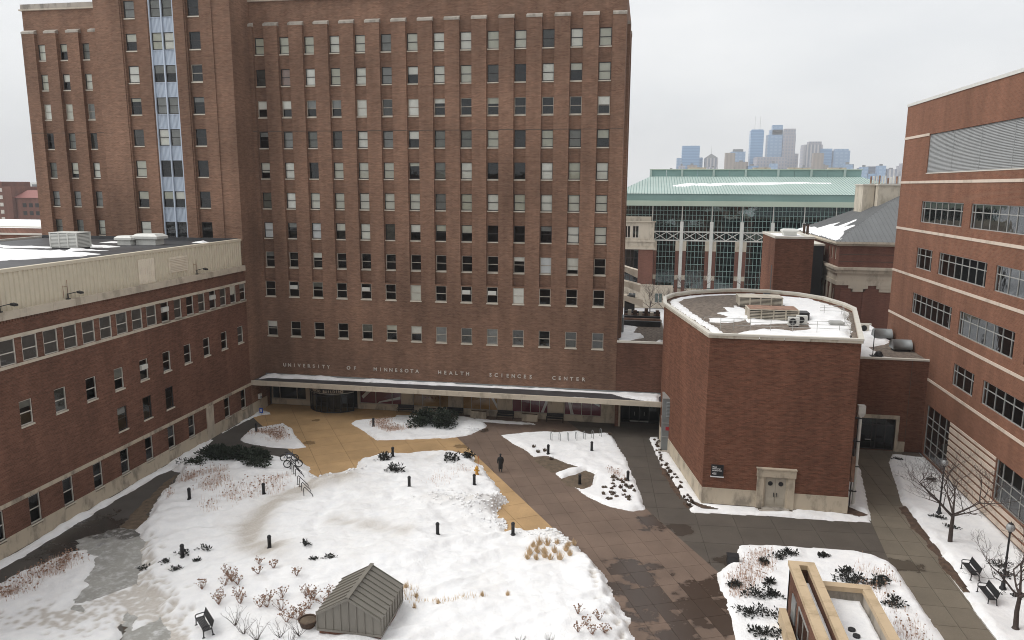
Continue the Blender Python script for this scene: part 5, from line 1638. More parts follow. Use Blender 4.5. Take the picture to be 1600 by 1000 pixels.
MB().box(hx + .5, 59, 112.5, 139, .2, 18.6).build('interior', M['interior'], hh)
for h_ in HW + HL:
    grid_window(hh, 'x', hx, h_[0], h_[1], h_[2], h_[3], [(h_[0] + h_[1]) / 2], [], -1, 'stone_clean', 'glass_dark', .15, .12)
for z0, z1, p in ((12.9, 13.5, .18), (13.5, 14.6, .08), (14.6, 15.1, .35), (15.1, 15.45, .6), (18.45, 18.75, .35), (18.75, 19.05, .7)):
    MB().box(hx - p, 60, 112 - p, 140, z0, z1).build('cornice', M['stone_clean'], hh)
for z in (16.2, 17.2): MB().box(hx - .02, 60, 111.97, 112, z, z + .08).build('string_course', M['joint'], hh)
for y in (112.4, 115, 117.4, 119.8, 122.2): MB().box(hx - .12, hx - .002, y - .45, y + .45, 0, 12.9).build('pier', M['stone_clean'] if y > 113 else M['brick_far'], hh)
for x in (29.9, 33.6): MB().box(x - 1.3, x + 1.3, 111.85, 111.99, 12.45, 12.9).box(x - .9, x + .9, 111.9, 111.99, 12.0, 12.45).build('capital', M['stone_clean'], hh)
for x0, x1 in ((27.6, 29.2), (30.6, 32.4), (34.9, 40)): MB().box(x0, x1, 111.9, 111.995, 0, 12.4).build('pier', M['brick_far'], hh)
ex, ey0, ey1, rx = hx - .7, 111.3, 140.7, 39.2
rv = [(ex, ey0, 19.05), (60, ey0, 19.05), (60, 126, 25.8), (rx, 126, 25.8), (ex, ey1, 19.05), (60, ey1, 19.05)]
MB().add(rv, [(0, 1, 2, 3), (0, 3, 4), (4, 3, 2, 5), (0, 4, 5, 1)]).build('roof', M['hip_metal'], hh)
for i in range(40):
    x = ex + .6 + i * .62
    if x > 52: break
    t_ = min(1.0, (x - ex) / (rx - ex))
    MB().tube((x, ey0, 19.08), (x, ey0 + (126 - ey0) * t_, 19.08 + 6.75 * t_), .045, n=4).build('seam', M['hip_metal'], hh)
for i in range(44):
    y = ey0 + .6 + i * .66
    t_ = 1 - abs(y - 126) / (126 - ey0)
    if t_ <= 0.02: continue
    MB().tube((ex, y, 19.08), (ex + (rx - ex) * t_, y, 19.08 + 6.75 * t_), .04, n=4).build('seam', M['hip_metal'], hh)


def roof_snow(parent, P0, U, V, poly, thick, seed):
    """thin snow lying on a sloping roof: outline given in roof coordinates"""
    P0, U, V = Vector(P0), Vector(U), Vector(V)
    n = U.cross(V).normalized()
    if n.z < 0: n = -n
    xs = np.arange(min(p[0] for p in poly), max(p[0] for p in poly) + .3, .3)
    ys = np.arange(min(p[1] for p in poly), max(p[1] for p in poly) + .3, .3)
    X, Y = np.meshgrid(xs, ys)
    d = poly_sd(X, Y, poly) + (fbm(X * .7, Y * .7, seed, 4) - .47) * 1.3
    Z = np.where(d > 0, np.clip(d / .3, 0, 1) * thick + .02, -.1)
    m = MB()
    ny, nx = X.shape
    ids = {}
    for j in range(ny - 1):
        for i in range(nx - 1):
            if (d[j:j + 2, i:i + 2] > 0).any():
                f = []
                for (b, a) in ((j, i), (j, i + 1), (j + 1, i + 1), (j + 1, i)):
                    if (b, a) not in ids:
                        ids[(b, a)] = len(m.v)
                        m.v.append(tuple(P0 + U * X[b, a] + V * Y[b, a] + n * Z[b, a]))
                    f.append(ids[(b, a)])
                m.f.append(tuple(f))
    return m.build('snow', M['snow'], parent, True)


U_ = Vector((0, 1, 0))
V_ = (Vector((rx, 126, 25.8)) - Vector((ex, 126, 19.05))).normalized()
roof_snow(hh, (ex, ey0, 19.05), U_, V_, [(.5, .1), (29, .1), (27, 1.6), (20, 2.0), (17, 3.4), (14.5, 4.6), (14.2, 3.4), (11.5, 3.4), (10.5, 5.6), (9.6, 5.4), (8.8, 3.2), (6.5, 4.6), (5.6, 4.4), (5.0, 2.6), (3.0, 2.2)], .1, 93)
for x0, x1, y0, y1, lab in ((33.3, 35.0, 126.5, 131, 'cream'), (35.1, 42, 125.0, 132, 'cream')):
    MB().box(x0, x1, y0, y1, 21, 26.85).build('penthouse', M['coping_tan'], hh)
    MB().box(x0 - .15, x1 + .15, y0 - .15, y1 + .15, 26.85, 27.05).build('penthouse_coping', M['coping'], hh)
pp = random.Random(5)
for i in range(16):
    x = 34.6 + i * .42
    t = thing('stack_pipe', ('rusty red' if i % 3 == 0 else 'white') + ' exhaust pipe in a row above the cream penthouse', 'pipe', (x, 127.5, 27.05), group='exhaust pipes on the hipped hall')
    MB().tube((x, 127.5, 27.0), (x, 127.5, 28.1 + pp.uniform(-.1, .3)), .13, n=6).build('pipe', M['rust'] if i % 3 == 0 else M['white_metal'], t)
    MB().lathe((x, 127.5, 27.02), [(.2, 0), (.2, .12)], 6).build('collar', M['alu'], t)

# ---- green roofed sports hall
sp_h = thing('sports_hall', 'long glass fronted sports hall with pale green metal roof', 'building', (24, 180, 0))
YS2 = 170.0
x0, x1 = -14.0, 62.0
g0 = MB().box(x0, x1, YS2 + 1.2, YS2 + 40, 0, 22.4).build('interior', M['teal_dark'], sp_h)
MB().box(x0, x1, YS2 + .2, YS2 + .22, 4.2, 22.3).build('glazing', M['glass_teal'], sp_h)
for zf in (6.5, 10.3, 13.6, 18.0): MB().box(x0, x1, YS2 + .5, YS2 + 1.2, zf, zf + .35).build('floor_slab', M['copper_band'], sp_h)
gm = MB()
xx = x0
while xx < x1:
    gm.box(xx - .045, xx + .045, YS2 + .08, YS2 + .2, 4.2, 22.3)
    xx += .78
for z in (5.5, 7.0, 8.2, 9.6, 11.2, 12.4, 13.8, 17.9, 19.2, 20.4, 21.4): gm.box(x0, x1, YS2 + .1, YS2 + .2, z - .05, z + .05)
gm.build('mullion_grid', M['copper_band'], sp_h, kind='stuff')
for zb in (14.84, 16.75): MB().box(x0, x1, YS2 - .1, YS2 + .19, zb - .13, zb + .13).build('truss_chord', M['white_metal'], sp_h)
COLS = [1.54 + 6.37 * i for i in range(-2, 9)]
for i, x in enumerate(COLS):
    MB().box(x - .35, x + .35, YS2 - .75, YS2 - .05, 4.5, 19.0).build('column', M['white_metal'], sp_h)
    MB().tube((x, YS2 - .3, 19.0), (x, YS2 - .3, 23.4), .12, n=6).build('mast', M['white_metal'], sp_h)
    for s in (-1, 1):
        MB().box(x + s * .76 - .38, x + s * .76 + .38, YS2 - .5, YS2 + .3, 0, 12.6).build('brick_pier', M['brick_far'], sp_h)
        MB().box(x + s * .76 - .4, x + s * .76 + .4, YS2 - .54, YS2 + .3, 12.6, 14.7).build('pier_cap', M['stone_clean'], sp_h)
        MB().box(x + s * .7 - .42, x + s * .7 + .42, YS2 - .6, YS2 + .2, 6.2, 7.2).build('pier_block', M['stone_clean'], sp_h)
    for a, b in ((x + .4, x + 3.18), (x + 3.18, x + 5.97)):
        MB().tube((a, YS2, 14.95), (b, YS2, 16.65), .08, n=4).tube((a, YS2, 16.65), (b, YS2, 14.95), .08, n=4).build('truss_brace', M['white_metal'], sp_h)
MB().box(x0, x1, YS2 - .4, YS2 + 1, 0, 4.2).build('plinth', M['stone_clean'], sp_h)
MB().box(x0 - 1, x1, YS2 - 1.6, YS2 + 2, 22.4, 23.5).build('eaves_fascia', M['copper_fascia'], sp_h)
MB().box(x0 - .5, x1, YS2 - 1.0, YS2 + 2, 23.5, 25.0).build('clerestory_band', M['copper_band'], sp_h)
rx0, rx1 = 0.9, 49.4
MB().add([(-7, YS2 - 1.2, 25.0), (57, YS2 - 1.2, 25.0), (rx1, YS2 + 20, 29.0), (rx0, YS2 + 20, 29.0), (-7, YS2 + 42, 25), (57, YS2 + 42, 25)], [(0, 1, 2, 3), (0, 3, 4), (4, 3, 2, 5), (1, 5, 2)]).build('roof', M['copper_green'], sp_h)
sm = MB()
i = 0
while True:
    x = -6.6 + i * .62
    if x > 56.6: break
    t_ = min(1, max(0, (x + 7) / (rx0 + 7)), (57 - x) / (57 - rx1))
    sm.tube((x, YS2 - 1.2, 25.04), (x, YS2 - 1.2 + 21.2 * t_, 25.04 + 4.0 * t_), .06, n=4)
    i += 1
sm.build('roof_seams', M['copper_band'], sp_h, kind='stuff')
for i in range(13):
    a = rx0 + i * 3.73
    MB().box(a + .03, a + 3.70, YS2 + 20, YS2 + 20.4, 29.0, 30.55).build('ridge_panel', M['copper_band'], sp_h)
    if i % 2 == 0: MB().box(a - .25, a + .25, YS2 + 19.7, YS2 + 20.0, 28.9, 30.6).build('ridge_post', M['copper_green'], sp_h)
MB().box(rx0 - .3, rx1 + .2, YS2 + 19.8, YS2 + 20.8, 30.55, 30.75).build('ridge_cap', M['copper_fascia'], sp_h)
for a, b in ((10, 14), (25, 29), (33, 38), (42, 46)): MB().box(a, b, YS2 + 20.2, YS2 + 21.5, 30.75, 31.15).build('ridge_vent', M['stone_clean'], sp_h)
Vs = Vector((0, 21.2, 4.0)).normalized()
roof_snow(sp_h, (0, YS2 - 1.2, 25.0), (1, 0, 0), Vs, [(5, 8.8), (7.5, 8.2), (10, 9.4), (16, 9.2), (18, 10.4), (26, 10.6), (33, 12.6), (41, 12.4), (41, 13.6), (34, 14.2), (27, 13.4), (20, 13.4), (14, 12.0), (9, 12.0)], .12, 95)
# cream stone neighbour in front of it
cb = thing('cream_stone_building', 'cream stone and brick building glimpsed past the corner of the hospital block', 'building', (-6, 168, 0))
b_ = MB()
wn_h = [(-4.45, -3.1, 15.4, 18.1), (-2.7, -1.3, 15.4, 18.1), (-9, -7.5, 15.4, 18.1), (-3.15, -1.5, 1.3, 3.3), (2.6, 4.3, 1.2, 3.4)]
wall(b_, 'y', 167, -16, 2.0, 12.95, 19.0, wn_h[:3], .25)
wall(b_, 'y', 167, -16, 6.5, 0, 5.2, wn_h[3:], .25)
wall(b_, 'x', 2.0, 167, 171, 5, 19.0, face=1)
b_.box(-16, 1.3, 168, 171, 19.0, 20.0)
b_.build('wall', M['stone_clean'], cb)
MB().box(-16, 1.8, 168.2, 171, .2, 18.9).build('interior', M['interior'], cb)
MB().box(-1.25, 1.95, 166.95, 168, 5.2, 12.9).build('brick_pier', M['brick_far'], cb)
grid_window(cb, 'y', 167.3, -9, -1.25, 5.2, 12.95, [-8, -7, -6, -5, -4, -3, -2.2], [7, 9, 11], -1, 'frame_dark', 'glass_teal', .1, .12, split=False)
for z0, z1, p in ((12.95, 13.4, .25), (14.6, 15.0, .2), (18.9, 19.1, .3), (5.0, 5.3, .15)): MB().box(-16, 2.0 + p, 167 - p, 167.02, z0, z1).build('string_course', M['stone_clean'], cb)
for h_ in wn_h: grid_window(cb, 'y', 167, *h_, [(h_[0] + h_[1]) / 2], [], -1, 'frame_pale', 'glass_teal', .12, .12)
# stepped pale concrete stair between the blocks
sc = thing('concrete_stair', 'snow topped concrete zigzag stair beside the hospital block', 'stairs', (-1, 118, 0))
for i in range(3):
    MB().hexa([(-3.4, 118, 13.6 - i * 2.3), (-.9 + i * .5, 118, 12.4 - i * 2.3), (-.9 + i * .5, 120, 12.4 - i * 2.3), (-3.4, 120, 13.6 - i * 2.3), (-3.4, 118, 14.3 - i * 2.3), (-.9 + i * .5, 118, 13.6 - i * 2.3), (-.9 + i * .5, 120, 13.6 - i * 2.3), (-3.4, 120, 14.3 - i * 2.3)]).build('flight', M['stone_clean'], sc)
MB().box(-2.8, -1.2, 118.2, 119.8, 0, 9.5).build('core_wall', M['interior'], sc)
# low plant yard behind the left link
yd = thing('roof_plant_yard', 'cluttered dark plant units behind the left hand brick link', 'equipment', (0, 98, 0))
MB().box(-2.6, 2.2, 97, 101, 0, 9.2).build('base', M['brick_wing'], yd)
pr = random.Random(9)
for i in range(5): MB().box(-2.2, 2.3, 92.5 + i * 1.1, 92.9 + i * 1.1, 9.42, 10.1 + .12 * i).build('unit_rail', M['rust'] if i % 2 else M['dark_metal'], yd)
for i in range(6): MB().box(-1.8 + i * .7, -1.35 + i * .7, 95.4, 96.2, 9.9, 10.8 + pr.uniform(-.1, .4)).build('unit', M['mulch'] if i % 2 else M['coping_tan'], yd)
MB().tube((-2.2, 87.2, 9.42), (-2.2, 87.2, 11.2), .16, n=8).tube((-2.2, 87.2, 11.2), (-2.2, 88, 11.5), .16, n=8).build('gooseneck', M['grey_metal'], yd)

# ---- far left neighbours
fl = thing('far_brick_building', 'distant brown brick hospital wing with small white windows', 'building', (-345, 340, 0))
MB().box(-380, -312, 330, 350, 0, 25.0).build('wall', M['brick_far'], fl)
MB().box(-370, -318, 331, 349, 25.0, 27.4).build('penthouse', M['brick_far'], fl)
for r in range(5):
    for c in range(6): MB().box(-319.0 - c * 4.2, -317.2 - c * 4.2, 329.8, 330.0, 8 + r * 3.6, 9.8 + r * 3.6).build('window', M['frame_pale'], fl)
fl = thing('far_red_roof_building', 'distant dark brick building under a dull red tiled roof', 'building', (-300, 345, 0))
MB().box(-311.5, -280, 332, 352, 0, 19.5).build('wall', M['brick_far'], fl)
MB().hexa([(-312.5, 331, 19.5), (-279, 331, 19.5), (-279, 353, 19.5), (-312.5, 353, 19.5), (-310, 338, 23.2), (-281, 338, 23.2), (-281, 346, 23.2), (-310, 346, 23.2)]).build('roof', plain('red_roof', (0.26, 0.10, 0.085), .8), fl)
for r in range(3):
    for c in range(6): MB().box(-308.0 + c * 3.6, -306.0 + c * 3.6, 331.8, 332.0, 7 + r * 3.9, 9 + r * 3.9).build('window', M['interior'], fl)
fl = thing('far_flat_block', 'distant pale flat roofed block above the red roofed building', 'building', (-500, 560, 0))
MB().box(-560, -470, 560, 600, 0, 27.5).build('wall', M['white_metal'], fl)
for c in range(9): MB().box(-556 + c * 9.5, -550 + c * 9.5, 559.7, 560, 21, 26).build('window', M['hip_metal'], fl)
sr = thing('snowy_low_roof', 'low flat snow covered roof beyond the hospital block', 'building', (-180, 190, 0))
MB().box(-300, -120, 150, 235, 0, 13.6).build('wall', M['brick_far'], sr)
MB().box(-299, -121, 151, 234, 13.6, 13.95).build('snow', M['snow'], sr)
MB().box(-300, -120, 150, 150.6, 13.6, 14.3).box(-300, -120, 190, 190.5, 13.9, 14.3).build('parapet', M['coping'], sr)

# ---- downtown skyline (about 2.3 km away)
glassy = striped('tower_glass_blue', (0.12, 0.26, 0.46), (0.20, 0.36, 0.56), 8.0, 'Z', .5, .25, .2)
glassy2 = striped('tower_glass_pale', (0.20, 0.33, 0.50), (0.30, 0.42, 0.57), 9.0, 'Z', .5, .3, .2, 12.0)
stone_t = striped('tower_stone', (0.36, 0.34, 0.36), (0.22, 0.25, 0.32), 8.0, 'X', .5, .7, 0, 9.0)
stone_w = striped('tower_white', (0.50, 0.48, 0.47), (0.20, 0.22, 0.27), 9.5, 'X', .45, .7)
tan_t = striped('tower_tan', (0.30, 0.25, 0.205), (0.24, 0.20, 0.17), 10.0, 'X', .5, .8)
dark_t = striped('tower_dark', (0.06, 0.09, 0.15), (0.12, 0.15, 0.21), 10.0, 'Z', .5, .3)


def tower(label, x0, x1, z, y=2300, mat=None, steps=(), top=None):
    t = thing('skyscraper', label, 'skyscraper', ((x0 + x1) / 2, y, 0))
    MB().box(x0, x1, y, y + (x1 - x0) * .9, -1, z).build('shaft', mat, t)
    for (a, b, zz, m_) in steps: MB().box(a, b, y + 3, y + (b - a) * .8, z, zz).build('setback', m_ or mat, t)
    if top == 'mech': MB().box(x0 + 6, x1 - 6, y + 6, y + (x1 - x0) * .6, z, z + 7).build('mechanical_crown', M['hip_metal'], t)
    if top == 'mast':
        for q in (.3, .7): MB().tube((x0 + (x1 - x0) * q, y + 8, z), (x0 + (x1 - x0) * q, y + 8, z + 40), .6, .3, 5).build('mast', M['alu'], t)
    if top == 'pyramid':
        xm = (x0 + x1) / 2
        MB().add([(x0, y, z), (x1, y, z), (x1, y + 30, z), (x0, y + 30, z), (xm, y + 15, z + 13)], [(0, 1, 4), (1, 2, 4), (2, 3, 4), (3, 0, 4)]).build('pyramid_roof', M['hip_metal'], t)
        MB().tube((xm, y + 15, z + 13), (xm, y + 15, z + 36), .5, .2, 5).build('mast', M['alu'], t)
    return t


tower('bright blue glass skyscraper with pale facets left of the pyramid roof', 99, 149, 146, mat=glassy, steps=())
tower('low blue block against the foot of the bright blue skyscraper', 84, 98.5, 111, mat=glassy2)
tower('low dark blue block right of the bright blue skyscraper', 149.5, 160, 113, 2320, glassy)
tower('pale tower with small pyramid roof and mast', 165, 202, 111, mat=stone_w, top='pyramid')
tower('tan concrete slab tower right of the pyramid roof', 203, 228, 117, 2100, tan_t)
tower('blue glass block hidden in steam left of the tall dark tower', 238, 278, 129, mat=glassy2, top='mech')
tower('tall dark blue glass tower with two thin masts', 290, 326, 188, mat=glassy, top='mast', steps=((293, 324, 191, None),))
tower('tallest pale blue tower with stepped crown', 337, 378, 176, mat=glassy2, steps=((343, 378, 190, None), (349, 377, 203, None)))
tower('broad stone tower with stepped shoulders beside the tallest', 379, 412, 176, 2290, stone_t, steps=((381, 411, 192, None),))
tower('low stone block in front of the two tallest towers', 297, 376, 110, 2200, stone_t)
tower('stone shoulder block right of the broad stone tower', 413, 424, 123, mat=stone_t)
tower('short brown concrete tower before the white ribbed one', 435, 461, 118, 2150, tan_t)
tower('white ribbed tower with vertical window strips', 443, 482, 148, 2300, stone_w)
tower('dull red granite tower behind the white ribbed one', 452, 505, 152, 2380, stone_t, steps=((466, 502, 161, None),))
tower('plain blue glass tower right of the white ribbed one', 484, 517, 137, 2310, glassy)
tower('wide blue grey tower with chamfered top', 520, 563, 131, mat=glassy2, steps=((524, 559, 136, None),))
tower('pale low block right of the chamfered tower', 560, 578, 94, 2310, stone_w)
tower('long low dark glass office block apart from the towers', 584, 641, 82, 2250, dark_t, steps=((600, 625, 86, None),))
tower('small pale block next to the long dark office block', 643, 659, 80, 2250, stone_w)
tower('pale twin striped apartment tower at the right end of the skyline', 666, 698, 86, 2200, stone_w, steps=((672, 694, 90, None),))
tower('low beige city block filling the base of the skyline', 180, 430, 62, 2180, stone_t)
tower('low grey city block at the right base of the skyline', 431, 720, 58, 2180, stone_t)
tower('low grey city block at the left base of the skyline', 20, 178, 55, 2180, stone_w)
arb = random.Random(12)
for i in range(14):
    a = -30 + i * 14 + arb.uniform(-3, 3)
    t = thing('far_house', 'small distant low building beyond the green roof', 'building', (a + 5, 700, 0), group='far low buildings')
    hh_ = arb.uniform(14, 26)
    MB().box(a, a + arb.uniform(8, 13), 700, 712, 0, hh_).build('wall', arb.choice([M['brick_far'], M['stone_clean'], M['white_metal']]), t)
    MB().box(a - .3, a + 8.3, 699.7, 712.3, hh_, hh_ + .6).build('roof', arb.choice([M['snow'], M['membrane']]), t)

for i in range(26):
    a = 60 + i * 25 + arb.uniform(-8, 8)
    w_b = arb.uniform(14, 34)
    hh_ = arb.uniform(62, 96)
    t = thing('city_block', 'small mid rise block between the skyline towers', 'building', (a, 2170, 0), group='mid rise blocks of the skyline')
    MB().box(a, a + w_b, 2170, 2190, 0, hh_).build('shaft', arb.choice([stone_t, stone_w, glassy, glassy2, tan_t]), t)
    MB().box(a + w_b * .3, a + w_b * .6, 2172, 2182, hh_, hh_ + arb.uniform(3, 7)).build('mechanical_room', M['hip_metal'], t)
# ------------------------------------------------------------------ courtyard furniture
SZ = 0.2   # top of the snow


def make_bollard():
    t = thing('bollard', 'b', 'bollard', (0, 0, 0))
    link_mesh('shaft', MB().lathe((0, 0, 0), [(.13, 0), (.13, .82), (.15, .84), (.15, .9), (.12, .97), (.06, 1.02), (.01, 1.03)], 12).mesh('shaft', True), M['black'], t)
    link_mesh('base_flange', MB().lathe((0, 0, 0), [(.2, 0), (.2, .05), (.14, .08)], 12).mesh('base_flange'), M['black'], t)
    link_mesh('light_band', MB().lathe((0, 0, .70), [(.134, 0), (.134, .09)], 12).mesh('light_band'), M['dark_metal'], t)
    return t


BOL = [(-40.42, 71.39, 'black bollard on the small snow bed between asphalt path and ochre plaza'),
       (-28.75, 75.55, 'black bollard on the snow bed with the big evergreen by the storefront'),
       (-23.31, 66.22, 'black bollard on the snow edge right of a small juniper by the ochre plaza'),
       (-19.38, 59.12, 'lone black bollard in open snow below the small junipers'),
       (-14.01, 60.93, 'black bollard standing next to the yellow hydrant'),
       (-14.46, 50.61, 'lone black bollard in the open snow beyond the metal hut'),
       (-9.03, 52.27, 'black bollard at the tan pavement edge of the snow field'),
       (-36.73, 53.54, 'black bollard among dry grasses near the long brick wing'),
       (-31.24, 55.78, 'black bollard among sparse dry stems near the bike rack'),
       (-31.49, 44.62, 'black bollard with a low dark shrub right behind it'),
       (-25.84, 46.54, 'lone black bollard on the tan stained snow'),
       (-8.73, 70.96, 'black bollard above the soil wedge on the bike hoop bed'),
       (-4.53, 72.79, 'black bollard in snow just below the bike hoops'),
       (-4.98, 64.0, 'black bollard at the soil corner on the bike hoop bed'),
       (-0.73, 65.23, 'black bollard among leaf tufts at the tip of the bike hoop bed')]
b0 = make_bollard()
for i, (x, y, lab) in enumerate(BOL):
    o = b0 if i == 0 else copy_tree(b0)
    o.location = (x, y, snow_z(x, y) - .05)
    tag(o, lab, 'bollard', 'bollards in the snow beds')

# ---- benches
def make_bench():
    t = thing('park_bench', 'b', 'bench', (0, 0, 0))
    for i in range(6): link_mesh('seat_slat', MB().box(-.85, .85, -.24 + i * .075, -.18 + i * .075, .43, .46).mesh('seat_slat'), M['dark_metal'], t)
    for i in range(6):
        z = .52 + i * .068
        y = .24 + i * .022
        link_mesh('back_slat', MB().hexa([(-.85, y, z), (.85, y, z), (.85, y + .03, z), (-.85, y + .03, z), (-.85, y + .02, z + .058), (.85, y + .02, z + .058), (.85, y + .05, z + .058), (-.85, y + .05, z + .058)]).mesh('back_slat'), M['dark_metal'], t)
    for s in (-1, 1):
        x = s * .82
        link_mesh('leg', MB().path([(x, -.24, 0), (x, -.22, .43), (x, .24, .43), (x, .30, 0)], .035).path([(x, .22, .43), (x, .38, .95)], .03).box(x - .04, x + .04, -.32, -.16, 0, .03).box(x - .04, x + .04, .22, .38, 0, .03).mesh('leg'), M['black'], t)
        link_mesh('armrest', MB().path([(x, -.24, .43), (x, -.26, .62), (x, -.18, .68), (x, .2, .68), (x, .30, .66)], .03).mesh('armrest'), M['black'], t)
    return t


be = make_bench()
for i, (x, y, rz, lab) in enumerate(((22.85, 52.5, math.radians(-91), 'black slatted bench on snow beside the walk, further from the bare tree trunk'),
                                      (22.8, 49.7, math.radians(-91), 'black slatted bench on snow beside the walk, nearer the tall lamp base'),
                                      (-25.0, 36.9, math.radians(-43), 'single black slatted bench in snow by the brown seed head shrubs'))):
    o = be if i == 0 else copy_tree(be)
    o.location = (x, y, snow_z(x, y) - .03)
    o.rotation_euler = (0, 0, rz)
    tag(o, lab, 'bench', 'slatted park benches')


# storefront benches (dark) and concrete planters between them
def make_dark_bench():
    t = thing('storefront_bench', 'b', 'bench', (0, 0, 0))
    for i in range(5): link_mesh('seat_slat', MB().box(-.95, .95, -.28 + i * .1, -.2 + i * .1, .42, .46).mesh('seat_slat'), M['dark_metal'], t)
    for i in range(5): link_mesh('back_slat', MB().box(-.95, .95, .24, .28, .5 + i * .09, .575 + i * .09).mesh('back_slat'), M['dark_metal'], t)
    for s in (-1, 1): link_mesh('end_frame', MB().path([(s * .93, -.3, 0), (s * .93, -.3, .62), (s * .93, .26, .64), (s * .93, .28, .95), (s * .93, .3, 0)], .035).mesh('end_frame'), M['black'], t)
    return t


def make_block():
    t = thing('concrete_planter', 'p', 'planter', (0, 0, 0))
    link_mesh('body', MB().hexa([(-.9, -.3, 0), (.9, -.3, 0), (.9, .3, 0), (-.9, .3, 0), (-.95, -.33, .78), (.95, -.33, .78), (.95, .33, .78), (-.95, .33, .78)]).mesh('body'), M['stone'], t)
    link_mesh('rim', MB().box(-.97, .97, -.35, -.25, .78, .84).box(-.97, .97, .25, .35, .78, .84).box(-.97, -.87, -.25, .25, .78, .84).box(.87, .97, -.25, .25, .78, .84).mesh('rim'), M['stone'], t)
    link_mesh('soil', MB().box(-.87, .87, -.25, .25, .76, .79).mesh('soil'), M['mulch'], t)
    return t


db, bl = make_dark_bench(), make_block()
for i, (x, lab) in enumerate(((-27.1, 'dark metal bench before the stone pier between maroon and gold windows'), (-21.1, 'dark metal bench before the stone pier between the two gold windows'),
                              (-15.1, 'dark metal bench below the black notice board on the storefront'), (-9.35, 'dark metal bench before the stone pier between the two white striped maroon windows'))):
    o = db if i == 0 else copy_tree(db)
    o.location = (x, 81.75, 0)
    tag(o, lab, 'bench', 'benches under the canopy')
for i, (x, lab) in enumerate(((-24.1, 'concrete planter below the gold window with lettering'), (-18.2, 'concrete planter below the plain gold window'), (-12.2, 'concrete planter below a maroon window'))):
    o = bl if i == 0 else copy_tree(bl)
    o.location = (x, 81.55, 0)
    tag(o, lab, 'planter', 'planters under the canopy')

# ---- bicycle hoops
h0 = thing('bike_hoop', 'h', 'bike rack', (0, 0, 0))
link_mesh('tube', MB().path([(0, -.28, 0), (0, -.28, .62)] + [(0, -.28 * math.cos(a), .62 + .26 * math.sin(a)) for a in [math.pi * i / 8 for i in range(1, 8)]] + [(0, .28, .62), (0, .28, 0)], .03).mesh('tube'), M['grey_metal'], h0)
link_mesh('foot', MB().box(-.06, .06, -.34, -.22, 0, .02).box(-.06, .06, .22, .34, 0, .02).mesh('foot'), M['grey_metal'], h0)
for i in range(7):
    o = h0 if i == 0 else copy_tree(h0)
    o.location = (-8.9 + i * .84, 74.8 + i * .33, snow_z(-8.9 + i * .84, 74.8 + i * .33) - .04)
    o.rotation_euler = (0, 0, math.radians(22))
    tag(o, 'grey bicycle hoop in the row sunk in the snow bed by the canopy end', 'bike rack', 'bicycle hoops in a row')
r0 = thing('bike_rack_hoop', 'r', 'bike rack', (0, 0, 0))
link_mesh('tube', MB().path([(-.42, 0, 0), (-.42, 0, .72), (-.30, 0, .84), (.40, 0, .30), (.46, 0, .12)], .03).mesh('tube'), M['dark_metal'], r0)
link_mesh('foot', MB().box(-.5, -.34, -.06, .06, 0, .02).mesh('foot'), M['dark_metal'], r0)
for i in range(8):
    o = r0 if i == 0 else copy_tree(r0)
    f_ = i / 7
    o.location = (-31.2 + 4.0 * f_, 61.4 - 5.6 * f_, snow_z(-31.2 + 4.0 * f_, 61.4 - 5.6 * f_) - .03)
    o.rotation_euler = (0, 0, math.radians(-8))
    tag(o, 'dark slanted rack hoop in the file running from the parked bicycles', 'bike rack', 'slanted bike rack hoops')


# ---- bicycles
def bicycle(label, x, y, rz, paint, lean=0.08):
    t = thing('bicycle', label, 'bicycle', (x, y, snow_z(x, y) + .06), rz, 'parked bicycles')
    t.rotation_euler = (lean, 0, rz)
    for wx in (-.52, .52):
        w = link_mesh('wheel', MB().lathe((0, 0, 0), [(.03, -.04), (.03, .04)], 8).mesh('hub'), M['alu'], t, (wx, 0, .34))
        w.rotation_euler = (math.pi / 2, 0, 0)
        link_mesh('tyre', MB().ring((0, 0, 0), (0, 0, 1), .325, .045, 28, 6).mesh('tyre'), M['tyre'], w)
        sp = MB().ring((0, 0, 0), (0, 0, 1), .295, .012, 24, 4)
        for q in range(12): sp.tube((0, 0, .02 * (-1) ** q), (.295 * math.cos(q * math.pi / 6), .295 * math.sin(q * math.pi / 6), 0), .004, n=3)
        link_mesh('rim', sp.mesh('rim'), M['alu'], w)
    fr = MB()
    bb, st_, ht_, rr, ff = (-.08, 0, .30), (-.22, 0, .78), (.36, 0, .80), (-.52, 0, .34), (.52, 0, .34)
    for a, b in ((bb, st_), (bb, ht_), (st_, (.35, 0, .72)), (bb, rr), (rr, (-.2, 0, .72)), ((.34, 0, .88), (.41, 0, .62)), ((.40, .05, .62), (.52, .05, .34)), ((.40, -.05, .62), (.52, -.05, .34))): fr.tube(a, b, .028, n=6)
    fr.ring((-.08, .05, .30), (0, 1, 0), .09, .012, 16, 4)
    link_mesh('frame', fr.mesh('frame'), M[paint], t)
    link_mesh('handlebar', MB().path([(.33, 0, .88), (.35, 0, 1.0)], .016).path([(.28, -.30, 1.0), (.36, -.1, 1.02), (.36, .1, 1.02), (.28, .30, 1.0)], .015).mesh('handlebar'), M['black'], t)
    link_mesh('saddle', MB().tube((-.22, 0, .78), (-.25, 0, .9), .015).hexa([(-.38, -.09, .9), (-.08, -.025, .9), (-.08, .025, .9), (-.38, .09, .9), (-.36, -.07, .95), (-.1, -.02, .95), (-.1, .02, .95), (-.36, .07, .95)]).mesh('saddle'), M['black'], t)
    link_mesh('pedals', MB().tube((-.08, .06, .30), (.02, .08, .16), .012).tube((-.08, -.06, .30), (-.18, -.08, .44), .012).box(-.02, .08, .08, .16, .15, .17).box(-.23, -.13, -.16, -.08, .43, .45).mesh('pedals'), M['dark_metal'], t)
    return t


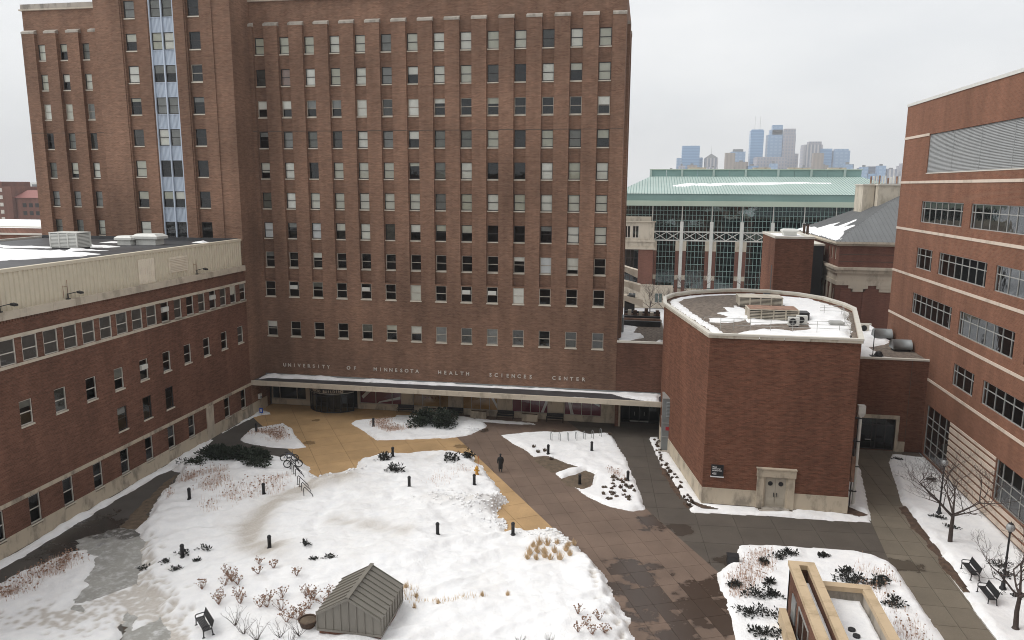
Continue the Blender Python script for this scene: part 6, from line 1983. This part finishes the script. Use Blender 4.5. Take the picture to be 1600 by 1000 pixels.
bicycle('dark bicycle leaning in the rack, the one closer to the asphalt path', -32.5, 63.1, math.radians(14), 'bike_paint')
bicycle('dark bicycle leaning in the rack, the one closer to the empty hoops', -31.6, 62.0, math.radians(20), 'dark_metal', -.1)

# ---- fire hydrant with marker rod
hy = thing('fire_hydrant', 'yellow fire hydrant with an orange marker rod standing in snow', 'hydrant', (-14.32, 63.32, snow_z(-14.32, 63.32) - .05))
link_mesh('barrel', MB().lathe((0, 0, 0), [(.2, 0), (.2, .08), (.14, .1), (.14, .55), (.18, .57), (.18, .64), (.15, .72), (.08, .80), (.05, .82), (.05, .88)], 12).mesh('barrel', True), M['yellow'], hy)
for a in (0, math.pi, -math.pi / 2): link_mesh('outlet', MB().tube((0, 0, .42), (.25 * math.cos(a), .25 * math.sin(a), .42), .085, n=10).mesh('outlet'), M['yellow'], hy)
link_mesh('marker_rod', MB().tube((.1, .05, .3), (.14, .05, 1.75), .025, n=6).mesh('marker_rod'), M['orange'], hy)
link_mesh('marker_flag', MB().box(.11, .17, .03, .07, 1.55, 1.78).mesh('marker_flag'), M['orange'], hy)


# ---- lamp posts
def lamp(label, x, y):
    t = thing('lamp_post', label, 'street lamp', (x, y, snow_z(x, y) - .05), group='lamp posts on the lawn')
    link_mesh('pole', MB().lathe((0, 0, 0), [(.22, 0), (.22, .12), (.15, .2), (.12, .5), (.075, .6), (.06, 4.0), (.1, 4.05), (.1, 4.12)], 10).mesh('pole', True), M['black'], t)
    link_mesh('globe', MB().lathe((0, 0, 4.12), [(.1, 0), (.24, .12), (.27, .3), (.22, .46), (.08, .56)], 14).mesh('globe', True), M['globe'], t)
    link_mesh('finial', MB().lathe((0, 0, 4.66), [(.16, 0), (.14, .04), (.03, .08), (.02, .16)], 10).mesh('finial'), M['black'], t)
    link_mesh('collar', MB().lathe((0, 0, 2.2), [(.09, 0), (.09, .12)], 10).mesh('collar'), M['black'], t)
    return t


lamp('black post lamp with pale globe beside the taller bare tree and striped stone', 24.5, 62.8)
lamp('black post lamp with pale globe between the two benches and brick building', 24.35, 51.1)

ub = thing('utility_box', 'low dark utility box at the corner of the paving and snow bed', 'box', (7.0, 51.7, 0))
link_mesh('cabinet', MB().hexa([(-.4, -.3, 0), (.4, -.3, 0), (.4, .3, 0), (-.4, .3, 0), (-.36, -.26, .55), (.36, -.26, .55), (.36, .26, .55), (-.36, .26, .55)]).mesh('cabinet'), M['dark_metal'], ub)
link_mesh('lid', MB().box(-.42, .42, -.32, .32, .55, .62).mesh('lid'), M['dark_metal'], ub)
bs = thing('blue_sign', 'small blue and white sign stuck in snow by the inner corner', 'sign', (-43.2, 77.6, .1))
link_mesh('plate', MB().box(-.22, .22, -.02, .02, .2, .8).mesh('plate'), M['blue_sign'], bs)
link_mesh('post', MB().tube((0, .03, 0), (0, .03, .6), .02).mesh('post'), M['alu'], bs)
link_mesh('symbol', MB().box(-.08, .08, -.03, -.021, .35, .65).mesh('symbol'), M['white_print'], bs)
wl = thing('wall_box', 'small pale service box on the wing wall below the canopy end', 'box', (-44.2, 79.3, 1.5))
link_mesh('cover', MB().box(-.14, .14, -.22, .22, 0, .6).mesh('cover'), M['white_metal'], wl)
link_mesh('vent', MB().box(.14, .16, -.15, .15, .1, .3).mesh('vent'), M['grey_metal'], wl)

# ---- person in a long dark coat, seen from behind, walking away
pe = thing('person', 'person in a long black coat and dark cap walking away on the plaza', 'person', (-12.54, 65.5, 0), math.radians(14))


def skin_body(parent, joints, edges, radii, mat, name, sub=2):
    me = bpy.data.meshes.new(name)
    me.from_pydata(joints, edges, [])
    o = link_mesh(name, me, mat, parent)
    sk = o.modifiers.new('skin', 'SKIN')
    sk.use_smooth_shade = True
    for i, r in enumerate(radii):
        me.skin_vertices[0].data[i].radius = r if isinstance(r, tuple) else (r, r)
    me.skin_vertices[0].data[0].use_root = True
    o.modifiers.new('sub', 'SUBSURF').levels = sub
    o.modifiers['sub'].render_levels = sub
    return o


J = [(0, 0, .95), (0, 0, 1.15), (0, .02, 1.38), (0, .03, 1.50), (0, .05, 1.60), (0, .06, 1.73),
     (-.10, 0, .92), (-.11, .06, .50), (-.11, .02, .10), (-.11, .16, .05),
     (.10, 0, .92), (.11, -.05, .50), (.11, -.20, .14), (.12, -.09, .05),
     (-.21, .02, 1.42), (-.27, -.02, 1.16), (-.26, .08, .93), (-.25, .11, .85),
     (.21, .02, 1.42), (.27, .05, 1.16), (.25, .12, .94), (.24, .15, .86)]
E_ = [(0, 1), (1, 2), (2, 3), (3, 4), (4, 5), (0, 6), (6, 7), (7, 8), (8, 9), (0, 10), (10, 11), (11, 12), (12, 13), (2, 14), (14, 15), (15, 16), (16, 17), (2, 18), (18, 19), (19, 20), (20, 21)]
Rr = [(.16, .12), (.15, .11), (.17, .12), (.07, .07), (.085, .1), (.085, .105), .095, .07, .05, .045, .095, .07, .05, .045, .075, .06, .05, .045, .075, .06, .05, .045]
try:
    skin_body(pe, J, E_, Rr, M['coat'], 'body')
except Exception as ex_:
    print('skin fallback', ex_)
ct = MB()
prof = [(.36, .20, .12, 0), (.52, .20, .13, .0), (.75, .20, .14, 0), (.95, .20, .15, .0), (1.12, .20, .15, .01), (1.28, .235, .16, .02), (1.40, .25, .155, .025), (1.48, .17, .12, .03), (1.53, .09, .09, .04)]
n = 14
for z, a, b, oy in prof:
    for i in range(n):
        t = 2 * math.pi * i / n
        k_ = 1 + .05 * math.sin(5 * t + z * 3) * (1 if z < 1.0 else .2)
        ct.v.append((a * math.cos(t) * k_, oy + b * math.sin(t) * k_, z))
for r in range(len(prof) - 1):
    for i in range(n): ct.f.append((r * n + i, r * n + (i + 1) % n, (r + 1) * n + (i + 1) % n, (r + 1) * n + i))
link_mesh('coat', ct.mesh('coat', True), M['coat'], pe)
link_mesh('cap', MB().sphere((0, .05, 1.74), .105, 12, 7, (1, 1.15, .85)).mesh('cap', True), M['black'], pe)
fc = MB().sphere((0, .115, 1.67), .075, 10, 6, (.85, .6, 1.1))
fc.sphere((0, .17, 1.665), .016, 6, 4)
fc.sphere((-.1, .05, 1.67), .025, 6, 4, (.5, 1, 1.2)).sphere((.1, .05, 1.67), .025, 6, 4, (.5, 1, 1.2))
link_mesh('face', fc.mesh('face', True), M['skin'], pe)
for s in (-1, 1):
    hd = MB().sphere((s * .248, .125 if s < 0 else .165, .83), .045, 8, 5, (.6, .9, 1.2))
    for q in range(4): hd.tube((s * .248, (.10 if s < 0 else .14) + q * .018, .80), (s * .24, (.105 if s < 0 else .145) + q * .018, .735 + (.012 if q in (0, 3) else 0)), .010, .008, 5)
    hd.tube((s * .235, (.16 if s < 0 else .2), .83), (s * .225, (.175 if s < 0 else .215), .775), .011, .009, 5)
    link_mesh('glove', hd.mesh('glove', True), M['black'], pe)


# ------------------------------------------------------------------ vegetation
def grow(r, base, h, spread, levels=5, lean=(0, 0), trunk_r=.14, first=.32):
    tr, cr = MB(), MB()

    def branch(p, d, L, rad, lev):
        seg = 3 if lev < 3 else 2
        q = Vector(p)
        dd = Vector(d)
        pts = [q.copy()]
        for s in range(seg):
            dd = (dd + Vector((r.uniform(-.16, .16), r.uniform(-.16, .16), r.uniform(-.04, .12)))).normalized()
            q = q + dd * (L / seg)
            pts.append(q.copy())
        for s in range(seg):
            a = rad * (1 - .5 * s / seg)
            b = rad * (1 - .5 * (s + 1) / seg)
            cr.tube(pts[s], pts[s + 1], a, b, 6 if lev < 2 else (4 if lev < 4 else 3), False)
        if lev >= levels: return
        nb = 2 if lev < 1 else 3
        for kk in range(nb):
            t = r.uniform(.35, 1.0) if kk else 1.0
            idx = min(seg - 1, int(t * seg))
            at = pts[idx].lerp(pts[idx + 1], t * seg - idx) if t < 1 else pts[-1]
            ax = Vector((r.uniform(-1, 1), r.uniform(-1, 1), r.uniform(-.25, .55)))
            nd = (dd * .75 + ax.normalized() * r.uniform(.5, .9) * spread).normalized()
            if nd.z < -.05: nd.z = .05
            branch(at, nd, L * r.uniform(.58, .80), max(.006, rad * (.5 if kk else .6)), lev + 1)
    b = Vector(base)
    top = b + Vector((lean[0], lean[1], h * first))
    mid = b.lerp(top, .5) + Vector((r.uniform(-.06, .06), r.uniform(-.06, .06), 0))
    tr.tube(b, b + (mid - b) * .12, trunk_r * 1.5, trunk_r * 1.05, 9, False).tube(b + (mid - b) * .12, mid, trunk_r * 1.05, trunk_r * .9, 9, False).tube(mid, top, trunk_r * .9, trunk_r * .72, 9, False)
    nl = r.choice((4, 5))
    for i in range(nl):
        a = 2 * math.pi * i / nl + r.uniform(-.4, .4)
        branch(top - Vector((0, 0, r.uniform(0, .25))), Vector((math.cos(a) * spread, math.sin(a) * spread, r.uniform(.45, .95))).normalized(), h * r.uniform(.24, .33), trunk_r * .5, 1)
    branch(top, Vector((r.uniform(-.15, .15), r.uniform(-.15, .15), 1)), h * .28, trunk_r * .55, 1)
    return tr, cr


def bare_tree(label, x, y, z, h, seed, spread=.8, levels=5, trunk_r=.14, cat='tree', name='bare_tree', group=None, first=.32):
    t = thing(name, label, cat, (x, y, z), group=group)
    tr, cr = grow(random.Random(seed), (x, y, z), h, spread, levels, trunk_r=trunk_r, first=first)
    tr.build('trunk', M['bark'], t, True)
    cr.build('crown', M['twig'], t)
    return t


bare_tree('leafless tree between the two lamp posts on the snowy lawn', 23.45, 57.6, .1, 7.2, 4, .95, 6, .16)
bare_tree('leafless tree with low forked limbs behind the benches', 23.05, 46.3, .1, 6.8, 8, .95, 6, .15)
bare_tree('small leafless tree in front of the sports hall glass', 10.5, 160, 0, 10, 21, .7, 5, .14)
bare_tree('small leafless tree by the brick stair tower and sports hall', 23.5, 160, 0, 9.5, 22, .7, 5, .14)
bare_tree('dark leafless tree before the cream stone building', 1.5, 150, 0, 9.0, 23, .7, 5, .14)
bare_tree('low leafless tree right of the dark one before the cream stone', 4.5, 152, 0, 7.0, 24, .8, 5, .12)
lt = random.Random(77)
for i in range(10):
    bare_tree('leafless tree in the grey row before the distant brick buildings', -330 + i * 6.2 + lt.uniform(-1, 1), 300 + lt.uniform(-8, 8), 0, 11 + lt.uniform(-2, 3), 40 + i, .8, 4, .3, group='far bare trees')


def leaf_blob(mb, r, c, rad, n, size, flat=.6):
    """many small sprays of foliage through a lumpy volume"""
    lumps = [(Vector((r.gauss(0, .42) * rad[0], r.gauss(0, .42) * rad[1], abs(r.gauss(.35, .3)) * rad[2])), r.uniform(.3, .6)) for _ in range(9)]
    for _ in range(n):
        lc, lr = r.choice(lumps)
        d = Vector((r.gauss(0, 1), r.gauss(0, 1), r.gauss(0, 1))).normalized()
        p = lc + Vector((d.x * rad[0], d.y * rad[1], d.z * rad[2] * .8)) * lr * (r.random() ** .4)
        if p.z < 0: p.z = r.uniform(0, .1)
        p = p + Vector(c)
        o = (d + Vector((r.uniform(-.6, .6), r.uniform(-.6, .6), r.uniform(-.1, .6)))).normalized()
        s = o.cross(Vector((r.uniform(-1, 1), r.uniform(-1, 1), r.uniform(-1, 1)))).normalized()
        L = size * r.uniform(.6, 1.5)
        mb.add([tuple(p), tuple(p + o * L * .5 + s * L * .22), tuple(p + o * L), tuple(p + o * L * .5 - s * L * .22)], [(0, 1, 2, 3)])
    return mb


def shrub(name, label, x, y, rad, n, size, seed, mat='needle', group=None, parts=((0, 0),)):
    zg = snow_z(x, y) - .05
    t = thing(name, label, 'shrub', (x, y, zg), group=group)
    r = random.Random(seed)
    m, st_ = MB(), MB()
    for (dx, dy) in parts:
        zg = snow_z(x + dx, y + dy) - .05
        leaf_blob(m, r, (x + dx, y + dy, zg), rad, n, size)
        for _ in range(6):
            a = r.uniform(0, 6.28)
            st_.tube((x + dx, y + dy, zg), (x + dx + math.cos(a) * rad[0] * .6, y + dy + math.sin(a) * rad[1] * .6, zg + rad[2] * r.uniform(.3, .8)), .03, .012, 4)
    m.build('foliage', M[mat], t)
    st_.build('stem', M['bark'], t)
    return t


shrub('evergreen_shrub', 'large sprawling dark evergreen shrub by the asphalt path', -37.6, 62.6, (1.45, 1.15, .85), 1350, .26, 1, parts=((-3.1, .9), (-1.6, .7), (-.2, .4), (1.2, -.1), (2.5, -.9)))
shrub('evergreen_shrub', 'low evergreen tuft at the wing side of the large sprawling shrub', -41.0, 61.0, (.9, .7, .5), 500, .2, 2)
shrub('evergreen_shrub', 'tall dark evergreen shrub in front of the gold windows', -22.1, 77.2, (1.7, 1.5, 1.5), 2300, .26, 3, parts=((-1.3, .3), (1.2, .4)))
for i, (x, y, s, lab) in enumerate(((-24.0, 65.2, .8, 'small dark juniper beside a bollard on the ochre plaza edge'), (-21.7, 62.4, .85, 'small dark juniper alone in the open snow'),
                                    (-17.7, 66.8, 1.0, 'upright dark juniper near the snow bed corner'), (-16.2, 67.8, .6, 'flat dark juniper at the very corner of the snow field'))):
    shrub('juniper', lab, x, y, (s, s * .8, s * .75), 260, .24, 60 + i, 'needle_dark')
LOWB = [(-31.6, 44.9, .5), (-30.4, 45.6, .5), (-32.3, 43.9, .45), (-33.6, 43.2, .55), (-31.0, 43.3, .5), (-30.2, 44.4, .35), (-23.2, 46.9, .45), (-20.8, 45.5, .5), (-21.9, 45.2, .3)]
for i, (x, y, s) in enumerate(LOWB): shrub('snowed_juniper', 'low dark juniper tip poking out of the open snow', x, y, (s, s * .6, s * .45), 110, .17, 80 + i, 'needle_dark', 'juniper tips in the snow field')
SEB = [(8.0, 47.2, .9), (8.6, 45.2, 1.0), (7.3, 45.0, .7), (8.9, 43.0, .9), (7.7, 43.0, .7), (8.2, 41.4, .9), (6.8, 48.3, .6), (9.0, 49.0, .4), (9.2, 51.8, .45), (10.4, 53.0, .7), (11.2, 53.6, .5), (13.6, 53.8, .4), (14.2, 50.4, .7), (15.0, 50.0, .6), (14.6, 51.4, .5), (16.1, 49.6, .6), (16.4, 47.6, .7), (16.6, 50.6, .5), (9.1, 47.6, .5)]
for i, (x, y, s) in enumerate(SEB): shrub('snowed_yew', 'dark evergreen mound half buried in snow round the stair pavilion', x, y, (s, s * .8, s * .55), 230, .2, 120 + i, 'needle_dark', 'evergreen mounds round the stair pavilion')
for i, (x, y, s) in enumerate(((24.2, 62.0, .5), (24.6, 60.6, .5), (25.3, 54.3, .8), (25.2, 52.8, .8), (24.9, 50.3, .6), (25.4, 48.8, .8), (26.6, 70.8, .6), (25.2, 75.6, .5))): shrub('snowed_yew', 'dark low evergreen poking through the lawn snow beside the banded building', x, y, (s, s * .6, s * .35), 170, .17, 160 + i, 'needle_dark', 'evergreens in the lawn snow')


def stems(name, label, poly, n, h, seed, mat='dry', head='seed', lean=.35, headr=.045, mat2=None, thick=.012, zbase=.12, hfrac=.14):
    """nobody could count these: dead perennial stalks standing in the snow"""
    r = random.Random(seed)
    m, hd = MB(), MB()
    for (x, y) in scatter(poly, n, r):
        ed = float(poly_sd(np.array([x]), np.array([y]), poly)[0])
        dens = (fbm(np.array([x * .45]), np.array([y * .45]), seed, 4)[0] - .3) * 3.2 * min(1, ed / 1.3 + .05)
        if r.random() > dens: continue
        hh_ = h * r.uniform(.5, 1.25)
        zbase = snow_z(x, y) - .03
        a = r.uniform(0, 6.28)
        tx, ty = x + math.cos(a) * hh_ * lean * r.random(), y + math.sin(a) * hh_ * lean * r.random()
        w = thick * r.uniform(.7, 1.5)
        m.add([(x - w, y, zbase), (x + w, y, zbase), (x, y + w, zbase), (tx, ty, zbase + hh_)], [(0, 1, 3), (1, 2, 3), (2, 0, 3)])
        if head and r.random() < hfrac:
            s = headr * r.uniform(.6, 1.4)
            z = zbase + hh_
            hd.add([(tx - s, ty - s, z), (tx + s, ty - s, z), (tx + s, ty + s, z), (tx - s, ty + s, z), (tx, ty, z + s * 1.2), (tx, ty, z - s)], [(0, 1, 4), (1, 2, 4), (2, 3, 4), (3, 0, 4), (1, 0, 5), (2, 1, 5), (3, 2, 5), (0, 3, 5)])
    o = m.build(name, M[mat])
    tag(o, label, 'plants', None, 'stuff')
    if head and hd.v:
        OFF[o.name] = (0, 0, 0)
        hd.build('seed_heads', M[head], o, kind='stuff')
    return o


stems('dry_grass', 'pinkish dead grass stalks on the snow by the asphalt path', [(-41.0, 58.8), (-39.2, 60.5), (-36.5, 60.0), (-34.6, 57.0), (-36.0, 54.0), (-38.8, 52.8), (-40.0, 54.6)], 4200, .5, 1, 'dry_pink', 'seed', headr=.04)
stems('dry_grass', 'dead stalks with dark seed heads in the middle of the snow field', [(-35.5, 56.5), (-31.0, 60.0), (-28.4, 58.0), (-30.2, 53.5), (-33.8, 50.8), (-35.6, 52.0)], 2600, .45, 2, 'dry_pink', 'seed', headr=.05)
stems('dry_grass', 'dense dead stalks on the small snow bed by the ochre plaza', [(-40.8, 70.0), (-41.2, 72.2), (-39.6, 74.6), (-37.8, 73.4), (-35.8, 70.5), (-36.8, 69.0), (-39.0, 69.0)], 3000, .36, 3, 'dry_pink', 'seed', headr=.05)
stems('dry_grass', 'short pinkish stalks on the snow bed left of the tall evergreen', [(-30.4, 76.6), (-29.6, 78.2), (-27.6, 79.2), (-24.6, 79.0), (-23.6, 76.0), (-26.4, 73.6), (-28.6, 75)], 3600, .33, 4, 'dry_pink', 'seed', headr=.04)
stems('dry_sedum', 'rust brown dead sedum heads on the rounded snow bed', [(-41.4, 40.4), (-41.2, 42.6), (-40.4, 44.0), (-38.8, 44.2), (-37.6, 43.2), (-38.2, 40.8), (-38.6, 37.6), (-41.6, 36.0)], 3200, .38, 5, 'dry_pink', 'seed', headr=.05)
stems('dry_grass', 'sparse dead twigs in the snow near the yellow hydrant', [(-19.0, 63.0), (-16.6, 66.0), (-14.6, 65.2), (-14.6, 62.0), (-17.4, 59.6), (-19, 60.5)], 420, .4, 6, 'dry_pink', 'seed', headr=.03)
stems('dry_perennials', 'dead pinkish perennials on the snow bed beside the taupe walk', [(14.4, 51.6), (16.4, 54.2), (17.8, 52.4), (18.0, 44), (17.6, 34), (14.6, 34), (14.6, 46)], 3400, .42, 7, 'dry_pink', 'seed', headr=.045)
stems('dry_perennials', 'frosted dead perennials at the corner of the stair pavilion bed', [(6.1, 49.2), (7.4, 51.2), (8.2, 54.0), (10.4, 54.2), (10.2, 51.5), (9.0, 49.0), (7.4, 46.6), (6.3, 46.4)], 2200, .36, 8, 'dry_pink', 'seed', headr=.035)
stems('dry_grass', 'dead stalks in the lower part of the bike hoop snow bed', [(-3.0, 68.5), (-1.4, 68), (-.6, 64.6), (-2.4, 65)], 400, .3, 9, 'dry_pink', 'seed', headr=.05)
stems('dry_grass', 'thin fringe of dead grass leading away from the metal hut', [(-14.2, 42.4), (-11.6, 42.6), (-8.6, 43.6), (-8.6, 42.9), (-11.4, 41.7), (-14.0, 41.4)], 420, .4, 10, 'straw', None)
stems('dry_grass', 'dead stalks beside the stump of soil behind the metal hut', [(-16.2, 42.0), (-14.6, 44.0), (-13.2, 43.2), (-13.6, 41.2)], 300, .5, 11, 'straw', None)


def tuft(name, label, x, y, h, n, seed, mat, group, w=.02, spread=.5):
    z = snow_z(x, y) - .03
    t = thing(name, label, 'grass' if 'grass' in name else 'plant', (x, y, z), group=group)
    r = random.Random(seed)
    m, cr = MB(), MB()
    for _ in range(n):
        a, q = r.uniform(0, 6.28), r.random()
        hh_ = h * r.uniform(.6, 1.1)
        e = (x + math.cos(a) * spread * q * h, y + math.sin(a) * spread * q * h, z + hh_ * (1 - .3 * q))
        b = (x + math.cos(a) * .12 * q, y + math.sin(a) * .12 * q, z)
        m.add([(b[0] - w, b[1], b[2]), (b[0] + w, b[1], b[2]), (b[0], b[1] + w, b[2]), e], [(0, 1, 3), (1, 2, 3), (2, 0, 3)])
    m.build('blades', M[mat], t)
    cr.lathe((x, y, z), [(.1, 0), (.08, .05), (.03, .08)], 8).build('crown', M['mulch'], t)
    return t


r_ = random.Random(15)
gi = 0
for row in range(3):
    for i in range(6 if row else 5):
        tuft('grass_clump', 'straw coloured ornamental grass clump in snow at the brown walk', -7.5 + i * .62 + row * .1 + r_.uniform(-.18, .18), 48.7 + row * .9 + i * .12 + r_.uniform(-.3, .3), r_.uniform(.5, .95), r_.randrange(35, 90), 200 + gi, 'straw', 'ornamental grass clumps')
        gi += 1
for i, (x, y) in enumerate(scatter([(-3.2, 61.4), (-2.6, 64.8), (-2.0, 66.6), (-.6, 66), (.2, 62.2), (-.4, 60.4), (-2.2, 60.6)], 42, r_)):
    tuft('leaf_tuft', 'brown withered leaf tuft dotting the tip of the bike hoop bed', x, y, .28, 26, 300 + i, 'soil' if i % 3 else 'mulch', 'withered leaf tufts', .05, .9)
for i, (x, y) in enumerate(scatter([(1.5, 77.5), (2.1, 77.5), (3.0, 70), (5.0, 61.6), (4.5, 60.3), (3.4, 65), (2.2, 71)], 46, r_)):
    tuft('leaf_tuft', 'brown withered leaf tuft along the auditorium side bed', x, y, .26, 24, 400 + i, 'mulch' if i % 3 else 'soil', 'withered leaf tufts by the auditorium', .05, .9)
for i, (x, y) in enumerate(((-3.0, 77.4), (-9.0, 77.9), (-9.8, 71.2), (-9.2, 71.6), (-10.4, 72.4), (-8.2, 69.6))):
    tuft('leaf_tuft', 'brown withered leaf tuft near the soil wedge and hoops', x, y, .4, 40, 470 + i, 'soil', 'withered leaf tufts near the hoops', .05, .9)
for i, (x, y) in enumerate(((-13.3, 41.1), (-13.6, 42.4), (-14.6, 43.4), (-9.4, 43.1), (-7.9, 43.9), (-12.0, 41.9))):
    tuft('grass_clump', 'thin straw grass clump in snow behind the metal hut', x, y, .45, 34, 490 + i, 'straw', 'thin grass clumps by the hut')


def twig_shrub(label, x, y, h, seed, group, heads=True, mat='dry'):
    zg = snow_z(x, y) - .04
    t = thing('bare_shrub', label, 'shrub', (x, y, zg), group=group)
    r = random.Random(seed)
    m, hd = MB(), MB()
    for _ in range(11):
        a = r.uniform(0, 6.28)
        p = Vector((x, y, zg))
        d = Vector((math.cos(a) * .6, math.sin(a) * .6, r.uniform(.6, 1.3))).normalized()
        for s in range(3):
            q = p + d * h * .36
            m.tube(p, q, .016 - .004 * s, .013 - .004 * s, 3, False)
            if s:
                e = q + Vector((r.uniform(-.2, .2), r.uniform(-.2, .2), r.uniform(.05, .2))) * h
                m.tube(q, e, .008, .005, 3, False)
                if heads and r.random() < .8: hd.sphere(tuple(e), r.uniform(.025, .055), 5, 3)
            p = q
            d = (d + Vector((r.uniform(-.4, .4), r.uniform(-.4, .4), r.uniform(0, .2)))).normalized()
        if heads: hd.sphere(tuple(p), r.uniform(.025, .055), 5, 3)
    m.build('twigs', M[mat], t)
    if heads: hd.build('seed_heads', M['seed'], t, kind='stuff')
    return t


AX = scatter([(-27.9, 41.6), (-26.2, 42.4), (-24.2, 40.4), (-23.6, 38.6), (-25.2, 38.4), (-27.0, 39.6)], 10, r_)
for i, (x, y) in enumerate(AX): twig_shrub('brown seed head shrub in the clump beside the single bench', x, y, .62, 500 + i, 'seed head shrubs by the single bench')
AX = scatter([(-23.0, 39.0), (-22.6, 41.2), (-20.4, 41.6), (-18.3, 43.6), (-17.2, 43.6), (-18.4, 40.0), (-20.2, 38.2)], 17, r_)
for i, (x, y) in enumerate(AX): twig_shrub('brown seed head shrub in the drift left of the metal hut', x, y, .64, 520 + i, 'seed head shrubs by the metal hut')
for i, (x, y) in enumerate(((-22.5, 37.0), (-21.3, 36.4), (-20.1, 36.8), (-19.0, 37.0), (-23.4, 37.6), (-18.9, 35.6))):
    twig_shrub('grey leafless twiggy shrub without seed heads in front of the metal hut', x, y, 1.05, 560 + i, 'grey twiggy shrubs', False, 'twig')
for i, (x, y) in enumerate(((-1.9, 41.6), (-2.6, 41.0), (-3.2, 41.9), (-2.2, 40.2), (-1.5, 40.6), (-3.0, 40.1))):
    twig_shrub('small brown seed head shrub near the footprints by the brown walk', x, y, .5, 580 + i, 'seed head shrubs by the brown walk')
for i, (x, y) in enumerate(((-4.6, 39.2), (-6.2, 38.8), (-3.6, 38.2))):
    twig_shrub('small grey twig tuft in the snow near the seed head shrubs', x, y, .5, 590 + i, 'grey twig tufts', False, 'twig')
for i, (x, y) in enumerate(((-25.2, 43.9), (-24.6, 42.6), (-22.0, 42.9), (-24.0, 43.6))):
    twig_shrub('sparse brown seed head shrub alone on open snow', x, y, .5, 600 + i, 'sparse shrubs on open snow')
pot = thing('round_planter', 'dark round planter in snow at the corner of the metal hut', 'planter', (-18.9, 38.0, snow_z(-18.9, 38.0) - .12))
link_mesh('pot', MB().lathe((0, 0, 0), [(.4, 0), (.55, .45), (.58, .5), (.5, .5), (.48, .42)], 14).mesh('pot'), M['mulch'], pot)
link_mesh('soil', MB().lathe((0, 0, 0), [(.48, .38), (.48, .43)], 14).mesh('soil'), M['soil'], pot)

# chunks of ploughed snow and ice
cr_ = random.Random(33)
ck = MB()
for (cx_, cy_, n_, sp2) in ((-13.8, 57.2, 90, 1.9), (-11.2, 58.6, 40, .9), (-6.0, 53.0, 60, 1.3), (-4.2, 51.6, 40, .8), (-26.6, 61.6, 30, 1.0), (-9.6, 54.6, 50, 1.0), (-17.4, 76.8, 40, .8), (-28.4, 60.2, 25, .7)):
    for _ in range(int(n_ * 2.2)):
        x, y = cx_ + cr_.gauss(0, sp2), cy_ + cr_.gauss(0, sp2 * .55)
        if not any(inside(x, y, SNOW[q_]) for q_ in ('main', 'upper_island')): continue
        s = cr_.uniform(.03, .11)
        z = snow_z(x, y) + cr_.uniform(-.02, .05)
        a = [Vector((cr_.uniform(-1, 1), cr_.uniform(-1, 1), cr_.uniform(-.7, .8))) * s * .35 for _ in range(8)]
        cor = [(-1, -1, -1), (1, -1, -1), (1, 1, -1), (-1, 1, -1), (-1, -1, .8), (1, -1, .8), (1, 1, .8), (-1, 1, .8)]
        ck.hexa([(x + c[0] * s + v.x, y + c[1] * s + v.y, z + c[2] * s * .7 + v.z) for c, v in zip(cor, a)])
ob_ = ck.build('snow_chunks', M['snow'])
tag(ob_, 'broken chunks of ploughed snow along the edge of the paving', 'snow', None, 'stuff')

# ------------------------------------------------------------------ haze
hz_m = bpy.data.materials.new('haze')
hz_m.use_nodes = True
nt, N, L = nodes_of(hz_m)
for n_ in list(N): N.remove(n_)
ho = N.new('ShaderNodeOutputMaterial')
hv = N.new('ShaderNodeVolumePrincipled')
hv.inputs['Color'].default_value = (0.95, 0.97, 1.0, 1)
hv.inputs['Density'].default_value = 0.00022
hv.inputs['Anisotropy'].default_value = 0.0
L.new(hv.outputs[0], ho.inputs['Volume'])
hz = MB().box(-3990, 3990, -290, 3200, -1.6, 262).build('haze', hz_m)
tag(hz, 'thin pale winter haze over the city', None, None, 'stuff')
